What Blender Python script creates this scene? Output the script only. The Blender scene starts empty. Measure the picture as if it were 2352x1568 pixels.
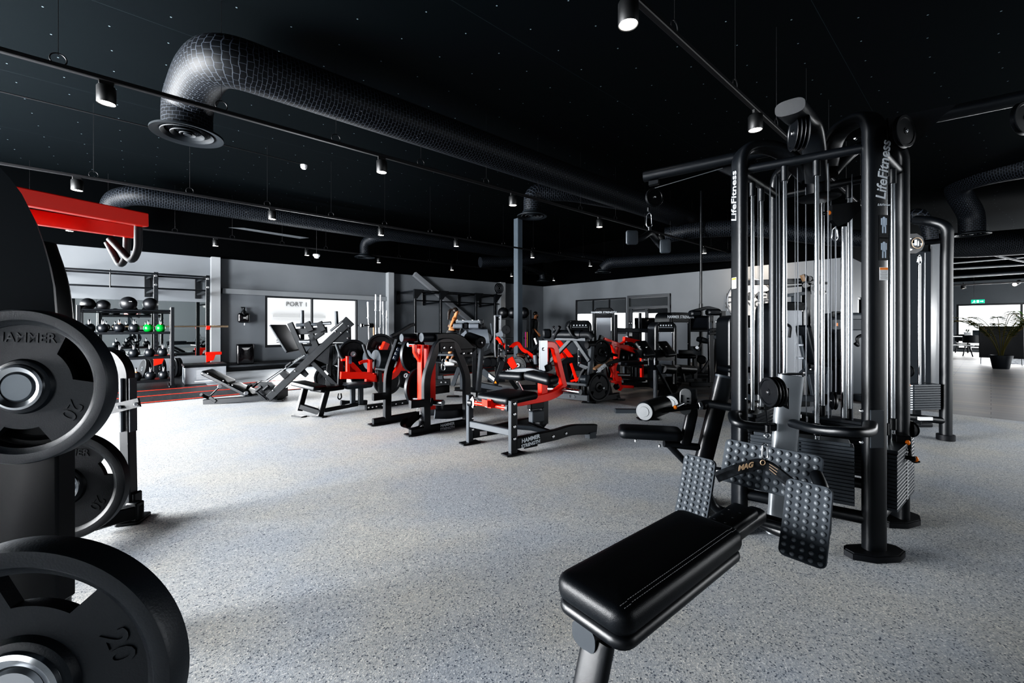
import bpy, math, random
from mathutils import Vector, Matrix
random.seed(7)
V = Vector
C = bpy.context.scene.collection
Z = V((0, 0, 1))
# ---- camera constants: a level lens at the origin, 1.22 m up; world X runs along the long wall, Y towards it
F, H, HX, HY = 970.0, 1.22, 1176.0, 747.0
FWD = V((.6613, .7501, 0)); RGT = V((.7501, -.6613, 0))
def L(lat, d, z=0): return RGT * lat + FWD * d + V((0, 0, z))
def dp(px, py, d): return L((px - HX) / F * d, d, H - (py - HY) / F * d)
def at(px, py, z=0): return dp(px, py, F * (H - z) / (py - HY))
def gnd(px, d, z=0): return L((px - HX) / F * d, d, z)
def onY(px, py, Y):
    t = (px - HX) / F; return dp(px, py, Y / (FWD.y + t * RGT.y))
def onX(px, py, X):
    t = (px - HX) / F; return dp(px, py, X / (FWD.x + t * RGT.x))
class Plane:
    """vertical plane through two points; call with a sight line to get the point where it meets the plane"""
    def __init__(s, a, b, crop=None):
        s.o = a.copy(); u = b - a; u.z = 0; s.u = u.normalized(); s.n = V((-s.u.y, s.u.x, 0))
        if s.n.dot(s.o) < 0: s.n = -s.n          # normal points away from the viewer
        s.crop = crop
    def __call__(s, x, y, off=0.0):
        if s.crop: x, y = s.crop[0] + x / s.crop[2], s.crop[1] + y / s.crop[2]
        r = dp(x, y, 1.0) - V((0, 0, H)); k = (s.o.dot(s.n) + off) / r.dot(s.n)
        return V((0, 0, H)) + r * k
# ---- mesh builder
def fillet(pts, r, n=5):
    pts = [V(p) for p in pts]; out = [pts[0]]
    for i in range(1, len(pts) - 1):
        a, b, c = pts[i - 1], pts[i], pts[i + 1]
        u, w = (a - b), (c - b); k = min(r, u.length * .48, w.length * .48)
        u.normalize(); w.normalize()
        if u.dot(w) < -.995: out.append(b); continue
        p, q = b + u * k, b + w * k
        for j in range(n + 1):
            t = j / n; out.append(p * (1 - t) ** 2 + b * 2 * t * (1 - t) + q * t * t)
    out.append(pts[-1]); return out
def rectprof(w, h, c):
    a, b = w / 2, h / 2; c = min(c, a * .6, b * .6)
    return [(a - c, -b), (a, -b + c), (a, b - c), (a - c, b), (-a + c, b), (-a, b - c), (-a, -b + c), (-a + c, -b)]
def ovalprof(w, h, n=20, e=.75):
    r = []
    for i in range(n):
        t = 2 * math.pi * i / n; c, s = math.cos(t), math.sin(t)
        r.append((w / 2 * math.copysign(abs(c) ** e, c), h / 2 * math.copysign(abs(s) ** e, s)))
    return r
class MB:
    def __init__(s): s.v = []; s.f = []; s.uv = None
    def add(s, vs, fs):
        k = len(s.v); s.v += [V(x) for x in vs]; s.f += [tuple(i + k for i in f) for f in fs]; return s
    def sweep(s, pts, prof, up=None, cap=True, closed=False, radii=None):
        pts = [V(p) for p in pts]; n = len(pts); m = len(prof); tv = []
        for i in range(n):
            if closed: a = (pts[i] - pts[i - 1]).normalized(); b = (pts[(i + 1) % n] - pts[i]).normalized()
            else:
                a = (pts[i] - pts[i - 1]).normalized() if i else None
                b = (pts[i + 1] - pts[i]).normalized() if i < n - 1 else None
                a = a or b; b = b or a
            t = (a + b)
            t = t.normalized() if t.length > 1e-6 else a
            tv.append((t, 1 / max(.35, math.sqrt(max(.01, (1 + a.dot(b)) / 2)))))
        rings = []; u0 = up
        if u0 is None:
            u0 = Z if abs(tv[0][0].z) < .9 else V((1, 0, 0))
        for i in range(n):
            t, k = tv[i]; a = t.cross(u0)
            if a.length < 1e-4: a = t.cross(V((1, .3, .2)))
            a.normalize(); b = a.cross(t).normalized()
            if up is None: u0 = b; k = 1
            q = radii[i] if radii else 1
            rings.append([pts[i] + a * (x * k * q) + b * (y * q) for x, y in prof])
        vs = [p for r in rings for p in r]; fs = []
        for i in range(n if closed else n - 1):
            j = (i + 1) % n
            for e in range(m):
                g = (e + 1) % m; fs.append((i * m + e, j * m + e, j * m + g, i * m + g))
        if cap and not closed: fs.append(tuple(range(m))); fs.append(tuple((n - 1) * m + i for i in range(m - 1, -1, -1)))
        return s.add(vs, fs)
    def bar(s, p, q, w, h=None, up=Z, c=.006): return s.sweep([p, q], rectprof(w, h or w, c), up)
    def flat(s, pts, w, th, N, r=0, c=.006, n=5):
        return s.sweep(fillet(pts, r, n) if r else pts, rectprof(w, th, c), N)
    def oval(s, pts, w, h, up=None, r=0, n=20, e=.75, fn=6): return s.sweep(fillet(pts, r, fn) if r else pts, ovalprof(w, h, n, e), up)
    def tube(s, pts, rad, n=12, r=0, fn=5):
        return s.sweep(fillet(pts, r, fn) if r else pts, [(rad * math.cos(2 * math.pi * i / n), rad * math.sin(2 * math.pi * i / n)) for i in range(n)])
    def lathe(s, o, ax, prof, n=32, a0=0, a1=2 * math.pi):
        ax = V(ax).normalized(); u = ax.cross(Z if abs(ax.z) < .9 else V((1, 0, 0))).normalized(); w = ax.cross(u)
        full = abs(a1 - a0) > 6.28; m = n if full else n + 1; vs = []
        for i in range(m):
            t = a0 + (a1 - a0) * i / n; r = u * math.cos(t) + w * math.sin(t)
            vs += [o + r * p[0] + ax * p[1] for p in prof]
        k = len(prof); fs = []
        for i in range(n):
            j = (i + 1) % m
            for e in range(k - 1): fs.append((i * k + e, j * k + e, j * k + e + 1, i * k + e + 1))
        return s.add(vs, fs)
    def cyl(s, p, q, r, n=24, c=.003, r2=None):
        p, q = V(p), V(q); l = (q - p).length; r2 = r2 or r; c = min(c, r * .4, l * .3)
        return s.lathe(p, q - p, [(.0001, 0), (r - c, 0), (r, c), (r2, l - c), (r2 - c, l), (.0001, l)], n)
    def ring(s, o, ax, R, r, n=32, m=8, sq=1.0):
        return s.lathe(o, ax, [(R + r * math.cos(2 * math.pi * i / m), r * sq * math.sin(2 * math.pi * i / m)) for i in range(m + 1)], n)
    def ball(s, o, r, n=20, sz=1.0, ax=Z):
        k = n // 2
        return s.lathe(o, ax, [(max(.0001, r * math.sin(math.pi * i / k)), -r * sz * math.cos(math.pi * i / k)) for i in range(k + 1)], n)
    def box(s, c, x, y, z, b=.004):
        """x, y, z: half-extent vectors; chamfered"""
        x, y, z = V(x), V(y), V(z)
        b = min(b, min(x.length, y.length, z.length) * .5); ly = y.length
        prof = rectprof(2 * x.length, 2 * z.length, b)
        xu, zu, yu = x.normalized(), z.normalized(), y.normalized(); vs = []
        lv = [(-ly, (x.length - b) / x.length, (z.length - b) / z.length), (-ly + b, 1, 1), (ly - b, 1, 1), (ly, (x.length - b) / x.length, (z.length - b) / z.length)]
        for yy, kx, kz in lv: vs += [c + yu * yy + xu * (px * kx) + zu * (pz * kz) for px, pz in prof]
        fs = []
        for i in range(3):
            for e in range(8):
                g = (e + 1) % 8; fs.append((i * 8 + e, (i + 1) * 8 + e, (i + 1) * 8 + g, i * 8 + g))
        fs += [tuple(range(8)), tuple(24 + i for i in range(7, -1, -1))]
        return s.add(vs, fs)
    def zbox(s, c, sx, sy, sz, rot=0, b=.004):
        """box standing on point c"""
        ca, sa = math.cos(rot), math.sin(rot)
        return s.box(V(c) + Z * sz / 2, V((ca, sa, 0)) * sx / 2, V((-sa, ca, 0)) * sy / 2, Z * sz / 2, b)
    def pad(s, o, u, v, w, l, t, rc=.03, rb=.02, crown=.006, nc=5):
        """cushion: o centre of the underside, u/v unit in-plane axes, normal u x v, size w x l, thickness t"""
        u, v = V(u).normalized(), V(v); v = (v - u * v.dot(u)).normalized(); n = u.cross(v)
        rb = min(rb, t * .48); rc = min(rc, w * .49, l * .49)
        lay = []
        for j in range(4):
            a = math.pi / 2 * j / 3; lay.append((rb * (1 - math.sin(a)), rb * (1 - math.cos(a))))
        for j in range(4):
            a = math.pi / 2 * j / 3; lay.append((rb * (1 - math.cos(a)), t - rb + rb * math.sin(a)))
        lay.append((rb + (min(w, l) / 2 - rb) * .4, t + crown * .8)); lay.append((rb + (min(w, l) / 2 - rb) * .75, t + crown))
        vs = []; m = 4 * (nc + 1)
        for ins, h in lay:
            a, b = w / 2 - ins, l / 2 - ins; r = max(rc - ins, .002); r = min(r, a * .98, b * .98)
            for q, (sx, sy) in enumerate(((1, 1), (-1, 1), (-1, -1), (1, -1))):
                for j in range(nc + 1):
                    g = math.pi / 2 * (q + j / nc)
                    vs.append(o + u * (sx * (a - r) + r * math.cos(g)) + v * (sy * (b - r) + r * math.sin(g)) + n * h)
        fs = []
        for i in range(len(lay) - 1):
            for e in range(m):
                g = (e + 1) % m; fs.append((i * m + e, i * m + g, (i + 1) * m + g, (i + 1) * m + e))
        fs += [tuple(range(m - 1, -1, -1)), tuple((len(lay) - 1) * m + i for i in range(m))]
        return s.add(vs, fs)
    def prism(s, pts, th, c=0):
        pts = [V(p) for p in pts]; th = V(th); m = len(pts); vs = pts + [p + th for p in pts]
        fs = [tuple(range(m)), tuple(range(2 * m - 1, m - 1, -1))]
        for e in range(m): g = (e + 1) % m; fs.append((e, e + m, g + m, g))
        return s.add(vs, fs)
    def quad(s, a, b, c, d): return s.add([a, b, c, d], [(0, 1, 2, 3)])
def _mesh(name, mb, mat, org, ang=35):
    me = bpy.data.meshes.new(name)
    me.from_pydata([tuple(p - org) for p in mb.v], [], mb.f); me.validate()
    import bmesh
    bm = bmesh.new(); bm.from_mesh(me); bmesh.ops.recalc_face_normals(bm, faces=bm.faces); bm.to_mesh(me); bm.free()
    for p in me.polygons: p.use_smooth = True
    me.set_sharp_from_angle(angle=math.radians(ang))
    me.materials.append(mat); return me
ORG = {}
def thing(name, label, cat, loc, group=None):
    o = bpy.data.objects.new(name, None); C.objects.link(o); o.location = loc; o.empty_display_size = .1
    o['label'] = label; o['category'] = cat
    if group: o['group'] = group
    ORG[o.name] = V(loc); return o
def part(name, mb, mat, parent, label=None, kind=None, ang=35):
    org = ORG[parent.name]; o = bpy.data.objects.new(name, _mesh(name, mb, mat, org, ang)); C.objects.link(o); o.parent = parent
    if label: o['label'] = label
    if kind: o['kind'] = kind
    ORG[o.name] = org; return o
def solo(name, mb, mat, label, cat, loc, group=None, kind=None, ang=35):
    loc = V(loc); o = bpy.data.objects.new(name, _mesh(name, mb, mat, loc, ang)); C.objects.link(o); o.location = loc
    o['label'] = label; o['category'] = cat
    if group: o['group'] = group
    if kind: o['kind'] = kind
    ORG[o.name] = loc; return o
def struct(name, mb, mat, parent=None, ang=35):
    o = bpy.data.objects.new(name, _mesh(name, mb, mat, V((0, 0, 0)), ang)); C.objects.link(o); ORG[o.name] = V((0, 0, 0))
    if parent: o.parent = parent
    else: o['kind'] = 'structure'
    return o
def dup(root, loc, label=None, rotz=0, scale=None):
    r = root.copy(); C.objects.link(r); r.location = loc; r.rotation_euler.z = rotz
    if scale: r.scale = (scale,) * 3
    if label: r['label'] = label
    ORG[r.name] = V(loc)
    def rec(a, b):
        for ch in list(a.children):
            c = ch.copy(); C.objects.link(c); c.parent = b; rec(ch, c)
    rec(root, r); return r
def text(name, s, o, u, v, size, mat, parent, ext=.0008, align='CENTER', shear=0, bold=0, label=None):
    """lettering as a mesh part lying on a surface: o centre, u reading direction, v up"""
    cu = bpy.data.curves.new(name, 'FONT'); cu.body = s; cu.size = size; cu.extrude = ext; cu.align_x = align; cu.align_y = 'CENTER'
    cu.shear = shear; cu.offset = bold; cu.resolution_u = 3
    t = bpy.data.objects.new(name + '_tmp', cu); C.objects.link(t)
    bpy.context.view_layer.update()
    me = bpy.data.meshes.new_from_object(t.evaluated_get(bpy.context.evaluated_depsgraph_get())); bpy.data.objects.remove(t)
    u = V(u).normalized(); v = V(v).normalized(); n = u.cross(v); org = ORG[parent.name]
    M = Matrix(((u.x, v.x, n.x, o.x - org.x), (u.y, v.y, n.y, o.y - org.y), (u.z, v.z, n.z, o.z - org.z), (0, 0, 0, 1)))
    me.transform(M); me.materials.clear(); me.materials.append(mat)
    ob = bpy.data.objects.new(name, me); C.objects.link(ob); ob.parent = parent; ORG[ob.name] = org
    if label: ob['label'] = label
    return ob
# ---- materials
def mat(name, col, rough=.5, metal=0, bump=0, bscale=60, emit=None, spec=.5, coat=0, var=0, vscale=8, alpha=1, trans=0):
    m = bpy.data.materials.new(name); m.use_nodes = True; nt = m.node_tree; b = nt.nodes['Principled BSDF']
    b.inputs['Base Color'].default_value = (*col, 1); b.inputs['Roughness'].default_value = rough; b.inputs['Metallic'].default_value = metal
    b.inputs['Specular IOR Level'].default_value = spec; b.inputs['Coat Weight'].default_value = coat
    b.inputs['Transmission Weight'].default_value = trans
    if emit: b.inputs['Emission Color'].default_value = (*emit[0], 1); b.inputs['Emission Strength'].default_value = emit[1]
    if bump or var:
        tc = nt.nodes.new('ShaderNodeTexCoord'); nz = nt.nodes.new('ShaderNodeTexNoise'); nt.links.new(tc.outputs['Object'], nz.inputs['Vector'])
        nz.inputs['Scale'].default_value = bscale; nz.inputs['Detail'].default_value = 3
        if bump:
            bp = nt.nodes.new('ShaderNodeBump'); bp.inputs['Strength'].default_value = bump; bp.inputs['Distance'].default_value = .002
            nt.links.new(nz.outputs['Fac'], bp.inputs['Height']); nt.links.new(bp.outputs['Normal'], b.inputs['Normal'])
        if var:
            n2 = nt.nodes.new('ShaderNodeTexNoise'); n2.inputs['Scale'].default_value = vscale; nt.links.new(tc.outputs['Object'], n2.inputs['Vector'])
            rp = nt.nodes.new('ShaderNodeValToRGB'); nt.links.new(n2.outputs['Fac'], rp.inputs['Fac'])
            rp.color_ramp.elements[0].position = .35; rp.color_ramp.elements[1].position = .65
            rp.color_ramp.elements[0].color = (*[c * (1 - var) for c in col], 1); rp.color_ramp.elements[1].color = (*[min(1, c * (1 + var)) for c in col], 1)
            nt.links.new(rp.outputs['Color'], b.inputs['Base Color'])
    return m
BLACK = mat('black_powder_coat', (.0065, .008, .010), .38, bump=.15, bscale=900)
BLACK2 = mat('black_satin_steel', (.005, .006, .0075), .40, bump=.08, bscale=900, spec=.35)
SOFTB = mat('black_vinyl', (.007, .0085, .0105), .42, bump=.3, bscale=420, spec=.3)
GREYP = mat('charcoal_paint', (.038, .045, .053), .55, bump=.1, bscale=700)
GREYV = mat('grey_vinyl', (.03, .036, .043), .45, bump=.3, bscale=400, spec=.3)
RED = mat('red_powder_coat', (.80, .022, .006), .38, bump=.08, bscale=800, coat=.2)
CHROME = mat('chrome', (.48, .50, .52), .18, 1)
STEEL = mat('brushed_steel', (.55, .57, .60), .32, 1)
BOLT = mat('zinc_bolt', (.75, .76, .78), .25, 1)
RUBBER = mat('black_rubber', (.009, .010, .012), .55, bump=.3, bscale=300, spec=.3)
PLATEM = mat('plate_rubber', (.0062, .0078, .0100), .46, bump=.25, bscale=350, spec=.35)
WHITE = mat('white_label', (.8, .82, .84), .5)
SILVER = mat('silver_lettering', (.62, .66, .70), .35, .4)
GOLD = mat('gold_lettering', (.62, .45, .30), .5)
ORANGE = mat('orange_plastic', (.95, .27, .02), .35)
GREENK = mat('green_enamel', (.0, .30, .045), .3, coat=.4)
KBM = mat('kettlebell_black', (.014, .0165, .02), .38, bump=.15, bscale=300)
CAGREY = mat('slate_shroud', (.075, .085, .097), .4, bump=.05, bscale=200)
BRUSH = mat('brushed_panel', (.42, .45, .49), .35, .6)
CABLE = mat('coated_cable', (.16, .17, .185), .3, .6)
def split_part(name, mb, mat, parent, label=None):
    """one object per connected piece of the builder's mesh"""
    par = list(range(len(mb.v)))
    def fd(i):
        while par[i] != i: par[i] = par[par[i]]; i = par[i]
        return i
    for f in mb.f:
        a = fd(f[0])
        for k in f[1:]: par[fd(k)] = a
    G = {}
    for f in mb.f: G.setdefault(fd(f[0]), []).append(f)
    for fs in G.values():
        m = MB(); mp = {}
        for f in fs:
            for i in f:
                if i not in mp: mp[i] = len(m.v); m.v.append(mb.v[i])
            m.f.append(tuple(mp[i] for i in f))
        part(name, m, mat, parent, label)
# ================= setting =================
def nodes(m): return m.node_tree.nodes, m.node_tree.links
def floor_mat():
    m = bpy.data.materials.new('flecked_rubber_floor'); m.use_nodes = True; N, K = nodes(m); b = N['Principled BSDF']
    tc = N.new('ShaderNodeTexCoord')
    vo = N.new('ShaderNodeTexVoronoi'); vo.inputs['Scale'].default_value = 190; K.new(tc.outputs['Object'], vo.inputs['Vector'])
    sp = N.new('ShaderNodeSeparateColor'); K.new(vo.outputs['Color'], sp.inputs[0])
    r = N.new('ShaderNodeValToRGB'); r.color_ramp.interpolation = 'CONSTANT'; K.new(sp.outputs[0], r.inputs[0])
    e = r.color_ramp.elements; e[0].position = 0; e[0].color = (.16, .175, .20, 1); e[1].position = .06; e[1].color = (.38, .395, .415, 1)
    for p, c in ((.22, (.50, .515, .53)), (.62, (.57, .575, .58)), (.82, (.64, .64, .63)), (.94, (.80, .79, .77))):
        x = e.new(p); x.color = (*c, 1)
    no = N.new('ShaderNodeTexNoise'); no.inputs['Scale'].default_value = 1.4; no.inputs['Detail'].default_value = 6; K.new(tc.outputs['Object'], no.inputs['Vector'])
    r2 = N.new('ShaderNodeValToRGB'); K.new(no.outputs['Fac'], r2.inputs[0]); r2.color_ramp.elements[0].position = .38; r2.color_ramp.elements[1].position = .62
    r2.color_ramp.elements[0].color = (.90, .94, 1.0, 1); r2.color_ramp.elements[1].color = (1.05, 1.03, .98, 1)
    mx = N.new('ShaderNodeMix'); mx.data_type = 'RGBA'; mx.blend_type = 'MULTIPLY'; mx.inputs[0].default_value = 1
    K.new(r.outputs[0], mx.inputs[6]); K.new(r2.outputs[0], mx.inputs[7]); K.new(mx.outputs[2], b.inputs['Base Color'])
    b.inputs['Roughness'].default_value = .62; b.inputs['Specular IOR Level'].default_value = .35
    bp = N.new('ShaderNodeBump'); bp.inputs['Strength'].default_value = .35; bp.inputs['Distance'].default_value = .001
    K.new(vo.outputs['Distance'], bp.inputs['Height']); K.new(bp.outputs[0], b.inputs['Normal']); return m
def plank_mat():
    m = bpy.data.materials.new('vinyl_plank_floor'); m.use_nodes = True; N, K = nodes(m); b = N['Principled BSDF']
    tc = N.new('ShaderNodeTexCoord'); br = N.new('ShaderNodeTexBrick'); K.new(tc.outputs['Object'], br.inputs['Vector'])
    mp = N.new('ShaderNodeMapping'); mp.inputs['Rotation'].default_value = (0, 0, math.pi / 2); K.new(tc.outputs['Object'], mp.inputs[0]); K.new(mp.outputs[0], br.inputs['Vector'])
    br.inputs['Scale'].default_value = 1; br.inputs['Brick Width'].default_value = 1.2; br.inputs['Row Height'].default_value = .25; br.inputs['Mortar Size'].default_value = .003
    br.inputs['Color1'].default_value = (.33, .30, .275, 1); br.inputs['Color2'].default_value = (.23, .235, .245, 1); br.inputs['Mortar'].default_value = (.08, .08, .08, 1)
    K.new(br.outputs['Color'], b.inputs['Base Color']); b.inputs['Roughness'].default_value = .5; b.inputs['Specular IOR Level'].default_value = .35; return m
def mat_mat():
    m = mat('black_gym_matting', (.02, .0215, .024), .42); N, K = nodes(m); b = N['Principled BSDF']
    tc = N.new('ShaderNodeTexCoord'); vo = N.new('ShaderNodeTexVoronoi'); vo.inputs['Scale'].default_value = 120; K.new(tc.outputs['Object'], vo.inputs['Vector'])
    sp = N.new('ShaderNodeSeparateColor'); K.new(vo.outputs['Color'], sp.inputs[0]); r = N.new('ShaderNodeValToRGB'); K.new(sp.outputs[0], r.inputs[0])
    r.color_ramp.interpolation = 'CONSTANT'; r.color_ramp.elements[0].color = (.016, .018, .021, 1); r.color_ramp.elements[1].position = .85; r.color_ramp.elements[1].color = (.10, .11, .12, 1)
    K.new(r.outputs[0], b.inputs['Base Color']); return m
def ceil_mat():
    m = bpy.data.materials.new('black_ceiling_boards'); m.use_nodes = True; N, K = nodes(m); b = N['Principled BSDF']
    tc = N.new('ShaderNodeTexCoord'); sx = N.new('ShaderNodeSeparateXYZ'); K.new(tc.outputs['Object'], sx.inputs[0])
    def mth(op, a, bb=None):
        n = N.new('ShaderNodeMath'); n.operation = op
        for i, q in enumerate((a, bb)):
            if q is None: continue
            if isinstance(q, (int, float)): n.inputs[i].default_value = q
            else: K.new(q, n.inputs[i])
        return n.outputs[0]
    u = mth('ABSOLUTE', mth('SUBTRACT', mth('FRACT', mth('MULTIPLY', sx.outputs[0], 1 / .5)), .5)); u = mth('MULTIPLY', u, .5)
    row = mth('FLOOR', mth('MULTIPLY', sx.outputs[0], 1 / .5)); sh = mth('MULTIPLY', mth('SINE', mth('MULTIPLY', row, 12.9)), .22)
    w = mth('MULTIPLY', mth('ABSOLUTE', mth('SUBTRACT', mth('FRACT', mth('MULTIPLY', mth('ADD', sx.outputs[1], sh), 1 / .55)), .5)), .55)
    d = mth('SQRT', mth('ADD', mth('MULTIPLY', u, u), mth('MULTIPLY', w, w))); dot = mth('LESS_THAN', d, .009)
    s = mth('ABSOLUTE', mth('SUBTRACT', mth('FRACT', mth('MULTIPLY', sx.outputs[1], 1 / 2.4)), .5)); seam = mth('LESS_THAN', s, .0009)
    mx = N.new('ShaderNodeMix'); mx.data_type = 'RGBA'; K.new(mth('MAXIMUM', dot, mth('MULTIPLY', seam, .12)), mx.inputs[0])
    mx.inputs[6].default_value = (.0058, .0078, .0090, 1); mx.inputs[7].default_value = (.15, .19, .21, 1); K.new(mx.outputs[2], b.inputs['Base Color'])
    b.inputs['Roughness'].default_value = .9; b.inputs['Specular IOR Level'].default_value = .04; return m
WALLP = mat('grey_wall_paint', (.155, .168, .182), .6, bump=.12, bscale=90, var=.04, vscale=1.2)
WALLD = mat('black_wall_paint', (.0028, .0034, .004), .8, spec=.05)
WALLL = mat('light_wall_paint', (.13, .14, .15), .6, bump=.1, bscale=90)
FRAMEB = mat('black_window_frame', (.012, .014, .017), .4)
GLASS = mat('window_glass', (1, 1, 1), 0, trans=1); GLASS.node_tree.nodes['Principled BSDF'].inputs['IOR'].default_value = 1.02
GLASSD = mat('tinted_glass', (.78, .82, .85), .02, trans=.95); GLASSD.node_tree.nodes['Principled BSDF'].inputs['IOR'].default_value = 1.1
ZC, ZW = 4.5, 2.98
def wall(name, p0, p1, z0, z1, holes, m, nrm, jamb=.16):
    """vertical wall from p0 to p1 with holes (s0, s1, z0, z1) in metres along it; nrm points into the room"""
    p0, p1 = V((*p0, 0)), V((*p1, 0)); ln = (p1 - p0).length; u = (p1 - p0) / ln; n = V((*nrm, 0)); mb = MB()
    ss = sorted({0, ln, *[h[0] for h in holes], *[h[1] for h in holes]}); zs = sorted({z0, z1, *[h[2] for h in holes], *[h[3] for h in holes]})
    P = lambda s, z, k=0: p0 + u * s - n * k + Z * z
    for a, b in zip(ss, ss[1:]):
        for c, d in zip(zs, zs[1:]):
            if any(h[0] <= (a + b) / 2 <= h[1] and h[2] <= (c + d) / 2 <= h[3] for h in holes): continue
            mb.quad(P(a, c), P(b, c), P(b, d), P(a, d)); mb.quad(P(a, c, jamb), P(b, c, jamb), P(b, d, jamb), P(a, d, jamb))
    for a, b, c, d in holes:
        for q in ((a, c, b, c), (b, c, b, d), (b, d, a, d), (a, d, a, c)):
            mb.quad(P(q[0], q[1]), P(q[2], q[3]), P(q[2], q[3], jamb), P(q[0], q[1], jamb))
    return struct(name, mb, m)
X0, X1, Y0, Y1, XE = -6.0, 13.7, -4.0, 13.4, 28.6
fl = MB().quad(V((X0, Y0, 0)), V((5.6, Y0, 0)), V((5.6, Y1, 0)), V((X0, Y1, 0))); fl.quad(V((5.6, Y0, 0)), V((8.4, Y0, 0)), V((8.4, 2.5, 0)), V((5.6, 2.5, 0))); fl.quad(V((5.6, 7.4, 0)), V((X1 + .2, 7.4, 0)), V((X1 + .2, Y1, 0)), V((5.6, Y1, 0)))
struct('floor', fl, floor_mat())
struct('floor_2', MB().quad(V((5.6, 2.5, 0)), V((XE, 2.5, 0)), V((XE, 7.4, 0)), V((5.6, 7.4, 0))).quad(V((8.4, Y0, 0)), V((XE, Y0, 0)), V((XE, 2.5, 0)), V((8.4, 2.5, 0))), plank_mat())
struct('floor_3', MB().quad(V((X1 + .2, 7.4, 0)), V((17.8, 7.4, 0)), V((17.8, 16.5, 0)), V((X1 + .2, 16.5, 0))), plank_mat())
struct('ceiling', MB().quad(V((X0, Y0, ZC)), V((XE, Y0, ZC)), V((XE, Y1, ZC)), V((X0, Y1, ZC))), ceil_mat())
# long wall, with the PORT window
w0 = onY(609, 680, Y1); w1 = onY(822, 687, Y1); WX0, WX1, WZ0, WZ1 = w0.x, w1.x, .60, 2.07
wall('wall_left', (X0, Y1), (X1, Y1), 0, ZW, [(WX0 - X0, WX1 - X0, WZ0, WZ1)], WALLP, (0, -1))
wall('wall_left_upper', (X0, Y1), (X1, Y1), ZW, ZC, [], WALLD, (0, -1))
# end wall with internal glazing and doorway
def yb(px, py=700): return onX(px, py, X1).y
G0, G1, D0, D1 = yb(1322), yb(1438), yb(1443), yb(1541); gz = onX(1322, 689, X1).z; dzt = onX(1443, 680, X1).z
wall('wall_back', (X1, Y1), (X1, 2.4), 0, ZW, [(Y1 - G0, Y1 - G1, .9, gz), (Y1 - D0, Y1 - D1, 0, dzt)], WALLP, (-1, 0))
wall('wall_back_upper', (X1, Y1), (X1, 2.4), ZW, ZC, [], WALLD, (-1, 0))
wall('wall_right', (X1, 2.4), (XE, 2.4), 0, ZW, [(1.0, 1.6, 1.1, 2.0)], WALLP, (0, -1), .1)
wall('wall_right_upper', (X1, 2.4), (XE, 2.4), ZW, ZC, [], WALLD, (0, -1), .1)
wall('wall_far', (XE, 2.4), (XE, Y0), 0, 3.25, [(.0 + 2.4 - onX(2197, 700, XE).y, 6.2, .12, 2.2)], WALLP, (-1, 0))
wall('wall_far_upper', (XE, 2.4), (XE, Y0), 3.25, ZC, [], WALLD, (-1, 0))
wall('wall_near', (X0, Y0), (XE, Y0), 0, ZC, [(10.5, 14.5, .3, 2.8), (15.2, 19.2, .3, 2.8), (24, 30, .3, 2.8)], WALLL, (0, 1))
wall('wall_side', (X0, Y0), (X0, Y1), 0, ZC, [(.9, 4.3, .3, 2.8), (7.8, 12.2, .1, 3.0), (12.6, 17.0, .1, 3.0)], WALLL, (1, 0))
# room behind the internal glazing
wall('wall_office', (17.6, 16.5), (17.6, 7.4), 0, 3.0, [(1.7, 4.6, .95, 1.78), (5.2, 7.2, .5, 1.78)], WALLP, (-1, 0))
struct('ceiling_office', MB().quad(V((X1 + .17, 7.4, 3)), V((17.6, 7.4, 3)), V((17.6, 16.5, 3)), V((X1 + .17, 16.5, 3))), WALLL)
wall('wall_office_side', (X1 + .17, 16.5), (17.6, 16.5), 0, 3, [], WALLP, (0, -1), .05)
# columns and rails on the long wall
def pilaster(px, w, name, dpt=.22, z1=ZC):
    x = onY(px, 700, Y1 - dpt).x; return struct(name, MB().box(V((x, Y1 - dpt / 2, z1 / 2)), V((w / 2, 0, 0)), V((0, dpt / 2 - .002, 0)), Z * (z1 / 2)), mat('pilaster_paint_' + name, (.27, .285, .30), .6))
PX1 = pilaster(496, .2, 'trim_1', z1=ZW); PX2 = pilaster(899, .2, 'trim_2', z1=ZW); PX3 = pilaster(1156, .25, 'trim_3', z1=ZW)
xa, xb = onY(510, 665, Y1).x, onY(893, 685, Y1).x
struct('trim_4', MB().bar(V((xa, Y1 - .05, onY(505, 668, Y1).z)), V((xb, Y1 - .05, onY(893, 687, Y1).z)), .09, .14), mat('rail_paint', (.22, .235, .25), .6))
pa, pb = onY(955, 632, Y1 - .1), onY(1110, 762, Y1 - .1)
struct('trim_5', MB().bar(pa + (pa - pb) * .02, pb + (pb - pa) * .35, .16, .16, V((0, 1, 0))), mat('brace_paint', (.21, .22, .235), .6))
struct('baseboard_left', MB().box(V(((X1 + X0) / 2, Y1 - .04, .05)), V(((X1 - X0) / 2, 0, 0)), V((0, .035, 0)), Z * .05), BLACK)
struct('trim_6', MB().box(V(((xa + xb) / 2, Y1 - .06, .2)), V(((xb - xa) / 2, 0, 0)), V((0, .05, 0)), Z * .03), BLACK)
# freestanding steel column
cp = gnd(1190, 13.0, 0); cm = MB()
cm.box(cp + Z * 2.25, V((.10, 0, 0)), V((0, .10, 0)), Z * 2.248, .01)
struct('trim_7', cm, mat('column_paint', (.085, .105, .125), .5))
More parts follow.
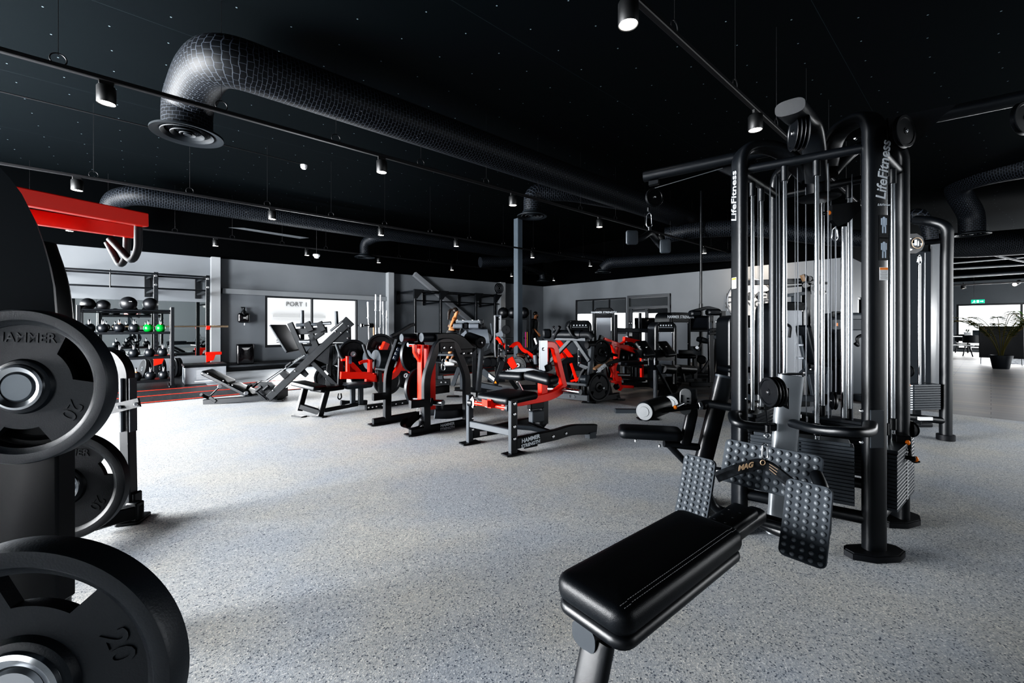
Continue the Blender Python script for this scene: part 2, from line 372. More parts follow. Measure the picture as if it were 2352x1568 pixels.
# windows
def window(name, c0, u, w, z0, z1, n, bars, fw=.05, pane=GLASS, hb=()):
    """c0 lower corner, u along, n into the room; frame with a mullion at each fraction in bars"""
    mb = MB(); u = V(u); n = V(n); A = lambda s, z: V((c0.x, c0.y, 0)) + u * s + Z * z - n * .05
    for z in (z0 + fw / 2, z1 - fw / 2): mb.bar(A(0, z), A(w, z), fw, .08)
    for s in (fw / 2, w - fw / 2, *[b * w for b in bars]): mb.bar(A(s, z0 + fw), A(s, z1 - fw), fw, .08, n)
    for (a, b, z) in hb: mb.bar(A(a * w, z), A(b * w, z), fw, .07)
    o = struct(name, mb, FRAMEB)
    g = MB().quad(A(fw, z0 + fw), A(w - fw, z0 + fw), A(w - fw, z1 - fw), A(fw, z1 - fw)); struct('pane', g, pane, o); return o
window('window_1', V((WX0, Y1, 0)), (1, 0, 0), WX1 - WX0, WZ0, WZ1, (0, -1, 0), [.475], .06)
window('window_2', V((X1, G0, 0)), (0, -1, 0), G0 - G1, .9, gz, (-1, 0, 0), [.36, .68], .045, GLASSD)
window('window_3', V((XE, onX(2197, 700, XE).y, 0)), (0, -1, 0), 5.1, .12, 2.2, (-1, 0, 0), [.38, .76], .07)
for k, (a, b) in enumerate(((7.8, 12.2), (12.6, 17.0))):
    window('window_%d' % (4 + k), V((X0, Y0 + a, 0)), (0, 1, 0), b - a, .1, 3.0, (1, 0, 0), [.25, .5, .75])
window('window_8', V((X0, Y0 + .9, 0)), (0, 1, 0), 3.4, .3, 2.8, (1, 0, 0), [.33, .66])  # added opening out of view, frames the corner fill light
for k, (a, b) in enumerate(((10.5, 14.5), (15.2, 19.2))):
    window('window_%d' % (6 + k), V((X0 + a, Y0, 0)), (1, 0, 0), b - a, .3, 2.8, (0, 1, 0), [.33, .66])
window('window_12', V((X0 + 24, Y0, 0)), (1, 0, 0), 6, .3, 2.8, (0, 1, 0), [.25, .5, .75])  # added opening out of view, frames the lounge fill light
window('window_11', V((X1 + 1.0, 2.4, 0)), (1, 0, 0), .6, 1.1, 2.0, (0, -1, 0), [], .04)
# door with transom
dm = MB(); DW = D0 - D1; dA = lambda s, z: V((X1 - .03, D0 - s, z)); zd = onX(1450, 707, X1).z
for s in (.04, DW - .04): dm.bar(dA(s, 0), dA(s, dzt), .08, .1, V((1, 0, 0)))
dm.bar(dA(0, dzt - .04), dA(DW, dzt - .04), .08, .1); dm.bar(dA(0, zd), dA(DW, zd), .09, .1)
dr = struct('door_1', dm, mat('door_paint', (.045, .05, .056), .45))
lf = MB(); lw = DW * .5
for s in (.14, lw - .06): lf.bar(dA(s, .02), dA(s, zd - .05), .13, .05, V((1, 0, 0)))
for z in (.16, 1.0, zd - .12): lf.bar(dA(.1, z), dA(lw, z), .13, .05)
lv = struct('door_leaf', lf, mat('door_leaf_paint', (.03, .034, .04), .45), dr)
struct('pane', MB().quad(dA(.15, .2), dA(lw, .2), dA(lw, zd - .15), dA(.15, zd - .15)), GLASSD, lv)
struct('door_handle', MB().ring(dA(.15, 1.3) - V((.05, 0, 0)), V((1, 0, 0)), .045, .012), CHROME, lv)
struct('transom', MB().quad(dA(.08, zd + .05), dA(DW - .08, zd + .05), dA(DW - .08, dzt - .08), dA(.08, dzt - .08)), GLASSD, dr)
# building across the yard, seen through the PORT window
ob = MB().box(V((3, 19.2, 3)), V((10, 0, 0)), V((0, .2, 0)), Z * 3)
bld = thing('neighbouring_building', 'white rendered building wall across the yard seen through the window', 'building', (3, 19.2, 0))
part('wall', ob, mat('white_render', (.78, .78, .78), .8), bld)
q0 = onY(663, 700, 18.97); q1 = onY(712, 702, 18.97)
text('lettering', 'PORT 1', (q0 + q1) / 2 + Z * .03 - V((.12, 0, 0)), (1, 0, 0), Z, .25, mat('grey_lettering', (.16, .16, .16), .6), bld, ext=.01, label='PORT 1 lettering')
part('rail', MB().bar(onY(626, 725, 18.9), onY(745, 728, 18.9), .1, .1), mat('grey_rail', (.5, .5, .5), .6), bld)
# matting with red lines along the long wall
MX0, MX1 = -3.0, 9.5
solo('gym_matting', MB().box(V(((MX0 + MX1) / 2, (8.72 + Y1 - .08) / 2, .006)), V(((MX1 - MX0) / 2, 0, 0)), V((0, (Y1 - .08 - 8.72) / 2, 0)), Z * .006, .003), mat_mat(),
     'black speckled rubber matting lined in red along the long grey wall', 'floor mat', ((MX0 + MX1) / 2, 11, 0))
REDL = mat('red_line', (.85, .05, .015), .5)
for yy, nm in ((8.72, 'nearest the pale floor'), (9.5, 'in the middle of the matting'), (10.3, 'furthest out towards the long wall')):
    solo('floor_line', MB().box(V(((MX0 + MX1) / 2, yy + .02, .0145)), V(((MX1 - MX0) / 2, 0, 0)), V((0, .022, 0)), Z * .002, .001), REDL,
         'thin red line across the black matting, ' + nm, 'floor line', (MX0, yy, .01))
sheen = solo('sheen_strip', MB().box(V(((xa + xb) / 2, 11.75, .0147)), V(((xb - xa) / 2 + .6, 0, 0)), V((0, 1.3, 0)), Z * .002, .001), mat('painted_sheen', (.36, .385, .41), .32, var=.12, vscale=5),  # window reflection on the matting, painted as a pale strip
     'pale grey strip on the matting, painted sheen of the bright window', 'floor mat', ((xa + xb) / 2, 11.75, .012))
# mirror panels on the long wall
mz1 = onY(300, 689, Y1 - .02).z; mz0 = onY(300, 822, Y1 - .02).z; mx0, mx1 = onY(60, 700, Y1 - .02).x, onY(484, 700, Y1 - .02).x
MIR = mat('mirror_glass', (.80, .84, .83), .01, 1)
for k in range(3):
    a = mx0 + (mx1 - mx0) * k / 3; b = mx0 + (mx1 - mx0) * (k + 1) / 3
    solo('wall_mirror', MB().box(V(((a + b) / 2, Y1 - .012, (mz0 + mz1) / 2)), V(((b - a) / 2 - .002, 0, 0)), V((0, .008, 0)), Z * ((mz1 - mz0) / 2), .001), MIR,
         ['frameless wall mirror panel, the one furthest left, behind the slam balls', 'frameless wall mirror panel in the middle behind the kettlebell rack', 'frameless wall mirror panel next to the pale pilaster'][k], 'mirror', ((a + b) / 2, Y1 - .012, mz0), 'mirror panels on the long wall')
# ================= ceiling services =================
def duct_mat():
    m = bpy.data.materials.new('wire_wrapped_duct'); m.use_nodes = True; N, K = nodes(m); b = N['Principled BSDF']
    uv = N.new('ShaderNodeUVMap'); br = N.new('ShaderNodeTexBrick'); mp = N.new('ShaderNodeMapping'); mp.inputs['Rotation'].default_value = (0, 0, math.pi / 2)
    no = N.new('ShaderNodeTexNoise'); no.inputs['Scale'].default_value = 9; K.new(uv.outputs[0], no.inputs['Vector'])
    ad = N.new('ShaderNodeMix'); ad.data_type = 'RGBA'; ad.blend_type = 'ADD'; ad.inputs[0].default_value = .035; K.new(uv.outputs[0], ad.inputs[6]); K.new(no.outputs['Color'], ad.inputs[7])
    K.new(ad.outputs[2], mp.inputs[0]); K.new(mp.outputs[0], br.inputs['Vector'])
    br.inputs['Scale'].default_value = 1; br.inputs['Brick Width'].default_value = .07; br.inputs['Row Height'].default_value = .042
    br.inputs['Mortar Size'].default_value = .003; br.inputs['Mortar Smooth'].default_value = .3
    vo = N.new('ShaderNodeTexVoronoi'); vo.inputs['Scale'].default_value = 8; K.new(uv.outputs[0], vo.inputs['Vector'])
    lt = N.new('ShaderNodeMath'); lt.operation = 'LESS_THAN'; lt.inputs[1].default_value = .045; K.new(vo.outputs['Distance'], lt.inputs[0])
    mx = N.new('ShaderNodeMix'); mx.data_type = 'RGBA'; K.new(br.outputs['Fac'], mx.inputs[0]); mx.inputs[6].default_value = (.0035, .0045, .006, 1); mx.inputs[7].default_value = (.055, .065, .08, 1)
    m2 = N.new('ShaderNodeMix'); m2.data_type = 'RGBA'; K.new(lt.outputs[0], m2.inputs[0]); K.new(mx.outputs[2], m2.inputs[6]); m2.inputs[7].default_value = (.22, .24, .26, 1)
    K.new(m2.outputs[2], b.inputs['Base Color']); b.inputs['Roughness'].default_value = .55; b.inputs['Specular IOR Level'].default_value = .25
    bp = N.new('ShaderNodeBump'); bp.inputs['Strength'].default_value = .6; bp.inputs['Distance'].default_value = .004; K.new(br.outputs['Fac'], bp.inputs['Height']); K.new(bp.outputs[0], b.inputs['Normal'])
    return m
DUCT = duct_mat()
def duct_mesh(name, pts, rad, parent=None, label=None, cat=None, n=32, rf=.35):
    P = fillet(pts, rf, 8)
    # resample so that the wire pattern keeps an even size
    Q = [P[0]]
    for a, b in zip(P, P[1:]):
        k = max(1, int((b - a).length / .25))
        for i in range(1, k + 1): Q.append(a + (b - a) * i / k)
    mb = MB().sweep(Q, [(rad * math.cos(2 * math.pi * i / n), rad * math.sin(2 * math.pi * i / n)) for i in range(n)])
    if parent: o = part(name, mb, DUCT, parent)
    else: o = solo(name, mb, DUCT, label, cat, pts[0])
    me = o.data; uv = me.uv_layers.new(name='UVMap'); S = [0]
    for a, b in zip(Q, Q[1:]): S.append(S[-1] + (b - a).length)
    for p in me.polygons:
        vi = [me.loops[l].vertex_index for l in p.loop_indices]
        if len(vi) > 4: continue
        js = [v % n for v in vi]; wrap = max(js) - min(js) > n / 2
        for l, v in zip(p.loop_indices, vi):
            j = v % n
            if wrap and j < n / 2: j += n
            uv.data[l].uv = (S[v // n], j / n * 2 * math.pi * rad)
    return o
DIFM = mat('diffuser_paint', (.012, .015, .018), .55, spec=.25)
def diffuser(c, R, parent, m=DIFM):
    mb = MB().lathe(c, Z, [(R * .62, .10), (R * .64, .03), (R * .86, .0), (R, -.01), (R * 1.0, .012), (R * .88, .03), (R * .66, .06), (R * .62, .10)], 48)
    for k in (.72, .46, .22):
        mb.lathe(c, Z, [(R * k, .0), (R * (k - .10), .035), (R * (k - .10), .045), (R * k + .006, .008), (R * k, 0)], 40)
    mb.cyl(c + Z * .0, c + Z * .04, R * .12, 24)
    part('diffuser', mb, m, parent)
def ducting(name, label, main, rad, drops):
    t = thing(name, label, 'air duct', main[0]); duct_mesh('duct_run', main, rad, t)
    for path, dr, R in drops:
        duct_mesh('duct_branch', path, dr, t); diffuser(path[-1] - Z * .10, R, t)
    return t
A = V((.42, 6.2, 3.5))
ducting('ventilation_duct', 'large wire-wrapped black air duct bending down at its near end, nearest the camera', [A, A + Z * .30, V((.50, 5.65, 3.98)), V((.62, 5.15, 3.93)), V((9.5, 5.25, 3.97)), V((16, 5.3, 3.97))], .245,
        [([V((8.1, 5.4, 3.95)), V((6.55, 5.75, 3.95)), V((5.94, 6.13, 3.9)), V((5.94, 6.13, 3.52))], .17, .30)])
bpy.data.objects['duct_run'].name = 'duct_run'
t0 = bpy.data.objects['ventilation_duct']; diffuser(A - Z * .06, .35, t0)
B0 = V((-.35, 11.9, 3.97))
ducting('ventilation_duct', 'long wire-wrapped black air duct running near the long wall over the matting', [B0 + V((-.1, .55, -.6)), B0 + V((-.1, .45, -.1)), B0 + V((.25, 0, 0)), V((6, 11.9, 3.95)), V((12.6, 11.9, 3.95))], .20,
        [([V((5.9, 11.9, 3.95)), V((5.35, 12.3, 3.9)), V((5.16, 12.65, 3.75)), V((5.16, 12.65, 3.40))], .15, .30)])
ducting('ventilation_duct', 'shorter wire-wrapped duct with a rounded end crossing beside the steel column', [dp(1103, 602, 13.6), dp(1180, 600, 14.2), dp(1300, 585, 15.5), dp(1420, 600, 16.5)], .17,
        [([dp(1180, 602, 14.2), dp(1230, 618, 16.6), dp(1245, 625, 17), dp(1247, 640, 17)], .13, .25)])
ducting('ventilation_duct', 'wire-wrapped duct leaving the main run behind the hanging grip', [dp(1530, 540, 11), dp(1600, 527, 10.6), dp(1720, 522, 10.2), dp(1900, 545, 10.0), dp(2040, 550, 10.0)], .20,
        [([dp(1700, 585, 12.6), dp(1500, 597, 13), dp(1400, 603, 13.3), dp(1385, 618, 13.4)], .17, .25)])
E = dp(2232, 533, 10.2)
ducting('ventilation_duct', 'wire-wrapped duct elbow dropping to a round grille at the upper right', [dp(2420, 370, 8.2), dp(2260, 400, 9.2), dp(2190, 425, 10.0), E + Z * .42, E], .235, [])
diffuser(E - Z * .06, .33, bpy.data.objects['ventilation_duct.004'])
ducting('ventilation_duct', 'thick wire-wrapped duct crossing above the lounge at the far right', [dp(2150, 565, 12.5), dp(2250, 562, 12.2), dp(2420, 550, 11.5)], .36, [])
ducting('ventilation_duct', 'small dark duct stub behind the second cable tower', [dp(2088, 500, 8.5), dp(2110, 490, 8.3), dp(2135, 520, 8.3), dp(2138, 560, 8.3)], .12, [])
# pipes above the lounge
pm = MB()
for a, b, r, d in (((2185, 617), (2352, 607), .05, 15), ((2185, 636), (2352, 625), .06, 15), ((2185, 604), (2352, 590), .04, 15), ((2270, 583), (2352, 600), .04, 14)):
    pm.tube([dp(*a, d), dp(*b, d)], r, 10)
solo('pipe_run', pm, mat('dark_pipe', (.02, .023, .027), .35), 'bundle of dark pipes under the ceiling above the lounge', 'pipes', dp(2185, 617, 15), kind='stuff')
# light tracks with spot lights
TRK = mat('track_black', (.006, .006, .007), .5); LENS = mat('lamp_lens', (1, 1, 1), .5, emit=((1, .90, .80), 14))
CANM = mat('lamp_can', (.005, .0055, .006), .5)
def spot(p, k, near):
    t = thing('track_spotlight', near, 'spotlight', p, 'black track spotlights')
    part('housing', MB().lathe(p, Z, [(.001, .15), (.06, .15), (.066, .14), (.066, .006), (.062, 0), (.058, .004), (.058, .012)], 24), CANM, t)
    part('lens', MB().cyl(p + Z * .006, p + Z * .012, .057, 24, .001), LENS, t)
    part('track_adapter', MB().box(p + Z * .185, V((.05, 0, 0)), V((0, .014, 0)), Z * .026), CANM, t)
YT = [1.56, 5.15, 8.75, 12.63]; ZT = 3.17
lab = ['track over the cable machine', 'track under the big duct', 'track over the matting', 'track near the long wall']
S = {0: [onY(1443, 65, 1.56).x, onY(1735, 295, 1.56).x, 6.6], 1: [-.22, 2.32, 4.56, 6.86, 9.2, 11.5], 2: [], 3: []}
for px, py in ((177, 437), (625, 503), (875, 540), (1048, 566), (1223, 590), (1356, 610), (1460, 627)): S[2].append(onY(px, py, 8.75).x)
for px, py in ((160, 530), (495, 565), (705, 585), (870, 603), (1038, 621), (1175, 634), (1272, 643)): S[3].append(onY(px, py, 12.63).x)
nth = ['first', 'second', 'third', 'fourth', 'fifth', 'sixth', 'seventh']
for k, yy in enumerate(YT):
    xs = (-4.5 if k else -1.0); xe = 13.4 if k else 12
    t = thing('light_track', 'black suspended light ' + lab[k], 'light track', (xs, yy, ZT + .2), 'suspended light tracks')
    part('rail', MB().bar(V((xs, yy, ZT + .215)), V((xe, yy, ZT + .215)), .045, .04), TRK, t)
    h = MB(); x = xs + .6
    while x < xe:
        h.ring(V((x, yy, ZT + .27)), V((0, 1, 0)), 0.05, .005, 20, 6); h.tube([V((x, yy, ZT + .305)), V((x, yy, ZC))], .0025, 6); x += 1.13
    part('hanger', h, TRK, t, kind='stuff')
    for j, x in enumerate(S[k]): spot(V((x, yy, ZT)), k, 'black cylinder spotlight, %s one along the %s' % (nth[j], lab[k]))
# cable with a smoke detector
cy = 7.3
q = onY(698, 384, cy); p = onY(-30, 213, cy)
t = thing('smoke_detector', 'white round smoke detector on a thin cable between two light tracks', 'smoke detector', q)
part('detector_body', MB().lathe(q, Z, [(.001, -.03), (.03, -.028), (.045, -.01), (.05, .02), (.05, .035), (.001, .035)], 24), WHITE, t)
part('conduit', MB().tube([p + Z * .05, q + Z * .05 + V((-.5, 0, 0)), q + Z * .045], .008, 8), TRK, t)
q = onY(727, 590, 12.3); t = thing('smoke_detector', 'small white smoke detector near the long wall, far from the camera', 'smoke detector', q)
part('detector_body', MB().lathe(q, Z, [(.001, -.04), (.05, -.03), (.06, .0), (.09, .03), (.09, .07), (.001, .07)], 24), WHITE, t)
part('conduit', MB().tube([q + Z * .06, V((q.x, q.y, ZC))], .008, 8), TRK, t)
solo('ceiling_louvre', MB().prism([onY(525, 522, 12.9), onY(690, 548, 12.9), onY(710, 546, 12.9), onY(560, 523, 12.9)], V((0, .03, 0))), mat('louvre_paint', (.12, .13, .14), .5),
     'long narrow grey strip vent high up behind the second duct', 'vent', onY(525, 522, 12.9))
# lounge track
t = thing('light_track', 'black light track in front of the lounge wall with a glowing spotlight', 'light track', dp(2185, 655, 15), 'suspended light tracks')
part('rail', MB().bar(dp(2170, 656, 15), dp(2400, 644, 13.6), .05, .05), TRK, t)
p = dp(2213, 655, 14.8); spot(p - Z * .12, 0, 'black spotlight on the lounge track left of the glowing one')
p = dp(2331, 653, 14.2)
t = thing('track_spotlight', 'glowing spotlight on the lounge track above the palm', 'spotlight', p, 'black track spotlights')
part('housing', MB().cyl(p + V((.2, -.1, .1)), p, .06), CANM, t); part('lens', MB().ball(p, .055), mat('warm_lens', (1, .9, .8), .5, emit=((1, .85, .8), 8)), t)
# ================= four-station cable machine, near right =================
PA, PB, PC, PD = L(1.40, 2.60), L(1.92, 2.24), L(2.40, 2.62), L(1.95, 3.10)
def up(p, z): return V((p.x, p.y, z))
def dirL(a): a = math.radians(a); return RGT * math.cos(a) + FWD * math.sin(a)
CTR = L(1.90, 2.62)
jg = thing('cable_machine', 'large black four-station cable machine with chrome guide rods, nearest right', 'gym machine', L(1.9, 2.62))
def pulley(c, ax, R, w, parent, m=BLACK2, two=False, name='pulley'):
    mb = MB(); ax = V(ax).normalized()
    for o in ((-w * .75, w * .75) if two else (0,)):
        c0 = c + ax * o
        mb.lathe(c0, ax, [(.0001, -w * .5), (R * .2, -w * .5), (R * .22, -w * .38), (R * .78, -w * .34), (R * .82, -w * .5), (R * .97, -w * .5), (R, -w * .4), (R * .86, 0), (R, w * .4), (R * .97, w * .5), (R * .82, w * .5), (R * .78, w * .34), (R * .22, w * .38), (R * .2, w * .5), (.0001, w * .5)], 40)
    p = part(name, mb, m, parent)
    part('axle_bolt', MB().cyl(c - ax * (w * (1.5 if two else .75)), c + ax * (w * (1.5 if two else .75)), R * .11, 12), BOLT, p); return p
posts = []
for nm, P, ang, top in (('B', PB, 13, 2.24), ('A', PA, 78, 2.20), ('C', PC, -20, 2.22), ('D', PD, 60, 2.2)):
    a = dirL(ang); toc = (CTR - P).normalized()
    a = Z.cross(toc).normalized()
    if a.dot(dirL(ang)) < 0: a = -a
    mb = MB().sweep(fillet([up(P, .03), up(P, 1.2), up(P, top + .12), up(P, top + .12) + toc * .26, up(CTR, top - .06) - toc * .07], .2, 10), ovalprof(.066, .112, 28, .62), a)
    po = part('post', mb, BLACK, jg); posts.append((nm, po)); AX = globals().setdefault('AXES', {}); AX[nm] = a
    ft = MB(); u = dirL(5 if nm == 'B' else (20 if nm == 'C' else 60)); v = Z.cross(u)
    out = []
    for (x, y) in ((-.155, .02), (-.15, -.03), (-.06, -.075), (.07, -.075), (.15, -.03), (.155, .02), (.12, .055), (-.12, .055)): out.append(P + u * x + v * y)
    ft.prism([p + Z * .001 for p in out], Z * .03); ft.prism([P + (p - P) * .94 + Z * .031 for p in out], Z * .006)
    part('foot', ft, RUBBER, jg)
cbz = 2.17
for a, b in ((PA, PB), (PB, PC), (PC, PD), (PD, PA)):
    part('crossbar', MB().tube([up(a, cbz), up(b, cbz)], .026, 16), BLACK, jg)
    part('base_rail', MB().tube([up(a, .19), up(b, .19)], .033, 16), BLACK, jg)
# hub
hb = MB().lathe(up(CTR, 2.0), Z, [(.0001, 0), (.10, 0), (.115, .01), (.10, .02), (.06, .03), (.055, .30), (.08, .34), (.0001, .36)], 32)
part('hub', hb, BLACK2, jg)
# boom left-right
b0, b1 = L(.97, 3.1, 2.31), L(3.05, 1.95, 2.415)
part('boom', MB().tube([b0, b1], .037, 20).cyl(b0 - (b1 - b0).normalized() * .004, b0, .035), BLACK, jg)
bd = (b1 - b0).normalized()
# boom towards the row bench
cap = dp(1814, 246, 1.95); pth = [cap, cap + (up(CTR, 0) - up(cap, 0)).normalized() * .22 + Z * .04, up(CTR, 2.36) - (up(CTR, 0) - up(cap, 0)).normalized() * .25, up(CTR, 2.1) - (up(CTR, 0) - up(cap, 0)).normalized() * .07]
part('boom', MB().oval(pth, .12, .068, None, r=.16, n=28, e=.7, fn=8), BLACK, jg)
pulley(dp(1834, 305, 2.1), RGT * .95 - FWD * .3, .085, .022, jg, two=True)
# sockets and guide rods
def on(a, b, s): return a * (1 - s) + b * s
rods = [on(PB, PA, .63), on(PB, PA, .39), on(PA, PD, .30), on(PA, PD, .53), on(PD, PC, .41), on(PD, PC, .63), on(PB, PC, .71), on(PB, PC, .40)]
for r in rods:
    part('guide_rod', MB().cyl(up(r, .24), up(r, cbz - .07), .0125, 16), CHROME, jg)
    part('rod_socket', MB().cyl(up(r, cbz - .11), up(r, cbz - .02), .019, 16), BLACK, jg)
    part('rod_sleeve', MB().cyl(up(r, .60), up(r, .67), .019, 16), BLACK2, jg)
# weight stacks
def stack(a, b, s0, s1, z0, z1, n, parent, dep=.11, inn=.0, m=GREYP, nums=True, side=None):
    p0, p1 = on(a, b, s0), on(a, b, s1); u = (p1 - p0).normalized(); v = Z.cross(u)
    if v.dot(CTR - p0) < 0 if side is None else v.dot(side) < 0: v = -v
    c = (p0 + p1) / 2 + v * inn; mb = MB(); h = (z1 - z0) / n
    for i in range(n):
        k = .93 if i == n - 1 else 1
        mb.box(up(c, z0 + h * (i + .5)), u * ((p1 - p0).length / 2 * k), v * dep / 2, Z * (h / 2 - .0008), .0018)
    st = part('weight_stack', mb, m, parent)
    if nums:
        q = MB(); e = MB(); sg = -v
        for i in range(n - 1):
            f = up(c, z0 + h * (i + .5)) + sg * (dep / 2 + .0005)
            q.box(f + u * .035, u * .008, sg * .0006, Z * (h * .22), .0003); e.cyl(f, f + sg * .002, h * .25, 10)
        part('weight_numbers', q, WHITE, st); part('pin_holes', e, BLACK2, st)
    return st
STK = mat('weight_plate_paint', (.045, .052, .06), .38)
stack(PB, PA, .13, .90, .25, .585, 17, jg, m=STK, inn=.02)
stack(PA, PD, .15, .85, .25, .66, 18, jg, m=STK)
stack(PD, PC, .15, .85, .25, .60, 16, jg, m=STK)
stack(PB, PC, .18, .95, .22, .545, 16, jg, m=STK, inn=-.02)
# cables
cb = MB()
for px, d, y0, y1 in ((1741, 2.95, 410, 950), (1769, 2.85, 420, 930), (1783, 2.6, 395, 935), (1790, 2.75, 400, 915), (1832, 2.55, 385, 960), (1851, 2.8, 430, 965), (1902, 2.45, 375, 960), (1919, 2.5, 520, 900), (1957, 2.75, 400, 965), (1908, 2.9, 440, 960), (2037, 2.45, 370, 960), (1826, 2.75, 390, 880)):
    cb.tube([dp(px, y0, d), dp(px + 1, y1, d)], .0033 if px not in (1741, 1826) else .002, 8)
cb.tube([dp(1504, 432, 3.02), dp(1660, 386, 2.85)], .003, 6)
part('steel_cable', cb, CABLE, jg, kind='stuff')
part('chrome_tube', MB().cyl(dp(1938, 520, 2.62), dp(1938, 960, 2.62), .0155, 16), CHROME, jg)
tb = MB()
for px, y, d in ((1742, 905, 2.9), (1837, 930, 2.6), (1853, 955, 2.7), (1741, 925, 2.9)):
    tb.cyl(dp(px, y, d), dp(px, y + 14, d), .0065, 10); tb.cyl(dp(px, y + 20, d), dp(px, y + 30, d), .009, 8)
split_part('cable_terminal', tb, BOLT, jg)
pulley(dp(1914, 920, 2.6), RGT * .93 - FWD * .35, .055, .02, jg)
pulley(dp(1775, 900, 2.2), RGT * .97 + FWD * .05, .078, .022, jg, two=True)
# central slanted column carrying the low pulley
colm = mat('satin_graphite', (.30, .32, .34), .38, .6)
part('pulley_column', MB().oval([dp(1817, 862, 2.34), dp(1806, 960, 2.34), dp(1795, 1160, 2.30), dp(1790, 1225, 2.30)], .135, .055, FWD * 1, n=28, e=.6), colm, jg)
part('column_cap', MB().oval([dp(1817, 860, 2.34), dp(1817, 857, 2.34)], .132, .052, FWD, n=28, e=.6), BLACK2, jg)
part('slot_bracket', MB().flat([dp(1797, 900, 2.27), dp(1808, 895, 2.27), dp(1808, 935, 2.27), dp(1798, 930, 2.27), dp(1797, 900, 2.27)], .012, .02, FWD), BLACK2, jg)
# bumper tubes either side of the column
part('bumper', MB().oval([dp(1999, 975, 2.2), dp(1997, 992, 2.06), dp(1960, 992, 1.98), dp(1880, 988, 2.1), dp(1822, 972, 2.28)], .062, .045, Z, r=.09, n=24, e=.75), BLACK, jg)
part('bumper', MB().oval([dp(1696, 950, 2.62), dp(1683, 952, 2.45), dp(1692, 972, 2.33), dp(1735, 980, 2.32), dp(1775, 980, 2.32)], .062, .045, Z, r=.07, n=24, e=.75), BLACK, jg)
u = AXES['B']; v = Z.cross(u); v = v if v.dot(FWD) > 0 else -v
part('bumper_bracket', MB().box(up(PB, 0) - v * .035 - u * .018 + Z * .68, u * .036, v * .004, Z * .10, .003), GREYP, jg)
bt = MB()
for px, y, d in ((1978, 943, 2.17), (1978, 1015, 2.17), (1713, 915, 2.55), (2028, 945, 2.3), (1965, 318, 2.3)):
    bt.lathe(dp(px, y, d), -FWD, [(.0001, .008), (.006, .007), (.010, 0)], 14)
split_part('bolt', bt, BOLT, jg)
# trolley with carabiner high inside
part('adjustable_trolley', MB().prism([dp(1912, 470, 2.7), dp(1975, 462, 2.7), dp(1978, 480, 2.7), dp(1950, 510, 2.7), dp(1925, 520, 2.7), dp(1912, 505, 2.7)], FWD * .03), BLACK2, jg)
part('orange_knob', MB().cyl(dp(1906, 488, 2.68), dp(1900, 490, 2.68), .014, 16), ORANGE, jg, 'orange knob')
part('knob_stem', MB().cyl(dp(1900, 490, 2.68), dp(1890, 490, 2.68), .012, 16), BLACK2, jg)
def carabiner(top, ln, w, parent, u=RGT, name='carabiner', r=.004):
    pts = [top, top + u * w * .5 - Z * ln * .12, top + u * w * .62 - Z * ln * .8, top - Z * ln, top - u * w * .62 - Z * ln * .8, top - u * w * .5 - Z * ln * .12, top]
    return part(name, MB().tube(fillet(pts, ln * .15, 4), r, 10), CHROME, parent)
carabiner(dp(1917, 522, 2.6), .085, .03, jg)
# gusset and pulleys on the right boom
part('gusset', MB().prism([dp(2040, 270, 2.22), dp(2200, 238, 2.12), dp(2170, 262, 2.12), dp(2115, 318, 2.18), dp(2075, 345, 2.22), dp(2045, 330, 2.24)], FWD * .012), BLACK2, jg)
pulley(dp(2077, 302, 2.16), RGT * .35 + FWD * -.94, .083, .02, jg)
pulley(dp(2352, 272, 1.95), RGT * .2 + FWD * -.97, .075, .02, jg)
part('gusset', MB().prism([dp(1640, 386, 2.93), dp(1700, 372, 2.85), dp(1720, 400, 2.83), dp(1690, 408, 2.87)], FWD * .012), BLACK2, jg)
pulley(dp(1720, 380, 2.8), RGT * .3 - FWD * .95, .06, .02, jg)
part('cable_guide', MB().box(dp(1502, 420, 3.07), bd * .035, Z * .018, bd.cross(Z) * .018), BLACK2, jg)
pulley(dp(1503, 453, 3.04), RGT * .2 - FWD * .98, .068, .022, jg)
# lower right station details
part('trolley', MB().zbox(dp(2068, 1000, 2.48) - Z * .12, .11, .07, .13, .4), BLACK2, jg)
part('selector_pin', MB().cyl(dp(2070, 1048, 2.4), dp(2104, 1054, 2.35), .012, 16), BLACK2, jg)
ok = MB()
for px, y, d in ((2085, 1016, 2.42), (2068, 1047, 2.41), (2104, 1054, 2.36)): ok.ball(dp(px, y, d), .012, 12, 1.3)
split_part('orange_knob', ok, ORANGE, jg, 'orange knobs')
part('cable_loop', MB().tube([dp(2086, 1028, 2.4), dp(2092, 1035, 2.38), dp(2086, 1050, 2.38), dp(2098, 1062, 2.36), dp(2112, 1060, 2.36)], .005, 8, r=.02), BLACK2, jg)
pulley(dp(2088, 985, 2.6), FWD * .3 + RGT * .9, .05, .02, jg)
# lettering and decals
def face_of(P, ang, side, z):
    a = AXES['B' if ang == 13 else 'A']; n = Z.cross(a)
    if n.dot(P) * side > 0: n = -n
    return a, n, P + n * .0335 + Z * z
a, n, c = face_of(up(PB, 0), 13, 1, 2.03)
text('maker_lettering', 'LifeFitness', c + a * .022 + Z * .0, Z + a * .10, -a, .074, SILVER, posts[0][1], shear=.25, bold=.0012, label='silver script lettering')
text('maker_lettering', 'LifeFitness', c + a * .022 - Z * .18, a, Z, .016, SILVER, posts[0][1], shear=.25, bold=.0003)
def decal(P, par, zs):
    f, m2, q = MB(), MB(), MB(); k = P
    for z, h in zs: m2.box(k + a * .022 + Z * z, a * .026, n * .0006, Z * h, .0004)
    return part('instruction_decal', m2, BLACK2, par)
DEC = mat('decal_figure', (.42, .5, .6), .5)
decal(c, posts[0][1], ((-.295, .062), (-.41, .06)))
fg = MB()
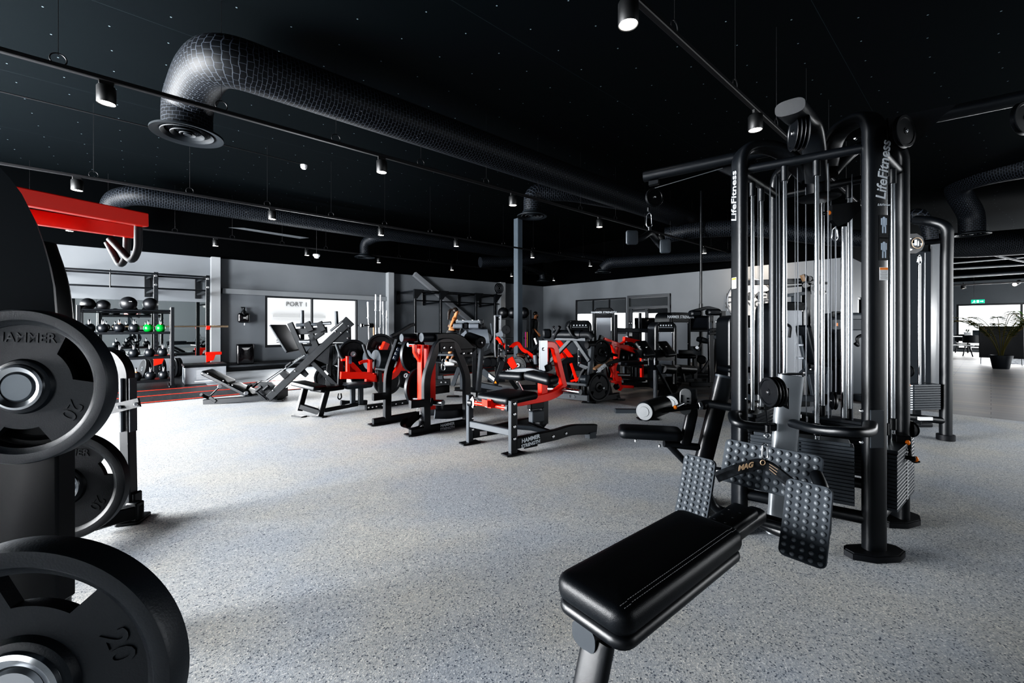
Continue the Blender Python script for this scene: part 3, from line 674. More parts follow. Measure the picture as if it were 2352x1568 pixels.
for zc in (-.28, -.41):
    fg.ball(c + a * .022 + n * .001 + Z * (zc + .03), .008, 10, .15, n)
    for dx, dz, l1, l2 in ((0, .005, .010, .02), (-.012, .012, .004, .018), (.012, .012, .004, .018), (-.006, -.028, .004, .02), (.008, -.028, .004, .02)):
        fg.box(c + a * (.022 + dx) + n * .001 + Z * (zc + dz), a * l1, n * .0005, Z * l2, .0002)
part('decal_figures', fg, DEC, posts[0][1])
def warn(c0, ax, nn, par, w=.024, h=.034):
    part('warning_label', MB().box(c0, ax * w, nn * .0006, Z * h, .0003), WHITE, par, 'white label with an orange band')
    part('label_band', MB().box(c0 + Z * h * .76 + nn * .0006, ax * w * .92, nn * .0004, Z * h * .17, .0002), ORANGE, par)
    l = MB()
    for i in range(8): l.box(c0 + Z * h * (.45 - i * .17) + nn * .0007, ax * w * (.8 - .1 * (i % 3)), nn * .0002, Z * h * .018, .0001)
    part('label_print', l, GREYP, par)
warn(c + a * .022 - Z * .54, a, n, posts[0][1])
a2, n2, c2 = face_of(up(PA, 0), 78, 1, 2.01)
text('maker_lettering', 'LifeFitness', c2, Z, n2.cross(Z), .074, SILVER, posts[1][1], shear=.25, bold=.0012, label='silver script lettering')
warn(c2 - Z * .53, a2, n2, posts[1][1])
# ---------------- low row bench ----------------
ax = dirL(39); pr = dirL(-51)     # along the bench away from the viewer; across it to the right
s0 = (L(.11, 1.29) + L(.31, 1.13)) / 2; s1 = (L(.706, 1.76) + L(.888, 1.63)) / 2
axb = (s1 - s0).normalized(); prb = axb.cross(Z); ln = (s1 - s0).length; mid = (s0 + s1) / 2
rb = thing('low_row_bench', 'long black padded row bench with studded foot plates, nearest the camera', 'gym bench', up(mid, 0))
part('seat', MB().pad(up(mid, .375), prb, axb, .27, ln, .078, .05, .03, .006), SOFTB, rb)
stt = MB()
for o in (.098, .112):
    pts = [up(s0 + prb * (o + .0) - axb * -.03, .452), up(s0 + prb * o + axb * .12, .4575), up(s1 + prb * o - axb * .12, .4575), up(s1 + prb * o - axb * .03, .452)]
    m = 60; 
    for i in range(m):
        A_ = pts[0] + (pts[3] - pts[0]) * (i / m); B_ = pts[0] + (pts[3] - pts[0]) * ((i + .6) / m); z = .4573 if 2 < i < m - 3 else .4545
        stt.tube([up(A_, z), up(B_, z)], .0010, 5)
part('stitching', stt, mat('grey_thread', (.13, .135, .14), .6), rb, kind='stuff')
part('seat_frame', MB().pad(up(mid, .338), prb, axb, .262, ln * .99, .040, .05, .018, 0), BLACK, rb)
e0 = up(s0, .31) + axb * .02
part('rail', MB().oval([e0 + prb * -.02, up(s1, .33) + axb * .46], .085, .07, Z, n=24, e=.7), BLACK, rb)
part('rail_cap', MB().oval([e0 + prb * -.02 - axb * .006, e0 + prb * -.02], .088, .073, Z, n=24, e=.7), GREYP, rb)
part('leg', MB().oval([e0 + prb * .01 + axb * .03, up(e0 + prb * -.0 - axb * .06, .012)], .10, .05, axb, n=24, e=.65), BLACK, rb)
part('foot', MB().pad(up(e0 - axb * .06, .0), prb, axb, .30, .12, .02, .04, .006, 0), RUBBER, rb)
part('rail_housing', MB().pad(up(s1, .36) + axb * .17, prb, axb, .115, .34, .05, .02, .02, .002), BLACK2, rb)
sc_ = MB()
for i in range(3):
    for o in (-.022, .022): sc_.lathe(up(s1, .412) + axb * (.08 + i * .07) + prb * o, Z, [(.0001, .002), (.004, .001), (.005, 0)], 10)
split_part('screw', sc_, BOLT, rb)
def stud_plate(c, u, v, w, h, nc, nr, parent, curve=.007):
    """rubber foot plate with rows of domes; bowed about its long axis"""
    u, v = V(u).normalized(), V(v).normalized(); n = u.cross(v); mb = MB(); N1 = 10
    def P(x, y, k=0): return c + u * x + v * y + n * (k + curve * ((2 * y / h) ** 2 - .3) * (1 if h > w else 0) + curve * ((2 * x / w) ** 2 - .3) * (0 if h > w else 1))
    rc = .025; out = []
    for q, (sx, sy) in enumerate(((1, 1), (-1, 1), (-1, -1), (1, -1))):
        for j in range(6):
            g = math.pi / 2 * (q + j / 5); out.append((sx * (w / 2 - rc) + rc * math.cos(g), sy * (h / 2 - rc) + rc * math.sin(g)))
        # extra points along the long edge
        nx = ((-1, 1), (-1, -1), (1, -1), (1, 1))[q]
        for j in range(1, N1):
            a0 = (sx * (w / 2 - rc) + (rc * math.cos(math.pi / 2 * (q + 1))), sy * (h / 2 - rc) + (rc * math.sin(math.pi / 2 * (q + 1))))
            b0_ = (nx[0] * (w / 2 - rc) + (rc * math.cos(math.pi / 2 * (q + 1))), nx[1] * (h / 2 - rc) + (rc * math.sin(math.pi / 2 * (q + 1))))
            t = j / N1; out.append((a0[0] * (1 - t) + b0_[0] * t, a0[1] * (1 - t) + b0_[1] * t))
    m = len(out); vs = []
    rings = [(1, -.014), (1, -.003), (.985, 0)] + [(k, 0) for k in (.85, .7, .55, .4, .25, .12)]
    for k, dz_ in rings: vs += [P(x * k, y * k, dz_) for x, y in out]
    vs.append(P(0, 0, 0)); fs = []
    for i in range(len(rings) - 1):
        for e in range(m): g = (e + 1) % m; fs.append((i * m + e, i * m + g, (i + 1) * m + g, (i + 1) * m + e))
    k0 = (len(rings) - 1) * m; fs += [(k0 + e, k0 + (e + 1) % m, len(vs) - 1) for e in range(m)]; fs.append(tuple(range(m - 1, -1, -1)))
    mb.add(vs, fs); nb_ = len(mb.f)
    for i in range(nc):
        for j in range(nr):
            x = (i - (nc - 1) / 2) / nc * (w * .97); y = (j - (nr - 1) / 2) / nr * (h * .97)
            o = P(x, y, 0); R = min(w / nc, h / nr) * .36
            mb.lathe(o, n, [(R, -.001), (R * .88, R * .38), (R * .55, R * .68), (.0001, R * .78)], 12)
    ob_ = part('foot_plate', mb, STUD, parent, ang=50); ob_.data.materials.append(STUD2)
    for p_ in ob_.data.polygons:
        if p_.index >= nb_: p_.material_index = 1
    return ob_
STUD = mat('studded_rubber', (.058, .066, .075), .7, spec=.15); STUD2 = mat('stud_highlight_rubber', (.15, .165, .18), .38, spec=.5)  # domes get a lighter colour with their highlights painted in
vt = (Z * .94 + axb * .34).normalized()
stud_plate(dp(1849, 1197, 1.72), prb, vt, .165, .31, 5, 11, rb)
stud_plate(dp(1596, 1120, 2.12), prb, vt, .165, .31, 5, 11, rb)
stud_plate(dp(1765, 1077, 2.13), prb * .985 + axb * .05, vt, .44, .225, 11, 6, rb, .008)
bk = dp(1849, 1197, 1.72) + axb * .04
part('plate_arm', MB().tube([dp(1875, 1090, 1.95), dp(1892, 1130, 1.85), dp(1893, 1200, 1.83), dp(1890, 1232, 1.9), dp(1800, 1225, 2.06), dp(1740, 1195, 2.15)], .027, 16, r=.05), BLACK, rb)
part('plate_arm', MB().tube([dp(1612, 1100, 2.2), dp(1640, 1168, 2.25), dp(1700, 1185, 2.2)], .022, 16, r=.05), BLACK, rb)
part('plate_arm', MB().tube([dp(1742, 1195, 2.1), dp(1885, 1235, 1.95)], .02, 14), BLACK, rb)
part('base_tube', MB().tube([dp(1715, 1180, 2.2), dp(1830, 1215, 2.1)], .03, 16), BLACK, rb)
# ---------------- pull-down seat with roller pads ----------------
sp = thing('pulldown_seat', 'black padded pulldown seat with thick roller pads beside the cable machine', 'gym seat', gnd(1575, 2.85, 0))
D = 2.85
part('seat_pad', MB().pad(dp(1492, 1003, D), dirL(-12), dirL(78) + Z * .02, .41, .20, .062, .05, .024, .004), SOFTB, sp)
part('post', MB().oval([dp(1664, 866, D), dp(1640, 960, D), dp(1600, 1120, D), gnd(1595, D, .02)], .115, .075, FWD, n=26, e=.7), BLACK, sp)
part('post_cap', MB().oval([dp(1665, 862, D), dp(1664, 867, D)], .118, .077, FWD, n=26, e=.7), GREYP, sp)
part('foot', MB().pad(gnd(1595, D, .0), dirL(60), dirL(150), .34, .14, .022, .04, .006, 0), RUBBER, sp)
part('link_arm', MB().oval([dp(1612, 932, D - .07), dp(1622, 926, D - .06), dp(1700, 938, D - .15)], .07, .05, Z, r=.03, n=24, e=.7), BLACK, sp)
part('link_arm', MB().oval([dp(1605, 1075, D), dp(1690, 1088, D - .2)], .06, .05, Z, n=24), BLACK, sp)
part('gusset', MB().prism([dp(1612, 1035, D - .02), dp(1640, 1060, D), dp(1640, 1085, D), dp(1605, 1080, D)], FWD * .02), BLACK2, sp)
part('seat_tube', MB().tube([dp(1525, 1018, D), dp(1615, 1028, D)], .024, 14), BLACK, sp)
part('seat_tube', MB().tube([dp(1530, 1015, D), dp(1585, 1072, D)], .022, 14), BLACK, sp)
part('roller_upright', MB().oval([dp(1587, 893, D), dp(1589, 950, D), dp(1578, 1000, D), dp(1572, 1020, D)], .075, .045, FWD, n=24, e=.6), BLACK, sp)
part('adjuster_plate', MB().pad(dp(1574, 922, D - .05), RGT, Z, .075, .175, .006, .037, .002, 0), mat('white_steel', (.22, .225, .23), .4, .2), sp, 'white slotted adjuster plate')
hl = MB()
for k in range(3): hl.box(dp(1580, 915 + k * 7, D - .058), RGT * .008, FWD * .001, Z * .006, .001)
hl.box(dp(1566, 917, D - .058), RGT * .006, FWD * .001, Z * .03, .001)
split_part('adjuster_slots', hl, BLACK2, sp)
part('roller_shaft', MB().tube([dp(1500, 945, D - .12), dp(1620, 930, D - .08)], .017, 14), BLACK2, sp)
def roller(a, b, r, parent, cap=None, name='roller_pad', m=SOFTB):
    a, b = V(a), V(b); u = (b - a).normalized()
    o = part(name, MB().cyl(a, b, r, 32, .012), m, parent)
    if cap: part('end_cap', MB().lathe(a, -u, [(.0001, .006), (r * .5, .006), (r * .52, .003), (r * .86, .003), (r * .9, -.002)], 32), cap, o)
    return o
CAPM = mat('silver_plastic', (.075, .08, .085), .45, .2)
roller(dp(1480, 945, 2.66), dp(1525, 929, 2.90), .062, sp, CAPM)
roller(dp(1541, 926, 3.05), dp(1585, 912, 3.3), .062, sp, CAPM)
part('pop_pin', MB().cyl(dp(1548, 936, 2.72), dp(1570, 926, 2.76), .010, 14), BOLT, sp)
part('orange_knob', MB().ball(dp(1551, 935, 2.70), .013, 14), ORANGE, sp, 'orange knob')
part('pivot_nut', MB().cyl(dp(1603, 932, D - .08), dp(1612, 931, D - .08), .028, 6), BOLT, sp)
nb = MB()
for px, y in ((1460, 1008), (1515, 1020)): nb.cyl(dp(px, y, D - .1), dp(px, y + 7, D - .1), .008, 10)
split_part('bolt', nb, BOLT, sp)
# ---------------- grips hanging from the cables ----------------
def strap_grip(name, label, c, d, arms, loc):
    t = thing(name, label, 'cable grip', loc); return t
g = thing('cable_grip', 'black angled rowing grip with gold lettering clipped to the low pulley', 'cable grip', dp(1760, 1060, 2.02))
gm = mat('worn_black_rubber', (.028, .031, .035), .42, bump=.3, bscale=120, var=.5, vscale=30)
j = dp(1755, 1060, 2.0)
part('grip_body', MB().flat([dp(1645, 1096, 2.02), dp(1690, 1078, 2.0), j, dp(1830, 1120, 1.92), dp(1850, 1135, 1.9)], .048, .028, FWD, r=.05, c=.012), gm, g)
uu = (j - dp(1690, 1078, 2.0)).normalized()
text('lettering', 'MAG', dp(1712, 1071, 1.985) - FWD * .002, uu, Z, .033, GOLD, g, shear=.2, bold=.0015, label='gold MAG lettering')
part('emblem', MB().ring(dp(1752, 1062, 1.98), -FWD, .011, .0022, 20, 6), GOLD, g)
u3 = (dp(1790, 1085, 1.96) - j).normalized(); em = MB()
for k in range(3): em.bar(dp(1765, 1064 + k * 6, 1.955) - FWD * .006, dp(1785 - k * 2, 1077 + k * 6, 1.94) - FWD * .006, .0025, .001, FWD)
part('small_print', em, GOLD, g)
carabiner(dp(1757, 1018, 2.0), .085, .022, g, r=.0045)
part('swivel', MB().ring(dp(1762, 1001, 2.0), -FWD, .011, .005, 20, 8), CHROME, g)
part('cable_stop', MB().cyl(dp(1763, 975, 2.02), dp(1763, 993, 2.02), .012, 16), BLACK2, g)
part('steel_cable', MB().tube([dp(1758, 930, 2.1), dp(1763, 976, 2.02)], .003, 8), BLACK2, g)
g = thing('cable_grip', 'black v-shaped pulldown grip hanging high from the left boom', 'cable grip', dp(1490, 530, 3.02))
j = dp(1493, 533, 3.02)
part('grip_body', MB().oval([dp(1462, 549, 3.0), dp(1478, 545, 3.0), j, dp(1508, 552, 3.05), dp(1524, 572, 3.05)], .045, .028, FWD, r=.03, e=.7), BLACK, g)
part('hanger_tab', MB().cyl(dp(1492, 520, 3.02), dp(1492, 533, 3.02), .012, 12), BLACK, g)
part('grip_paddle', MB().pad(dp(1450, 546, 2.98), RGT * .98 + FWD * .1, Z * .98 + RGT * .05, .085, .10, .022, .015, .006, .002), GREYP, g)
part('grip_paddle', MB().pad(dp(1527, 566, 3.03), RGT * .98 - FWD * .1, Z * .98 - RGT * .05, .075, .10, .022, .015, .006, .002), GREYP, g)
carabiner(dp(1491, 488, 3.02), .115, .032, g, r=.0045)
part('cable_stop', MB().cyl(dp(1490, 476, 3.03), dp(1490, 486, 3.03), .012, 14), BLACK2, g)
# ---------------- second cable tower ----------------
t2 = thing('cable_tower', 'second dark cable tower with curved tube frame behind the near machine', 'gym machine', gnd(2140, 4.6, 0))
D = 4.5
part('frame_tube', MB().tube([dp(2105, 505, D + .3), dp(2140, 508, D + .1), dp(2176, 520, D), dp(2174, 600, D), gnd(2172, D, .03)], .052, 20, r=.28, fn=8), BLACK, t2)
part('foot', MB().cyl(gnd(2172, D, 0), gnd(2172, D, .06), .075, 24), RUBBER, t2)
part('foot', MB().pad(gnd(2112, 5.1, 0), RGT, FWD, .26, .1, .05, .03, .01, 0), RUBBER, t2)
part('rear_post', MB().bar(gnd(2106, 5.1, .03), gnd(2106, 5.1, 1.1), .06, .1), BLACK, t2)
part('shroud', MB().prism([dp(2137, 560, 4.75), dp(2160, 552, 4.9), dp(2170, 552, 5.2), gnd(2170, 5.2, .36), gnd(2160, 4.9, .36), gnd(2137, 4.75, .36)][::1], RGT * .02), CAGREY, t2)
sh = MB(); 
for i in range(8):
    a_, b_ = i / 8, (i + 1) / 8
    f = lambda k: gnd(2138 + 30 * k, 4.55 + .45 * math.sin(k * 1.4), 0)
    sh.quad(up(f(a_), .42), up(f(b_), .42), up(f(b_), 2.08), up(f(a_), 2.08))
part('curved_shroud', sh, CAGREY, t2)
part('back_panel', MB().box((gnd(2110, 4.9, 1.2)), RGT * .13, FWD * .02, Z * .88, .01), mat('ribbed_grey_panel', (.14, .155, .17), .35, .3), t2)
part('top_bar', MB().tube([dp(2100, 560, 4.7), dp(2168, 552, 4.6)], .03, 14), BLACK, t2)
part('guide_rod', MB().cyl(dp(2112, 590, 4.55), dp(2112, 895, 4.55), .0145, 14), CHROME, t2)
part('guide_rod', MB().cyl(dp(2124, 580, 4.6), dp(2124, 890, 4.6), .006, 10), CHROME, t2)
part('pulley_head', MB().prism([dp(2086, 537, 4.4), dp(2106, 536, 4.4), dp(2120, 545, 4.4), dp(2124, 560, 4.4), dp(2118, 574, 4.4), dp(2104, 582, 4.4), dp(2086, 582, 4.4)], FWD * .09), BLACK, t2)
part('emblem', MB().ring(dp(2107, 558, 4.39), -FWD, .055, .003, 28, 6), GOLD, t2)
e = MB(); e.box(dp(2103, 557, 4.39), RGT * .012, FWD * .002, Z * .03, .001); e.box(dp(2109, 560, 4.39), RGT * .008, FWD * .002, Z * .02, .001); e.ball(dp(2109, 554, 4.39), .007, 10, .3, FWD)
for k in (-1, 1):
    for j2 in range(3): e.box(dp(2107 + k * 9, 559 + j2 * 2, 4.39), RGT * (.012 - .003 * j2), FWD * .001, Z * .002, .0005)
part('emblem_figure', e, SILVER, t2)
b_ = MB()
for px, y in ((2089, 548), (2091, 573)): b_.cyl(dp(px, y, 4.40), dp(px, y, 4.385), .014, 12)
split_part('bolt', b_, BOLT, t2)
carabiner(dp(2111, 585, 4.4), .1, .03, t2, r=.007)
mb = MB(); z0, z1 = .33, .60
for i in range(11):
    zc = z0 + (z1 - z0) * (i + .5) / 11; mb.box(gnd(2118, 4.5, zc), (RGT * .95 + FWD * .1) * .165, FWD * .06, Z * ((z1 - z0) / 22 - .0015), .003)
ws = part('weight_stack', mb, STK, t2)
q = MB()
for i in range(11): q.box(gnd(2094, 4.42, z0 + (z1 - z0) * (i + .5) / 11), RGT * .012, FWD * .001, Z * .006, .0005)
part('weight_numbers', q, WHITE, ws)
part('cross_tube', MB().tube([dp(2082, 957, 4.55), dp(2168, 966, 4.5)], .036, 16), BLACK, t2)
part('label_plate', MB().box(dp(2125, 961, 4.49), RGT * .07, FWD * .015, Z * .018, .002), WHITE, t2)
part('orange_knob', MB().ball(dp(2086, 884, 4.35), .017, 12, 1.2, RGT), ORANGE, t2, 'orange knob')
pulley(dp(2087, 852, 4.5), RGT, .06, .02, t2)
# ================= weight plates =================
def grip_plate(name, label, c, nrm, R, th, rot, group=None, steel=True, txt=True, n=56, loc=None, m=PLATEM, spokes=3, cap=True, open_=52, hubr=.56):
    """rubber grip plate: rim, spokes with openings between, hub with a steel ring; nrm faces out"""
    nrm = V(nrm).normalized(); a = nrm.cross(Z).normalized(); b = a.cross(nrm)
    if b.z < 0: b = -b
    a = b.cross(nrm); t = thing(name, label, 'weight plate', loc or c, group); h = th / 2
    P = lambda r, an, k: c + (a * math.cos(an) + b * math.sin(an)) * r + nrm * k
    mb = MB().lathe(c, nrm, [(R * .80, -h * .8), (R * .86, -h), (R * .97, -h), (R, -h * .8), (R, h * .8), (R * .985, h), (R * .93, h * 1.02), (R * .87, h * .92), (R * .84, h * .62), (R * .80, h * .45), (R * .80, -h * .8)], n)
    part('rim', mb, m, t)
    web = MB(); step = 2 * math.pi / spokes; half = math.radians((360 / spokes - open_) / 2)
    for i in range(spokes):
        an = rot + i * step; K = 12; pts = []
        for j in range(K + 1): q = an - half + 2 * half * j / K; pts.append((R * .83, q))
        for j in range(K + 1): q = an + half * 1.25 - 2 * half * 1.25 * j / K; pts.append((R * .5, q))
        web.prism([P(r, q, -h * .5) for r, q in pts if True], nrm * (h * .85))
    web.lathe(c, nrm, [(R * .16, -h * .5), (R * hubr, -h * .5), (R * hubr, h * .35), (R * .36, h * .38), (R * .34, h * .8), (R * .30, h), (R * .16, h), (R * .16, -h * .5)], n)
    part('web', web, m, t)
    if steel: part('hub_ring', MB().lathe(c, nrm, [(R * .30, h * .9), (R * .29, h * 1.25), (R * .26, h * 1.35), (R * .20, h * 1.1), (R * .195, h * .5), (R * .30, h * .5)], n), CHROME, t, 'polished steel hub ring')
    if txt:
        for i, w in enumerate(('20', 'HAMMER', 'KG')[:spokes]):
            an = rot + i * step
            text('lettering', w, P(R * .63, an, h * .36), a * -math.sin(an) * -1 + b * math.cos(an) * -1, a * math.cos(an) + b * math.sin(an), R * (.26 if len(w) < 4 else .17), m, t, ext=.002, bold=.001)
    return t
def n10(deg): r = math.radians(deg); return RGT * math.sin(r) - FWD * math.cos(r)
PLATEF = mat('plate_rubber_near', (.022, .027, .033), .46, bump=.2, bscale=260)
G0 = 'rubber grip plates on the red-armed machine at the left edge'
p1 = grip_plate('weight_plate', 'upper black 20 kg grip plate on the left machine, with bright steel hub', dp(60, 886, 1.247), n10(10), .225, .05, math.radians(-32), G0, m=PLATEF, n=96)
c1 = dp(60, 886, 1.247)
p2 = grip_plate('weight_plate', 'lowest and nearest black grip plate at the bottom left corner', dp(72, 1562, .685), n10(7), .225, .05, math.radians(20), G0, m=PLATEF, n=96)
c2_ = dp(72, 1562, .685)
p3 = grip_plate('weight_plate', 'black grip plate between the other two, behind the box post', dp(150, 1115, 1.77), n10(12), .225, .045, math.radians(-35), G0, n=80, open_=30, hubr=.66)
p4 = grip_plate('weight_plate', 'black grip plate loaded directly behind the upper left plate', c1 - n10(10) * .05, n10(10), .195, .04, math.radians(28), G0, steel=False, txt=False, n=80)
# ================= plate-loaded machine at the left edge =================
lm = thing('plate_loaded_machine', 'plate-loaded machine with two red arms and grey bent handles at the left edge', 'gym machine', gnd(60, 1.7, 0))
hc = c1
part('horn_cap', MB().cyl(hc - n10(10) * .05, hc + n10(10) * .03, .044, 32, .006), mat('horn_grey', (.16, .18, .20), .4, .5), lm)
part('plate_horn', MB().cyl(hc - n10(10) * .28, hc - n10(10) * .03, .025, 24), STEEL, lm)
part('horn_cap', MB().cyl(c2_ - n10(7) * .05, c2_ + n10(7) * .03, .042, 32, .006), STEEL, lm)
part('plate_horn', MB().cyl(c2_ - n10(7) * .10, c2_ - n10(7) * .03, .025, 24), STEEL, lm)
SH = mat('dark_slate_shroud', (.018, .023, .028), .55, spec=.3)
pr_ = [(-60, 385), (0, 385), (22, 408), (50, 445), (78, 500), (98, 556), (112, 606), (122, 655), (127, 720), (127, 830), (118, 1000), (-60, 1000)]
part('shroud', MB().prism([Plane(dp(0, 0, 1.3), dp(0, 0, 1.3) + RGT * .93 + FWD * .37)(x, y) for x, y in pr_], FWD * .10 - RGT * .10), SH, lm)
part('upright', MB().oval([dp(96, 560, 1.62), dp(124, 640, 1.62), dp(136, 720, 1.62), dp(136, 860, 1.62), gnd(130, 1.62, .02)], .05, .09, FWD, r=.15, n=20), BLACK, lm)
part('storage_post', MB().box(dp(78, 1150, 1.34) + Z * .10, RGT * .095 + FWD * .01, FWD * .03, Z * .42, .006), BLACK2, lm)
part('plate_horn', MB().cyl(dp(150, 1115, 1.77) - n10(12) * .1, dp(150, 1115, 1.77) + n10(12) * .12, .025, 24), STEEL, lm)
part('base_rail', MB().bar(dp(-100, 1275, 1.95), dp(320, 1172, 2.62), .07, .08), BLACK2, lm)
def arm(a, b, h, w): return MB().bar(a, b, w, h, Z, .004)
part('arm', arm(dp(-60, 431, 1.55), dp(334, 506, 2.08), .066, .045), RED, lm, 'red upper arm')
part('arm', arm(dp(-20, 484, 1.80), dp(308, 533, 2.30), .066, .045), RED, lm, 'red lower arm')
HM = mat('grey_grip_foam', (.03, .034, .038), .6, bump=.3, bscale=300)
part('handle', MB().tube([dp(318, 510, 2.08), dp(317, 575, 2.08), dp(303, 602, 2.08), dp(253, 548, 2.08)], .0165, 16, r=.05), HM, lm)
part('handle', MB().tube([dp(292, 530, 2.3), dp(290, 590, 2.3), dp(277, 612, 2.3), dp(247, 556, 2.28)], .0165, 16, r=.05), HM, lm)
part('handle_bolt', MB().cyl(dp(318, 493, 2.08), dp(318, 487, 2.08), .01, 12), RED, lm)
part('frame_upright', MB().flat([dp(238, 810, 2.62), dp(268, 815, 2.62), dp(291, 845, 2.62), dp(294, 1000, 2.62), gnd(298, 2.62, .05)], .06, .06, FWD, r=.09), BLACK, lm)
RAILM = mat('grey_rail_strip', (.25, .27, .29), .4, .3)
for px in (284, 305): part('guide_strip', MB().bar(dp(px, 868, 2.6), dp(px + 1, 990, 2.6), .012, .05, FWD), RAILM if px == 284 else GREYP, lm)
part('bracket', MB().prism([dp(225, 935, 2.56), dp(316, 914, 2.56), dp(321, 934, 2.56), dp(225, 958, 2.56)], FWD * .012), BLACK, lm)
split_part('bolt', MB().cyl(dp(312, 928, 2.56), dp(312, 928, 2.545), .011, 14).cyl(dp(274, 935, 2.56), dp(274, 935, 2.545), .011, 14), BOLT, lm)
part('foot', MB().pad(gnd(306, 2.64, 0), (RGT * .95 + FWD * .3), (FWD * .95 - RGT * .3), .13, .16, .02, .02, .005, 0), BLACK2, lm)
part('foot_gusset', MB().box(gnd(310, 2.6, .08), RGT * .035, FWD * .03, Z * .055, .006).box(gnd(314, 2.63, .1), RGT * .012, FWD * .03, Z * .085, .006), BLACK2, lm)
part('cross_rail', MB().bar(dp(215, 1205, 2.45), dp(305, 1178, 2.62), .06, .06), BLACK2, lm)
# ================= kettlebell rack =================
KY = 10.6; kxr = onY(396, 890, KY).x; kxl = onY(181, 700, KY).x
kr = thing('kettlebell_rack', 'black three-shelf rack of kettlebells with slam balls along its top', 'storage rack', ((kxr + kxl) / 2, KY + .2, 0))
kd = .42
for x in (kxl, kxr):
    for y in (KY, KY + kd): part('post', MB().bar(V((x, y, .02)), V((x, y, 1.575)), .055, .055, V((1, 0, 0))), BLACK, kr)
    part('side_rail', MB().bar(V((x, KY, 1.55)), V((x, KY + kd, 1.55)), .05, .05), BLACK, kr)
    part('foot', MB().box(V((x, KY + kd / 2, .033)), V((.055, 0, 0)), V((0, kd / 2 + .12, 0)), Z * .02), BLACK, kr)
    bl = MB()
    for z in (1.42, 1.3, .95, .8, .5, .35): bl.cyl(V((x + (.028 if x > 0 else -.028), KY + kd, z)), V((x + (.034 if x > 0 else -.034), KY + kd, z)), .012, 8)
    if x == kxr: split_part('bolt', bl, BOLT, kr)
KX = (kxl + kxr) / 2; kw = (kxr - kxl) / 2
shz = [1.075, .60, .155]
for z in shz:
    part('shelf', MB().box(V((KX, KY + kd / 2, z)), V((kw, 0, 0)), V((0, kd / 2 + .02, 0)), Z * .022, .004), BLACK, kr)
for y, z in ((KY, 1.50), (KY + kd, 1.50)): part('ball_rail', MB().tube([V((kxl, y, z)), V((kxr, y, z))], .02, 12), BLACK, kr)
def kettlebell(x, z, r, body, label, band=ORANGE):
    c = V((x, KY + .16, z)); t = thing('kettlebell', label, 'kettlebell', c, 'kettlebells on the black rack')
    b = MB().lathe(c, Z, [(.0001, 0), (r * .62, 0), (r * .72, r * .06), (r * .96, r * .5), (r * 1.02, r * .9), (r * .95, r * 1.35), (r * .7, r * 1.72), (r * .35, r * 1.92), (.0001, r * 1.96)], 28)
    part('body', b, body, t)
    hz = z + r * 1.75; w = r * .52
    part('handle', MB().tube([V((x, c.y - w * .9, hz)), V((x, c.y - w, hz + r * .55)), V((x, c.y - w * .5, hz + r * .98)), V((x, c.y + w * .5, hz + r * .98)), V((x, c.y + w, hz + r * .55)), V((x, c.y + w * .9, hz))], r * .19, 12, r=r * .3), STEEL, t)
    if band: part('band', MB().cyl(V((x, c.y - w * .93, hz + r * .10)), V((x, c.y - w * .97, hz + r * .24)), r * .23, 14, .001), band, t)
    return t
KBX = [(205, 0), (236, 0), (274, 0), (308, 0), (341, 0), (369, 0), (240, 1), (275, 1), (307, 1), (343.5, 1), (374, 1), (245, 2), (279, 2), (313, 2), (345.5, 2), (375.5, 2)]
rowd = ['top shelf', 'middle shelf', 'bottom shelf']; cnt = {0: 0, 1: 0, 2: 0}; tot = {0: 6, 1: 5, 2: 5}
ordw = ['first', 'second', 'third', 'fourth', 'fifth', 'sixth']
for px, r_ in KBX:
    k = cnt[r_]; cnt[r_] += 1; x = onY(px, 750, KY + .16).x; g_ = px in (341, 369)
    lab_ = ('bright green kettlebell on the %s, %s' % (rowd[r_], 'next to the black ones' if px == 341 else 'at the right end')) if g_ else \
        'black kettlebell with steel handle, %s from the right on the %s' % (ordw[tot[r_] - 1 - k], rowd[r_])
    kettlebell(x, shz[r_] + .022, .082 if not g_ else .078, GREENK if g_ else KBM, lab_, RED if g_ else (ORANGE if (px in (313, 279, 274, 240)) else None))
SB = mat('slam_ball_rubber', (.010, .011, .013), .42, bump=.5, bscale=200)
for i, (px, py, r_, lb) in enumerate(((201.5, 698, .108, 'matt black slam ball furthest left on top of the kettlebell rack'), (237, 701.5, .104, 'smaller black slam ball, second from the left on the rack'),
                        (295, 697, .132, 'largest black slam ball with a small white logo on the rack top'), (345.5, 698, .122, 'black slam ball at the right end of the rack top'))):
    x = onY(px, py, KY + .2).x; c = V((x, KY + kd / 2, 1.512 + math.sqrt(max(.0001, (r_ + .02) ** 2 - (kd / 2) ** 2)) if r_ + .02 > kd / 2 else 1.50 + r_ * .6))
    c.z = onY(px, py, KY + kd / 2).z
    t = thing('slam_ball', lb, 'slam ball', c - Z * r_, 'slam balls on top of the kettlebell rack')
    part('ball', MB().ball(c, r_, 32), SB, t)
    if i == 2: part('logo', MB().box(c + V((.03, -.125, .035)), V((.022, 0, 0)), V((0, .002, 0)), Z * .004, .001), WHITE, t)
    part('valve', MB().cyl(c + V((0, -r_ * .86, -r_ * .5)), c + V((0, -r_ * .88, -r_ * .52)), .008, 10), RUBBER, t)
part('ball_cradle', MB().bar(V((kxl, KY + .12, 1.46)), V((kxr, KY + .12, 1.46)), .03, .02).bar(V((kxl, KY + kd - .12, 1.46)), V((kxr, KY + kd - .12, 1.46)), .03, .02), BLACK2, kr)
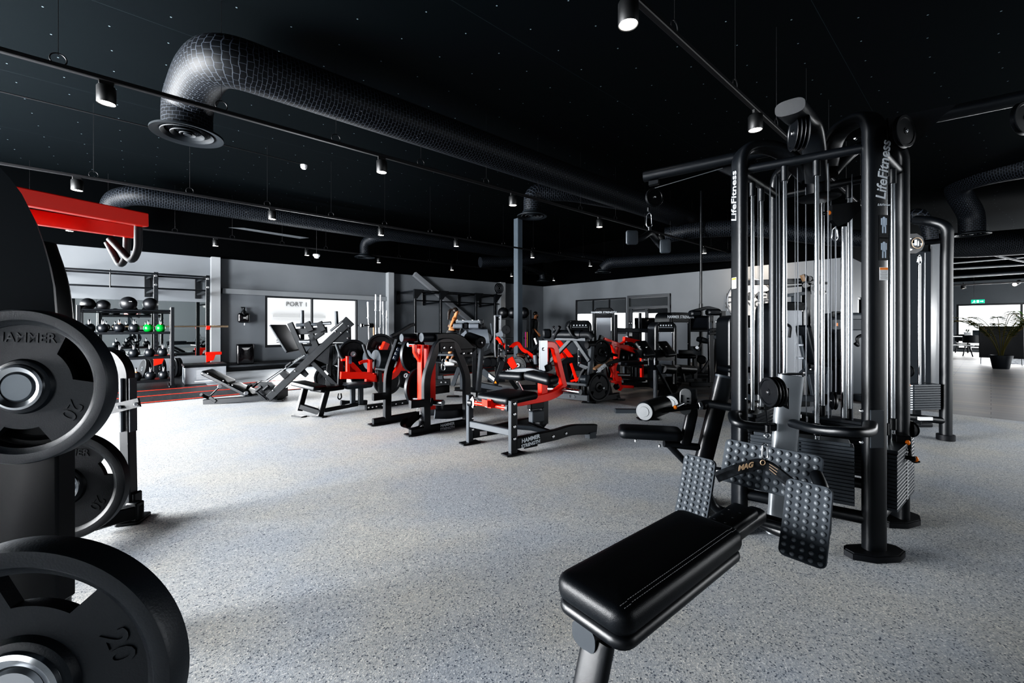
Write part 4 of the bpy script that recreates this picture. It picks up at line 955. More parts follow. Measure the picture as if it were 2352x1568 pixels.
# ================= pull-up rig by the mirror =================
def rig(name, label, posts, RY, zt, brk, beams, low=True, loc=None, holes=True):
    t = thing(name, label, 'pull-up rig', loc or V((posts[-1], RY, 0)))
    for x in posts:
        if x is None: continue
        po = part('post', MB().bar(V((x, RY, .02)), V((x, RY, zt)), .08, .08, V((1, 0, 0))), BLACK, t)
        part('foot', MB().box(V((x, RY, .0235)), V((.09, 0, 0)), V((0, .09, 0)), Z * .01), BLACK, t)
        if holes:
            hl = MB()
            for k in range(26): hl.cyl(V((x, RY - .0405, .25 + k * .08)), V((x, RY - .042, .25 + k * .08)), .008, 8)
            part('adjustment_holes', hl, GREYP, po)
        bb = MB()
        for z in (zt - .08, zt - .28): bb.cyl(V((x, RY - .04, z)), V((x, RY - .055, z)), .028, 10)
        split_part('bolt', bb, BOLT, po)
    x0, x1 = beams
    part('top_bar', MB().tube([V((x0, RY - .03, zt - .04)), V((x1, RY - .03, zt - .04))], .02, 10), BLACK, t)
    part('top_bar', MB().tube([V((x0, RY + .06, zt - .08)), V((x1, RY + .06, zt - .08))], .02, 10), BLACK, t)
    part('pull_up_bar', MB().tube([V((x0, RY, zt - .36)), V((x1, RY, zt - .36))], .019, 10), BLACK, t)
    for x in brk:
        w = part('wall_bracket', MB().bar(V((x, Y1 - .02, zt - .45)), V((x, Y1 - .02, zt + .0)), .10, .02, V((0, 1, 0))), BLACK, t)
        part('stay', MB().bar(V((x, Y1 - .03, zt - .06)), V((x, RY, zt - .05)), .05, .05).bar(V((x, Y1 - .03, zt - .38)), V((x, RY, zt - .38)), .05, .05), BLACK, t)
    return t
RY = 12.25
xs_ = [onY(px, 640, RY).x for px in (136, 358, 477)]; zt = onY(358, 625, RY).z
rg = rig('pull_up_rig', 'black pull-up rig fixed over the wall mirrors at the left', xs_, RY, zt, [], (xs_[0], xs_[2]))
for xw, xp in zip([onY(px, 650, Y1 - .02).x for px in (118, 339, 454)], xs_):
    part('wall_bracket', MB().bar(V((xw, Y1 - .035, zt - .5)), V((xw, Y1 - .035, zt + .0)), .12, .02, V((0, 1, 0))), BLACK, rg)
    for dz_ in (.06, .40): part('stay', MB().bar(V((xw, Y1 - .05, zt - dz_)), V((xp, RY, zt - dz_ + .02)), .05, .05), BLACK, rg)
part('hanging_hook', MB().tube([V((onY(253, 625, RY).x, RY - .03, zt)), V((onY(253, 625, RY).x, RY - .03, zt - .38))], .012, 8), BLACK, rg)
def jhook(x, z, lb, s=1):
    t = thing('barbell_hook', lb, 'barbell hook', (x, RY - .05, z), 'red barbell hooks on the rig')
    part('arm', MB().box(V((x + .1 * s, RY - .12, z)), V((.16, 0, 0)), V((0, .035, 0)), Z * .035, .006), RED, t)
    part('bracket', MB().prism([V((x - .04, RY - .09, z - .03)), V((x + .14, RY - .09, z - .03)), V((x + .10, RY - .09, z - .16)), V((x - .04, RY - .09, z - .2))], V((0, -.05, 0))), RED, t)
jhook(xs_[2], onY(478, 811, RY).z, 'red barbell hook low on the right post of the mirror rig')
jhook(xs_[1], onY(358, 818, RY).z, 'red barbell hook low on the middle post, behind the kettlebells')
t = thing('barbell', 'long straight barbell resting across the mirror rig', 'barbell', V((xs_[1], RY - .12, onY(460, 749, RY).z)))
bz = onY(470, 749.5, RY - .1).z; xe_ = onY(524, 749, RY - .1).x
part('shaft', MB().cyl(V((xs_[1] - .7, RY - .1, bz)), V((xe_ - .42, RY - .1, bz)), .014, 12), mat('brass_shaft', (.55, .42, .3), .3, .9), t)
part('sleeve', MB().cyl(V((xe_ - .42, RY - .1, bz)), V((xe_, RY - .1, bz)), .025, 16), mat('brass_sleeve', (.6, .48, .35), .3, .9), t)
part('cup', MB().box(V((xs_[2], RY - .08, bz - .03)), V((.04, 0, 0)), V((0, .05, 0)), Z * .045, .005), RED, t)
# bumper plates under the rig
for i, (px, lb) in enumerate(((330, 'thin black bumper plate leaning left under the mirror rig'), (347, 'black bumper plate standing second under the mirror rig'), (371, 'black bumper plate behind the red hook post'), (403, 'black bumper plate on edge right of the kettlebell rack'), (409, 'black bumper plate on edge, nearest the silver box'))):
    c = onY(px, 850, 12.6); c.z = .24; tl = -.2 if i == 0 else (.08 if i == 1 else 0)
    ax_ = V((math.cos(tl), .25, math.sin(tl)))
    t = thing('bumper_plate', lb, 'weight plate', (c.x, c.y, 0.012), 'bumper plates under the mirror rig')
    part('disc', MB().lathe(c, ax_, [(.03, -.03), (.19, -.03), (.20, -.035), (.222, -.03), (.222, .03), (.20, .035), (.19, .03), (.03, .03)], 36), RUBBER, t)
    part('hub', MB().lathe(c, ax_, [(.026, -.034), (.05, -.034), (.05, .034), (.026, .034), (.026, -.034)], 24), STEEL, t)
# silver plyo box
bx0, bx1 = onY(424, 885, 10.75).x, onY(520, 880, 10.75).x
t = thing('plyo_box', 'silver grey box with black perforated lid beside the kettlebell rack', 'box', ((bx0 + bx1) / 2, 11.05, .012))
SILB = mat('silver_laminate', (.36, .39, .42), .35, .35, var=.15, vscale=6)
part('body', MB().box(V(((bx0 + bx1) / 2, 11.05, .19)), V(((bx1 - bx0) / 2, 0, 0)), V((0, .3, 0)), Z * .172, .006), SILB, t)
part('lid', MB().box(V(((bx0 + bx1) / 2, 11.05, .385)), V(((bx1 - bx0) / 2 + .015, 0, 0)), V((0, .315, 0)), Z * .025, .006), BLACK, t)
lt = MB()
for i in range(9):
    lt.box(V((bx0 + .32, 10.745, .12 + i * .022)), V((.13, 0, 0)), V((0, .002, 0)), Z * .002, .0005)
lt.box(V((bx0 + .32, 10.745, .07)), V((.16, 0, 0)), V((0, .002, 0)), Z * .008, .0005)
part('printed_panel', lt, WHITE, t)
lt = MB()
for i in range(10): lt.box(V((bx0 - .001, 10.82 + i * .022, .22)), V((.002, 0, 0)), V((0, .006, 0)), Z * (.05 + .03 * (i % 3)), .0005)
part('side_lettering', lt, GREYP, t)
lt = MB()
for i in range(4):
    for j in range(2): lt.box(V((bx0 + .12 + i * .14, 10.9 + j * .3, .411)), V((.02, 0, 0)), V((0, .006, 0)), Z * .001, .0005)
part('lid_slots', lt, STEEL, t)
# dispensers on the wall
p = onY(563, 813, Y1 - .1)
t = thing('paper_towel_dispenser', 'glossy black paper towel dispenser on the wall left of the window', 'dispenser', p - Z * .3)
GL = mat('gloss_black', (.006, .006, .007), .12, coat=.5)
part('cover', MB().pad(p + V((0, .09, 0)), V((1, 0, 0)), Z, .40, .55, .18, .05, .04, .01), GL, t)
part('cover_back', MB().box(p + V((0, .085, 0)), V((.19, 0, 0)), V((0, .01, 0)), Z * .27), BLACK, t)
p = onY(560, 728, Y1 - .12)
t = thing('spray_bottle_holder', 'black holder with spray bottle on the wall above the towel dispenser', 'dispenser', p - Z * .2)
part('holder', MB().pad(p + V((0, .1, -.02)), V((1, 0, 0)), Z, .27, .26, .16, .05, .04, .01), GL, t)
part('bottle', MB().lathe(p + V((0, 0, .02)), Z, [(.0001, 0), (.06, 0), (.065, .03), (.06, .12), (.03, .17), (.03, .22), (.0001, .22)], 20), BLACK2, t)
part('trigger', MB().box(p + V((-.02, 0, .255)), V((.05, 0, 0)), V((0, .02, 0)), Z * .018, .006).box(p + V((-.05, 0, .225)), V((.008, 0, 0)), V((0, .012, 0)), Z * .03, .004), BLACK2, t)
part('nozzle', MB().cyl(p + V((.01, -.04, -.16)), p + V((.01, -.04, -.22)), .012, 10), WHITE, t)
# upright barbells
BY = 12.7
t = thing('barbell_holder', 'black floor holder for upright barbells right of the bright window', 'storage rack', V((onY(868, 870, BY).x, BY, .012)))
part('base', MB().pad(V((onY(868, 870, BY).x, BY, .014)), V((1, 0, 0)), V((0, 1, 0)), .75, .5, .06, .05, .01, 0), BLACK, t)
for px in (846, 862, 872, 880, 887):
    x = onY(px, 860, BY).x; part('tube', MB().cyl(V((x, BY, .05)), V((x, BY, .3)), .035, 14), BLACK, t)
for px, y0, ysl, w, dx, lb in ((845, 693, 728, .027, 4, 'leftmost white-sleeved barbell standing upright by the window'), (863, 676, 711, .026, 0, 'tallest upright barbell, left of a matching tall one'), (874, 677, 711, .026, -1, 'tall upright barbell, second of the tall pair'),
                               (879.5, 692, 719, .024, 2, 'shorter upright barbell right of the tall pair'), (888.5, 713, 727, .022, -3, 'short thin barbell furthest right in the holder'), (871, 752, 766, .022, 3, 'shortest barbell standing low in the holder')):
    a_ = onY(px, y0, BY); b_ = onY(px + dx, 862, BY); b_.z = max(b_.z, .09); u_ = (b_ - a_).normalized(); s_ = onY(px, ysl, BY)
    t = thing('barbell', lb, 'barbell', b_, 'upright barbells beside the window')
    k = (s_ - a_).length
    part('sleeve', MB().cyl(a_, a_ + u_ * k, w, 14), mat('pale_steel_%d' % px, (.75, .77, .8), .35, .6), t)
    part('collar', MB().cyl(a_ + u_ * k, a_ + u_ * (k + .04), w * 1.5, 14), STEEL, t)
    part('shaft', MB().cyl(a_ + u_ * (k + .04), b_, .015, 10), STEEL, t)
a_ = onY(858, 745, BY + .1); b_ = onY(860, 800, BY + .1)
solo('wooden_stick', MB().cyl(a_, V((b_.x, b_.y, .02)), .022, 12), mat('pale_wood', (.55, .33, .18), .5), 'pale wooden stick standing among the upright barbells', 'stick', V((b_.x, b_.y, .02)))
p = onY(845, 747, BY - .1); t = thing('dumbbell_bracket', 'short dumbbell-like holder with round ends on the wall by the barbells', 'bracket', p)
part('bar', MB().cyl(p - V((.13, 0, 0)), p + V((.1, 0, 0)), .02, 12), BLACK, t)
part('end_knob', MB().cyl(p - V((.22, 0, 0)), p - V((.16, 0, 0)), .055, 16), BLACK2, t); part('end_knob', MB().cyl(p + V((.02, 0, 0)), p + V((.16, 0, 0)), .07, 16), BLACK2, t)
part('wall_stem', MB().bar(p, V((p.x, Y1 - .005, p.z)), .03, .03), BLACK, t)
# second rig
x2 = [onY(px, 680, RY).x for px in (953, 1012, 1093, 1137)]; z2 = onY(953, 664, RY).z
b2 = [onY(px, 690, Y1 - .05).x for px in (916, 974, 1055, 1103)]
r2 = rig('pull_up_rig', 'long black pull-up rig on the dark wall behind the machines', x2, RY, z2, [], (x2[0], x2[3] + .2), holes=False)
for xw, xp in zip(b2, x2):
    part('wall_bracket', MB().bar(V((xw, Y1 - .02, z2 - .45)), V((xw, Y1 - .02, z2)), .12, .02, V((0, 1, 0))), BLACK, r2)
    part('stay', MB().bar(V((xw, Y1 - .03, z2 - .06)), V((xp, RY, z2 - .05)), .05, .05), BLACK, r2)
    part('stay', MB().bar(V((xw, Y1 - .03, z2 - .40)), V((xp, RY, z2 - .38)), .05, .05), BLACK, r2)
    part('corner_plate', MB().prism([V((xp - .05, RY - .05, z2)), V((xp + .3, RY - .05, z2)), V((xp + .05, RY - .05, z2 - .3)), V((xp - .05, RY - .05, z2 - .3))], V((0, -.01, 0))), BLACK, r2)
p = onY(1147, 662, RY - .1)
t = thing('throwing_target', 'round black target disc with pale rings mounted above the far rig', 'target', p)
part('disc', MB().cyl(p, p + V((0, .03, 0)), .21, 36), BLACK2, t)
for r_ in (.17, .115, .06): part('ring', MB().ring(p + V((0, -.002, 0)), V((0, 1, 0)), r_, .007, 32, 6), mat('ring_paint_%d' % int(r_ * 1000), (.12, .13, .14), .5), t)
part('stem', MB().bar(p + V((0, .03, 0)), V((x2[3], RY, z2 - .1)), .05, .05), BLACK, t)
# slam ball rack near the corner
rx = [dp(px, 740, 15.3) for px in (1136, 1213)]
t = thing('storage_rack', 'dark rack of slam balls, plates and bands behind the steel column', 'storage rack', V((*((rx[0] + rx[1]) / 2).xy, 0)))
ux = (rx[1] - rx[0]); ux.z = 0; wx = ux.length; ux.normalize(); vx = Z.cross(ux)
base = V((rx[0].x, rx[0].y, 0))
for s in (0, wx):
    for k in (0, .45): part('post', MB().bar(base + ux * s + vx * k + Z * .01, base + ux * s + vx * k + Z * 1.55, .07, .07, ux), BLACK, t)
for z in (.25, .75, 1.45): part('shelf', MB().box(base + ux * wx / 2 + vx * .22 + Z * z, ux * wx / 2, vx * .24, Z * .02), BLACK, t)
part('back_post', MB().bar(dp(1219, 712, 15.2), gnd(1219, 15.2, .01), .10, .06, ux), BLACK2, t)
for px, lb in ((1156, 'large black slam ball left of the steel column, on the far rack'), (1178, 'large black slam ball just behind the steel column'), (1203, 'large black slam ball right of the steel column, on the far rack')):
    c = dp(px, 718, 15.45); t2_ = thing('slam_ball', lb, 'slam ball', c - Z * .2, 'slam balls on the far rack'); part('ball', MB().ball(V((c.x, c.y, 1.68)), .205, 28), SB, t2_)
    part('valve', MB().cyl(V((c.x, c.y, 1.68)) - FWD * .2, V((c.x, c.y, 1.68)) - FWD * .208, .012, 8), RUBBER, t2_)
for px, y, lb in ((1163, 757, 'small round black plate hung on the far rack, left one'), (1190, 757, 'small round black plate on the far rack behind the column')):
    c = dp(px, y, 15.1); solo('bumper_plate', MB().lathe(c, FWD, [(.02, -.02), (.15, -.02), (.16, 0), (.15, .02), (.02, .02), (.02, -.02)], 28), RUBBER, lb, 'weight plate', c)
for px, cc, nm in ((1196, (.5, .05, .03), 'red'), (1201, (.03, .04, .05), 'black'), (1207, (.5, .02, .2), 'pink'), (1211, (.4, .18, .03), 'orange'), (1193, (.1, .12, .14), 'grey')):
    a_ = dp(px, 762, 15.0); solo('resistance_band', MB().oval([a_, a_ - Z * .55], .03, .012, FWD, n=8), mat('band_' + nm, cc, .5), nm + ' resistance band hanging on the far rack beside the column', 'resistance band', a_ - Z * .55)
# ================= plate-loaded machines in the middle =================
HB = lambda a, b, r, n=16: MB().cyl(a, b, r, n, .004)
def foot_at(p, parent, w=.13, l=.09, ang=0, m=BLACK):
    u = dirL(ang); return part('foot', MB().box(V((p.x, p.y, .008)), u * w / 2, Z.cross(u) * l / 2, Z * .007, .003), m, parent)
def bolts(pts, nrm, r, parent, m=BOLT):
    for p in pts: part('bolt', MB().lathe(p, nrm, [(.0001, .012), (r * .6, .011), (r, .004), (r, 0)], 12), m, parent)
def disc_plate(c, ax, R, th, label, group=None, m=PLATEM):
    ax = V(ax).normalized(); h = th / 2; t = thing('weight_plate', label, 'weight plate', c, group)
    part('disc', MB().lathe(c, ax, [(R * .12, -h), (R * .32, -h), (R * .34, -h * .4), (R * .80, -h * .35), (R * .86, -h), (R * .97, -h), (R, -h * .7), (R, h * .7), (R * .97, h), (R * .86, h), (R * .80, h * .35), (R * .34, h * .4), (R * .32, h), (R * .12, h), (R * .12, -h)], 40), m, t)
    part('hub_ring', MB().lathe(c, ax, [(R * .11, -h * 1.05), (R * .19, -h * 1.05), (R * .19, h * 1.05), (R * .11, h * 1.05), (R * .11, -h * 1.05)], 24), STEEL, t)
    gp = MB(); a = ax.cross(Z).normalized(); b = a.cross(ax)
    for i in range(3):
        q = 2.1 * i + .6; o = c + (a * math.cos(q) + b * math.sin(q)) * R * .58
        for s in (-1, 1): gp.pad(o + ax * (s * h * .36), (a * -math.sin(q) + b * math.cos(q)) * s, (a * math.cos(q) + b * math.sin(q)), R * .55, R * .26, .004, R * .1, .002, 0, 3)
    split_part('grip_recess', gp, BLACK2, t); return t
PG = 'weight plates loaded on the machines'
# ---- 45 degree leg press
a_, b_ = at(468, 928), at(640, 922)
P1 = Plane(a_, b_, (560, 700, 6.03)); Q1 = Plane(a_, b_, (440, 840, 8.4)); n1 = P1.n
lp = thing('leg_press', 'black angled leg press with large square foot platform in front of the window', 'gym machine', at(560, 922))
fl_ = lambda pts, w, th, P, off=0, r=0: MB().flat([P(x, y, off) for x, y in pts], w, th, P.n, r)
part('base_rail', fl_([(240, 700), (1560, 600)], .085, .07, Q1), BLACK, lp)
part('base_rail', fl_([(250, 700), (1560, 600)], .085, .07, Q1, .45), BLACK, lp)
part('base_end', MB().prism([Q1(1500, 690, -.06), Q1(1500, 560, -.06), Q1(1655, 500, -.06), Q1(1655, 685, -.06)], n1 * .55), BLACK, lp)
part('foot', MB().box(Q1(1700, 655, 0), P1.u * .06, n1 * .07, Z * .008, .003), BLACK, lp); part('foot', MB().box(Q1(430, 745, 0), P1.u * .07, n1 * .07, Z * .008, .003), BLACK, lp)
vp = (Q1(1230, 520) - Q1(240, 50)).normalized()
nn_ = n1 * -1
part('backrest_pad', MB().pad((Q1(250, 70, .22) + Q1(740, 330, .22)) / 2 - Z * .05, -n1, vp, .36, (Q1(740, 330) - Q1(250, 70)).length * 1.02, .075, .05, .03, .01), SOFTB, lp)
part('seat_pad', MB().pad((Q1(760, 330, .22) + Q1(1220, 570, .22)) / 2 - Z * .04, -n1, vp, .36, (Q1(1220, 570) - Q1(760, 330)).length, .075, .05, .03, .01), SOFTB, lp)
part('pad_frame', fl_([(260, 160), (1050, 560)], .05, .05, Q1, .05), BLACK, lp)
part('pad_frame', fl_([(260, 160), (1050, 560)], .05, .05, Q1, .38), BLACK, lp)
bolts([Q1(615, 285, 0), Q1(790, 372, 0), Q1(318, 145, 0)], -n1, .012, lp)
part('adjuster_strut', HB(Q1(545, 395, .05), Q1(350, 590, .05), .012), BLACK2, lp)
part('adjuster_pivot', HB(Q1(545, 395, .0), Q1(545, 395, .4), .03), STEEL, lp); part('adjuster_pivot', HB(Q1(1055, 525, -.02), Q1(1055, 525, .4), .032), STEEL, lp)
part('foot_peg', HB(Q1(185, 550, -.1), Q1(350, 625, .1), .026), RUBBER, lp); part('peg_link', fl_([(350, 600), (465, 690)], .05, .02, Q1, -.04), BLACK, lp)
for (x0_, y0_, x1_, y1_, o) in ((1240, 490, 1355, 400, -.1), (1385, 470, 1490, 380, -.1), (1090, 410, 1160, 350, .3), (1175, 410, 1270, 325, .3)):
    part('hand_grip', HB(Q1(x0_, y0_, o), Q1(x1_, y1_, o), .024), RUBBER, lp)
part('seat_bracket', fl_([(1240, 490), (1440, 660)], .03, .03, Q1, -.08), BLACK, lp)
part('shin_guard', MB().prism([Q1(1230, 500, -.02), Q1(1340, 300, -.02), Q1(1520, 320, -.02), Q1(1600, 380, -.02), Q1(1440, 660, -.02)], n1 * .05), BLACK, lp)
part('guard_loop', MB().tube([Q1(1280, 330, .1), Q1(1340, 290, .1), Q1(1500, 330, .1)], .014, 10, r=.05), BLACK, lp)
# sled rails
for o in (-.12, .42):
    part('rail', fl_([(350, 1290), (1430, 270)], .11, .07, P1, o), BLACK, lp)
    part('slide_rod', HB(P1(320, 1060 if o < 0 else 1050, o), P1(850, 690, o), .018), CHROME, lp)
    part('rail_head', MB().prism([P1(1355, 225, o - .05), P1(1410, 165, o - .05), P1(1520, 270, o - .05), P1(1440, 330, o - .05)], n1 * .1), BLACK2, lp)
    part('slide_rod', HB(P1(1200, 360, o), P1(1370, 225, o), .018), CHROME, lp)
    part('bearing_block', MB().prism([P1(495, 960, o - .05), P1(545, 905, o - .05), P1(620, 970, o - .05), P1(560, 1030, o - .05)], n1 * .1), BLACK2, lp)
part('rear_strut', fl_([(925, 770), (1320, 1150)], .07, .06, P1, -.1), BLACK, lp); part('rear_strut', fl_([(925, 770), (1320, 1150)], .07, .06, P1, .4), BLACK, lp)
part('rear_post', fl_([(1430, 290), (1435, 560), (1370, 700), (1370, 1100)], .12, .07, P1, .42), BLACK, lp)
part('rear_post', fl_([(1210, 560), (1170, 1110)], .08, .07, P1, .1), BLACK, lp)
part('side_plate', MB().prism([P1(880, 690, -.14), P1(1330, 330, -.14), P1(1470, 330, -.14), P1(1470, 520, -.14), P1(1200, 520, -.14), P1(1170, 830, -.14), P1(1000, 760, -.14)], n1 * .02), BLACK2, lp)
part('counter_bracket', MB().prism([P1(780, 950, -.1), P1(850, 1005, -.1), P1(885, 965, -.1), P1(790, 850, -.1)], n1 * .08), BLACK2, lp)
# platform
pc = [P1(368, 270, .0), P1(600, 248, .55), P1(830, 660, .55), P1(600, 655, .0)]
pu = (P1(610, 655, -.1) - P1(368, 270, -.1)); ln_ = pu.length; pu.normalize(); c_ = (P1(610, 655, -.1) + P1(368, 270, -.1)) / 2 + n1 * .40
part('foot_platform', MB().pad(c_, n1, pu, .80, ln_, .035, .03, .01, 0), mat('platform_rubber', (.028, .032, .037), .5, bump=.3, bscale=200), lp)
part('platform_frame', fl_([(640, 250), (840, 690)], .08, .06, P1, .05), BLACK, lp); part('platform_frame', fl_([(640, 250), (840, 690)], .08, .06, P1, .45), BLACK, lp)
part('carriage_beam', fl_([(700, 375), (1150, 345)], .10, .08, P1, .1), BLACK, lp)
part('carriage_beam', fl_([(930, 400), (1000, 560), (900, 680)], .09, .08, P1, .1), BLACK, lp)
part('carriage_beam', fl_([(880, 530), (1100, 380)], .07, .08, P1, .1), BLACK, lp)
for x in (870, 1040): part('horn_bracket', fl_([(x, 240), (x + 60, 360)], .10, .06, P1, .05), BLACK, lp)
part('plate_horn', HB(P1(725, 280, .05), P1(1000, 268, .05), .026), GREYP, lp); part('plate_horn', HB(P1(1000, 268, .05), P1(1210, 250, .05), .026), STEEL, lp)
part('plate_horn', HB(P1(770, 505, -.2), P1(920, 505, -.2), .028), STEEL, lp); part('plate_horn', HB(P1(455, 502, .6), P1(520, 502, .6), .028), STEEL, lp)
part('horn_post', HB(P1(808, 75, .5), P1(812, 480, .5), .03), GREYP, lp); part('horn_post', HB(P1(1278, 88, .5), P1(1290, 300, .5), .03), GREYP, lp)
part('label_plate', MB().prism([P1(1110, 915, -.14), P1(1128, 905, -.14), P1(1175, 955, -.14), P1(1158, 972, -.14)], -n1 * .003), WHITE, lp)
part('machine_handle', HB(P1(580, 860, -.15), P1(660, 795, -.15), .022), RUBBER, lp)
bolts([P1(1270, 370, -.16), P1(1348, 385, -.16), P1(1438, 372, -.16), P1(1438, 460, -.16), P1(1450, 290, -.16), P1(402, 1185, -.16), P1(534, 890, -.1), P1(708, 915, -.16)], -n1, .013, lp)
for i, (x, y, o, lb) in enumerate(((1130, 700, .5, 'black weight plate on the far side of the leg press'), (1170, 1010, .25, 'black weight plate stored low behind the leg press'))):
    disc_plate(P1(x, y, o), n1, .225, .05, lb, PG)
# ---- red row machine with sloping bench
a_, b_ = at(690, 945), at(830, 938)
P2 = Plane(at(735, 957), at(850, 935), (560, 700, 6.03)); n2 = P2.n
rm = thing('row_machine', 'red-armed plate-loaded machine with a low sloping black bench at its left', 'gym machine', at(760, 948))
for pts, o in (([(1145, 1190), (1050, 1540)], 0), ([(850, 1140), (765, 1465)], .25)):
    part('leg', fl_(pts, .075, .06, P2, o), BLACK, rm); q = P2(*pts[1], o); foot_at(V((q.x, q.y, 0)), rm, .2, .09, -25)
part('cross_rail', MB().bar(P2(790, 1405, .2), P2(1050, 1485, 0), .06, .07), BLACK, rm)
part('bench_pad', MB().pad((P2(735, 1080, .3) + P2(1060, 1170, 0)) / 2 - Z * .02, (P2(1060, 1150, 0) - P2(735, 1070, .3)), n2 + P2.u * .9, (P2(1060, 1150) - P2(735, 1070, .3)).length, .30, .06, .02, .015, 0), BLACK, rm)
part('bench_pad', MB().pad((P2(1060, 1170, 0) + P2(1385, 1215, 0)) / 2 + n2 * .12, P2.u, n2, (P2(1385, 1150) - P2(1060, 1120)).length, .28, .06, .02, .015, 0), BLACK2, rm)
part('strap_loop', MB().tube([P2(1310, 1225, .02), P2(1300, 1290, .02), P2(1330, 1312, .02), P2(1355, 1280, .02), P2(1345, 1225, .02)], .009, 8, r=.02), BLACK2, rm)
part('base_rail', fl_([(1120, 1460), (1570, 1375)], .05, .05, P2, .0), BLACK, rm)
P2b = Plane(at(848, 938), at(1000, 920), (560, 700, 6.03))
part('seat_pad', MB().pad(P2b(1560, 1140, .1), P2b.u, P2b.n, .40, .36, .065, .06, .03, .006), GREYV, rm)
for x in (1508, 1618): part('seat_post', fl_([(x, 1130), (x, 1370)], .065, .065, P2b, .1), GREYP, rm)
part('base_rail', fl_([(1345, 1355), (1700, 1350)], .07, .08, P2b, .3), BLACK, rm)
P2c = Plane(at(832, 943), at(992, 918), (840, 750, 5.806))
part('base_rail', fl_([(0, 1080), (590, 1000)], .075, .06, P2c), BLACK, rm)
bolts([P2c(x, y, -.035) for x, y in ((38, 1078), (90, 1072), (143, 1065), (222, 1053), (403, 1030), (487, 1018))], -P2c.n, .014, rm)
foot_at(V((*P2c(160, 1105).xy, 0)), rm, .16, .1, 0)
redA = [[(1340, 975), (1700, 975), (1810, 1010)], [(1440, 710), (1440, 960)], [(1490, 820), (1650, 990)], [(1745, 750), (1745, 1010)], [(1600, 805), (1660, 780), (1740, 775)], [(1350, 760), (1430, 755)], [(1790, 1000), (1940, 1000)]]
for i, (pts, w) in enumerate(zip(redA, (.10, .05, .07, .06, .04, .035, .12))):
    part('arm', fl_(pts, w, .06, P2b, -.05 + .02 * i, r=.03), RED, rm, 'red arm')
part('arm', MB().prism([P2b(1440, 830, .0), P2b(1500, 790, .0), P2b(1640, 950, .0), P2b(1440, 960, 0)], P2b.n * .03), RED, rm, 'red gusset')
part('handle', MB().tube([P2b(1280, 540, -.1), P2b(1335, 700, -.1), P2b(1375, 745, -.1)], .022, 12, r=.05), HM, rm)
part('handle', MB().tube([P2b(1652, 545, .0), P2b(1710, 720, .0), P2b(1790, 780, .0)], .022, 12, r=.05), HM, rm)
part('post', fl_([(1340, 740), (1330, 1140)], .07, .06, P2b, .15), BLACK, rm)
part('decal', MB().prism([P2b(1455, 710, -.09), P2b(1495, 710, -.09), P2b(1495, 815, -.09), P2b(1455, 815, -.09)], -P2b.n * .002), mat('blue_grey_decal', (.12, .15, .22), .4), rm)
part('arm', MB().flat([P2c(210, 370, .3), P2c(275, 215, .3)], .10, .07, P2c.n), RED, rm, 'red upper arm')
part('arm', MB().flat([P2c(0, 690, .1), P2c(250, 700, .1), P2c(400, 640, .1), P2c(470, 480, .1), P2c(525, 310, .1)], .09, .06, P2c.n, .12), RED, rm, 'red curved arm')
part('arm', MB().flat([P2c(365, 570, .5), P2c(560, 560, .5), P2c(610, 610, .5)], .06, .05, P2c.n, .1), RED, rm, 'red rear arm')
part('arm', MB().flat([P2c(60, 440, .05), P2c(60, 700, .05)], .05, .05, P2c.n), RED, rm, 'red upright')
part('roller_pad', HB(P2c(130, 440, .05), P2c(290, 440, .05), .15, 28), GREYV, rm); part('roller_pad', HB(P2c(20, 440, .3), P2c(150, 430, .3), .15, 28), GREYV, rm)
part('plate_horn', HB(P2c(120, 555, -.02), P2c(255, 570, -.02), .028), CHROME, rm)
part('post', fl_([(175, 450), (195, 880)], .06, .05, P2c, .05), BLACK, rm)
part('arm_tube', MB().flat([P2c(340, 130, .6), P2c(600, -20, .6), P2c(640, -30, .6)], .05, .06, P2c.n), BLACK, rm)
part('head_block', MB().prism([P2c(330, 170, .5), P2c(410, 135, .5), P2c(440, 200, .5), P2c(360, 215, .5)], P2c.n * .1), BLACK2, rm)
for (x, y, o, lb) in ((195, 280, .45, 'large black weight plate high behind the red row machine'), (530, 650, .9, 'black weight plate beyond the red curved arm'), (290, 720, .35, 'black weight plate low behind the row machine'), (-20, 640, .9, 'black weight plate behind the sticker on the red arm')):
    disc_plate(P2c(x, y, o), P2c.n + P2c.u * .2, .225, .05, lb, PG)
disc_plate(P2b(1510, 680, .5), P2b.n, .225, .05, 'round black weight plate above the red bracket, right of the leg press', PG)
# ---- belt squat machine with twin arches
A0, B0_ = at(938, 1001), at(1072, 975)
P3 = Plane(A0, B0_, (840, 750, 5.806)); n3 = P3.n
back = at(856, 977); P4 = Plane(back, back + (B0_ - A0), (840, 750, 5.806))
bs = thing('belt_squat_machine', 'black twin-arch belt squat machine with grey rollers and red levers, centre of the room', 'gym machine', at(990, 990))
part('base_rail', fl_([(590, 1415), (1340, 1275)], .085, .06, P3), BLACK, bs)
part('base_rail', fl_([(95, 1275), (700, 1170)], .085, .06, P4), BLACK, bs)
part('arch', MB().flat([P3(805, 1340), P3(800, 680), P3(960, 200), P3(1170, 200), P3(1345, 640), P3(1345, 1280)], .085, .07, n3, .10), BLACK, bs)
part('arch', MB().flat([P4(285, 1215), P4(290, 620), P4(440, 180)], .085, .07, n3, .12), BLACK, bs)
part('top_plate', MB().box(P3(1085, 270, -.04), P3.u * .10, n3 * .012, Z * .055, .004), BLACK2, bs); part('top_plate', MB().box(P3(1340, 350, -.02), P3.u * .09, n3 * .012, Z * .05, .004), BLACK2, bs)
bolts([P3(x, y, -.06) for x, y in ((1045, 280), (1137, 277), (1307, 357), (1404, 354))], -n3, .014, bs)
for x, y, P in ((590, 1440, P3), (95, 1300, P4)): part('foot', MB().box(V((*P(x + 80, y, 0).xy, .012)), P.u * .12, n3 * .06, Z * .008, .003), BLACK, bs)
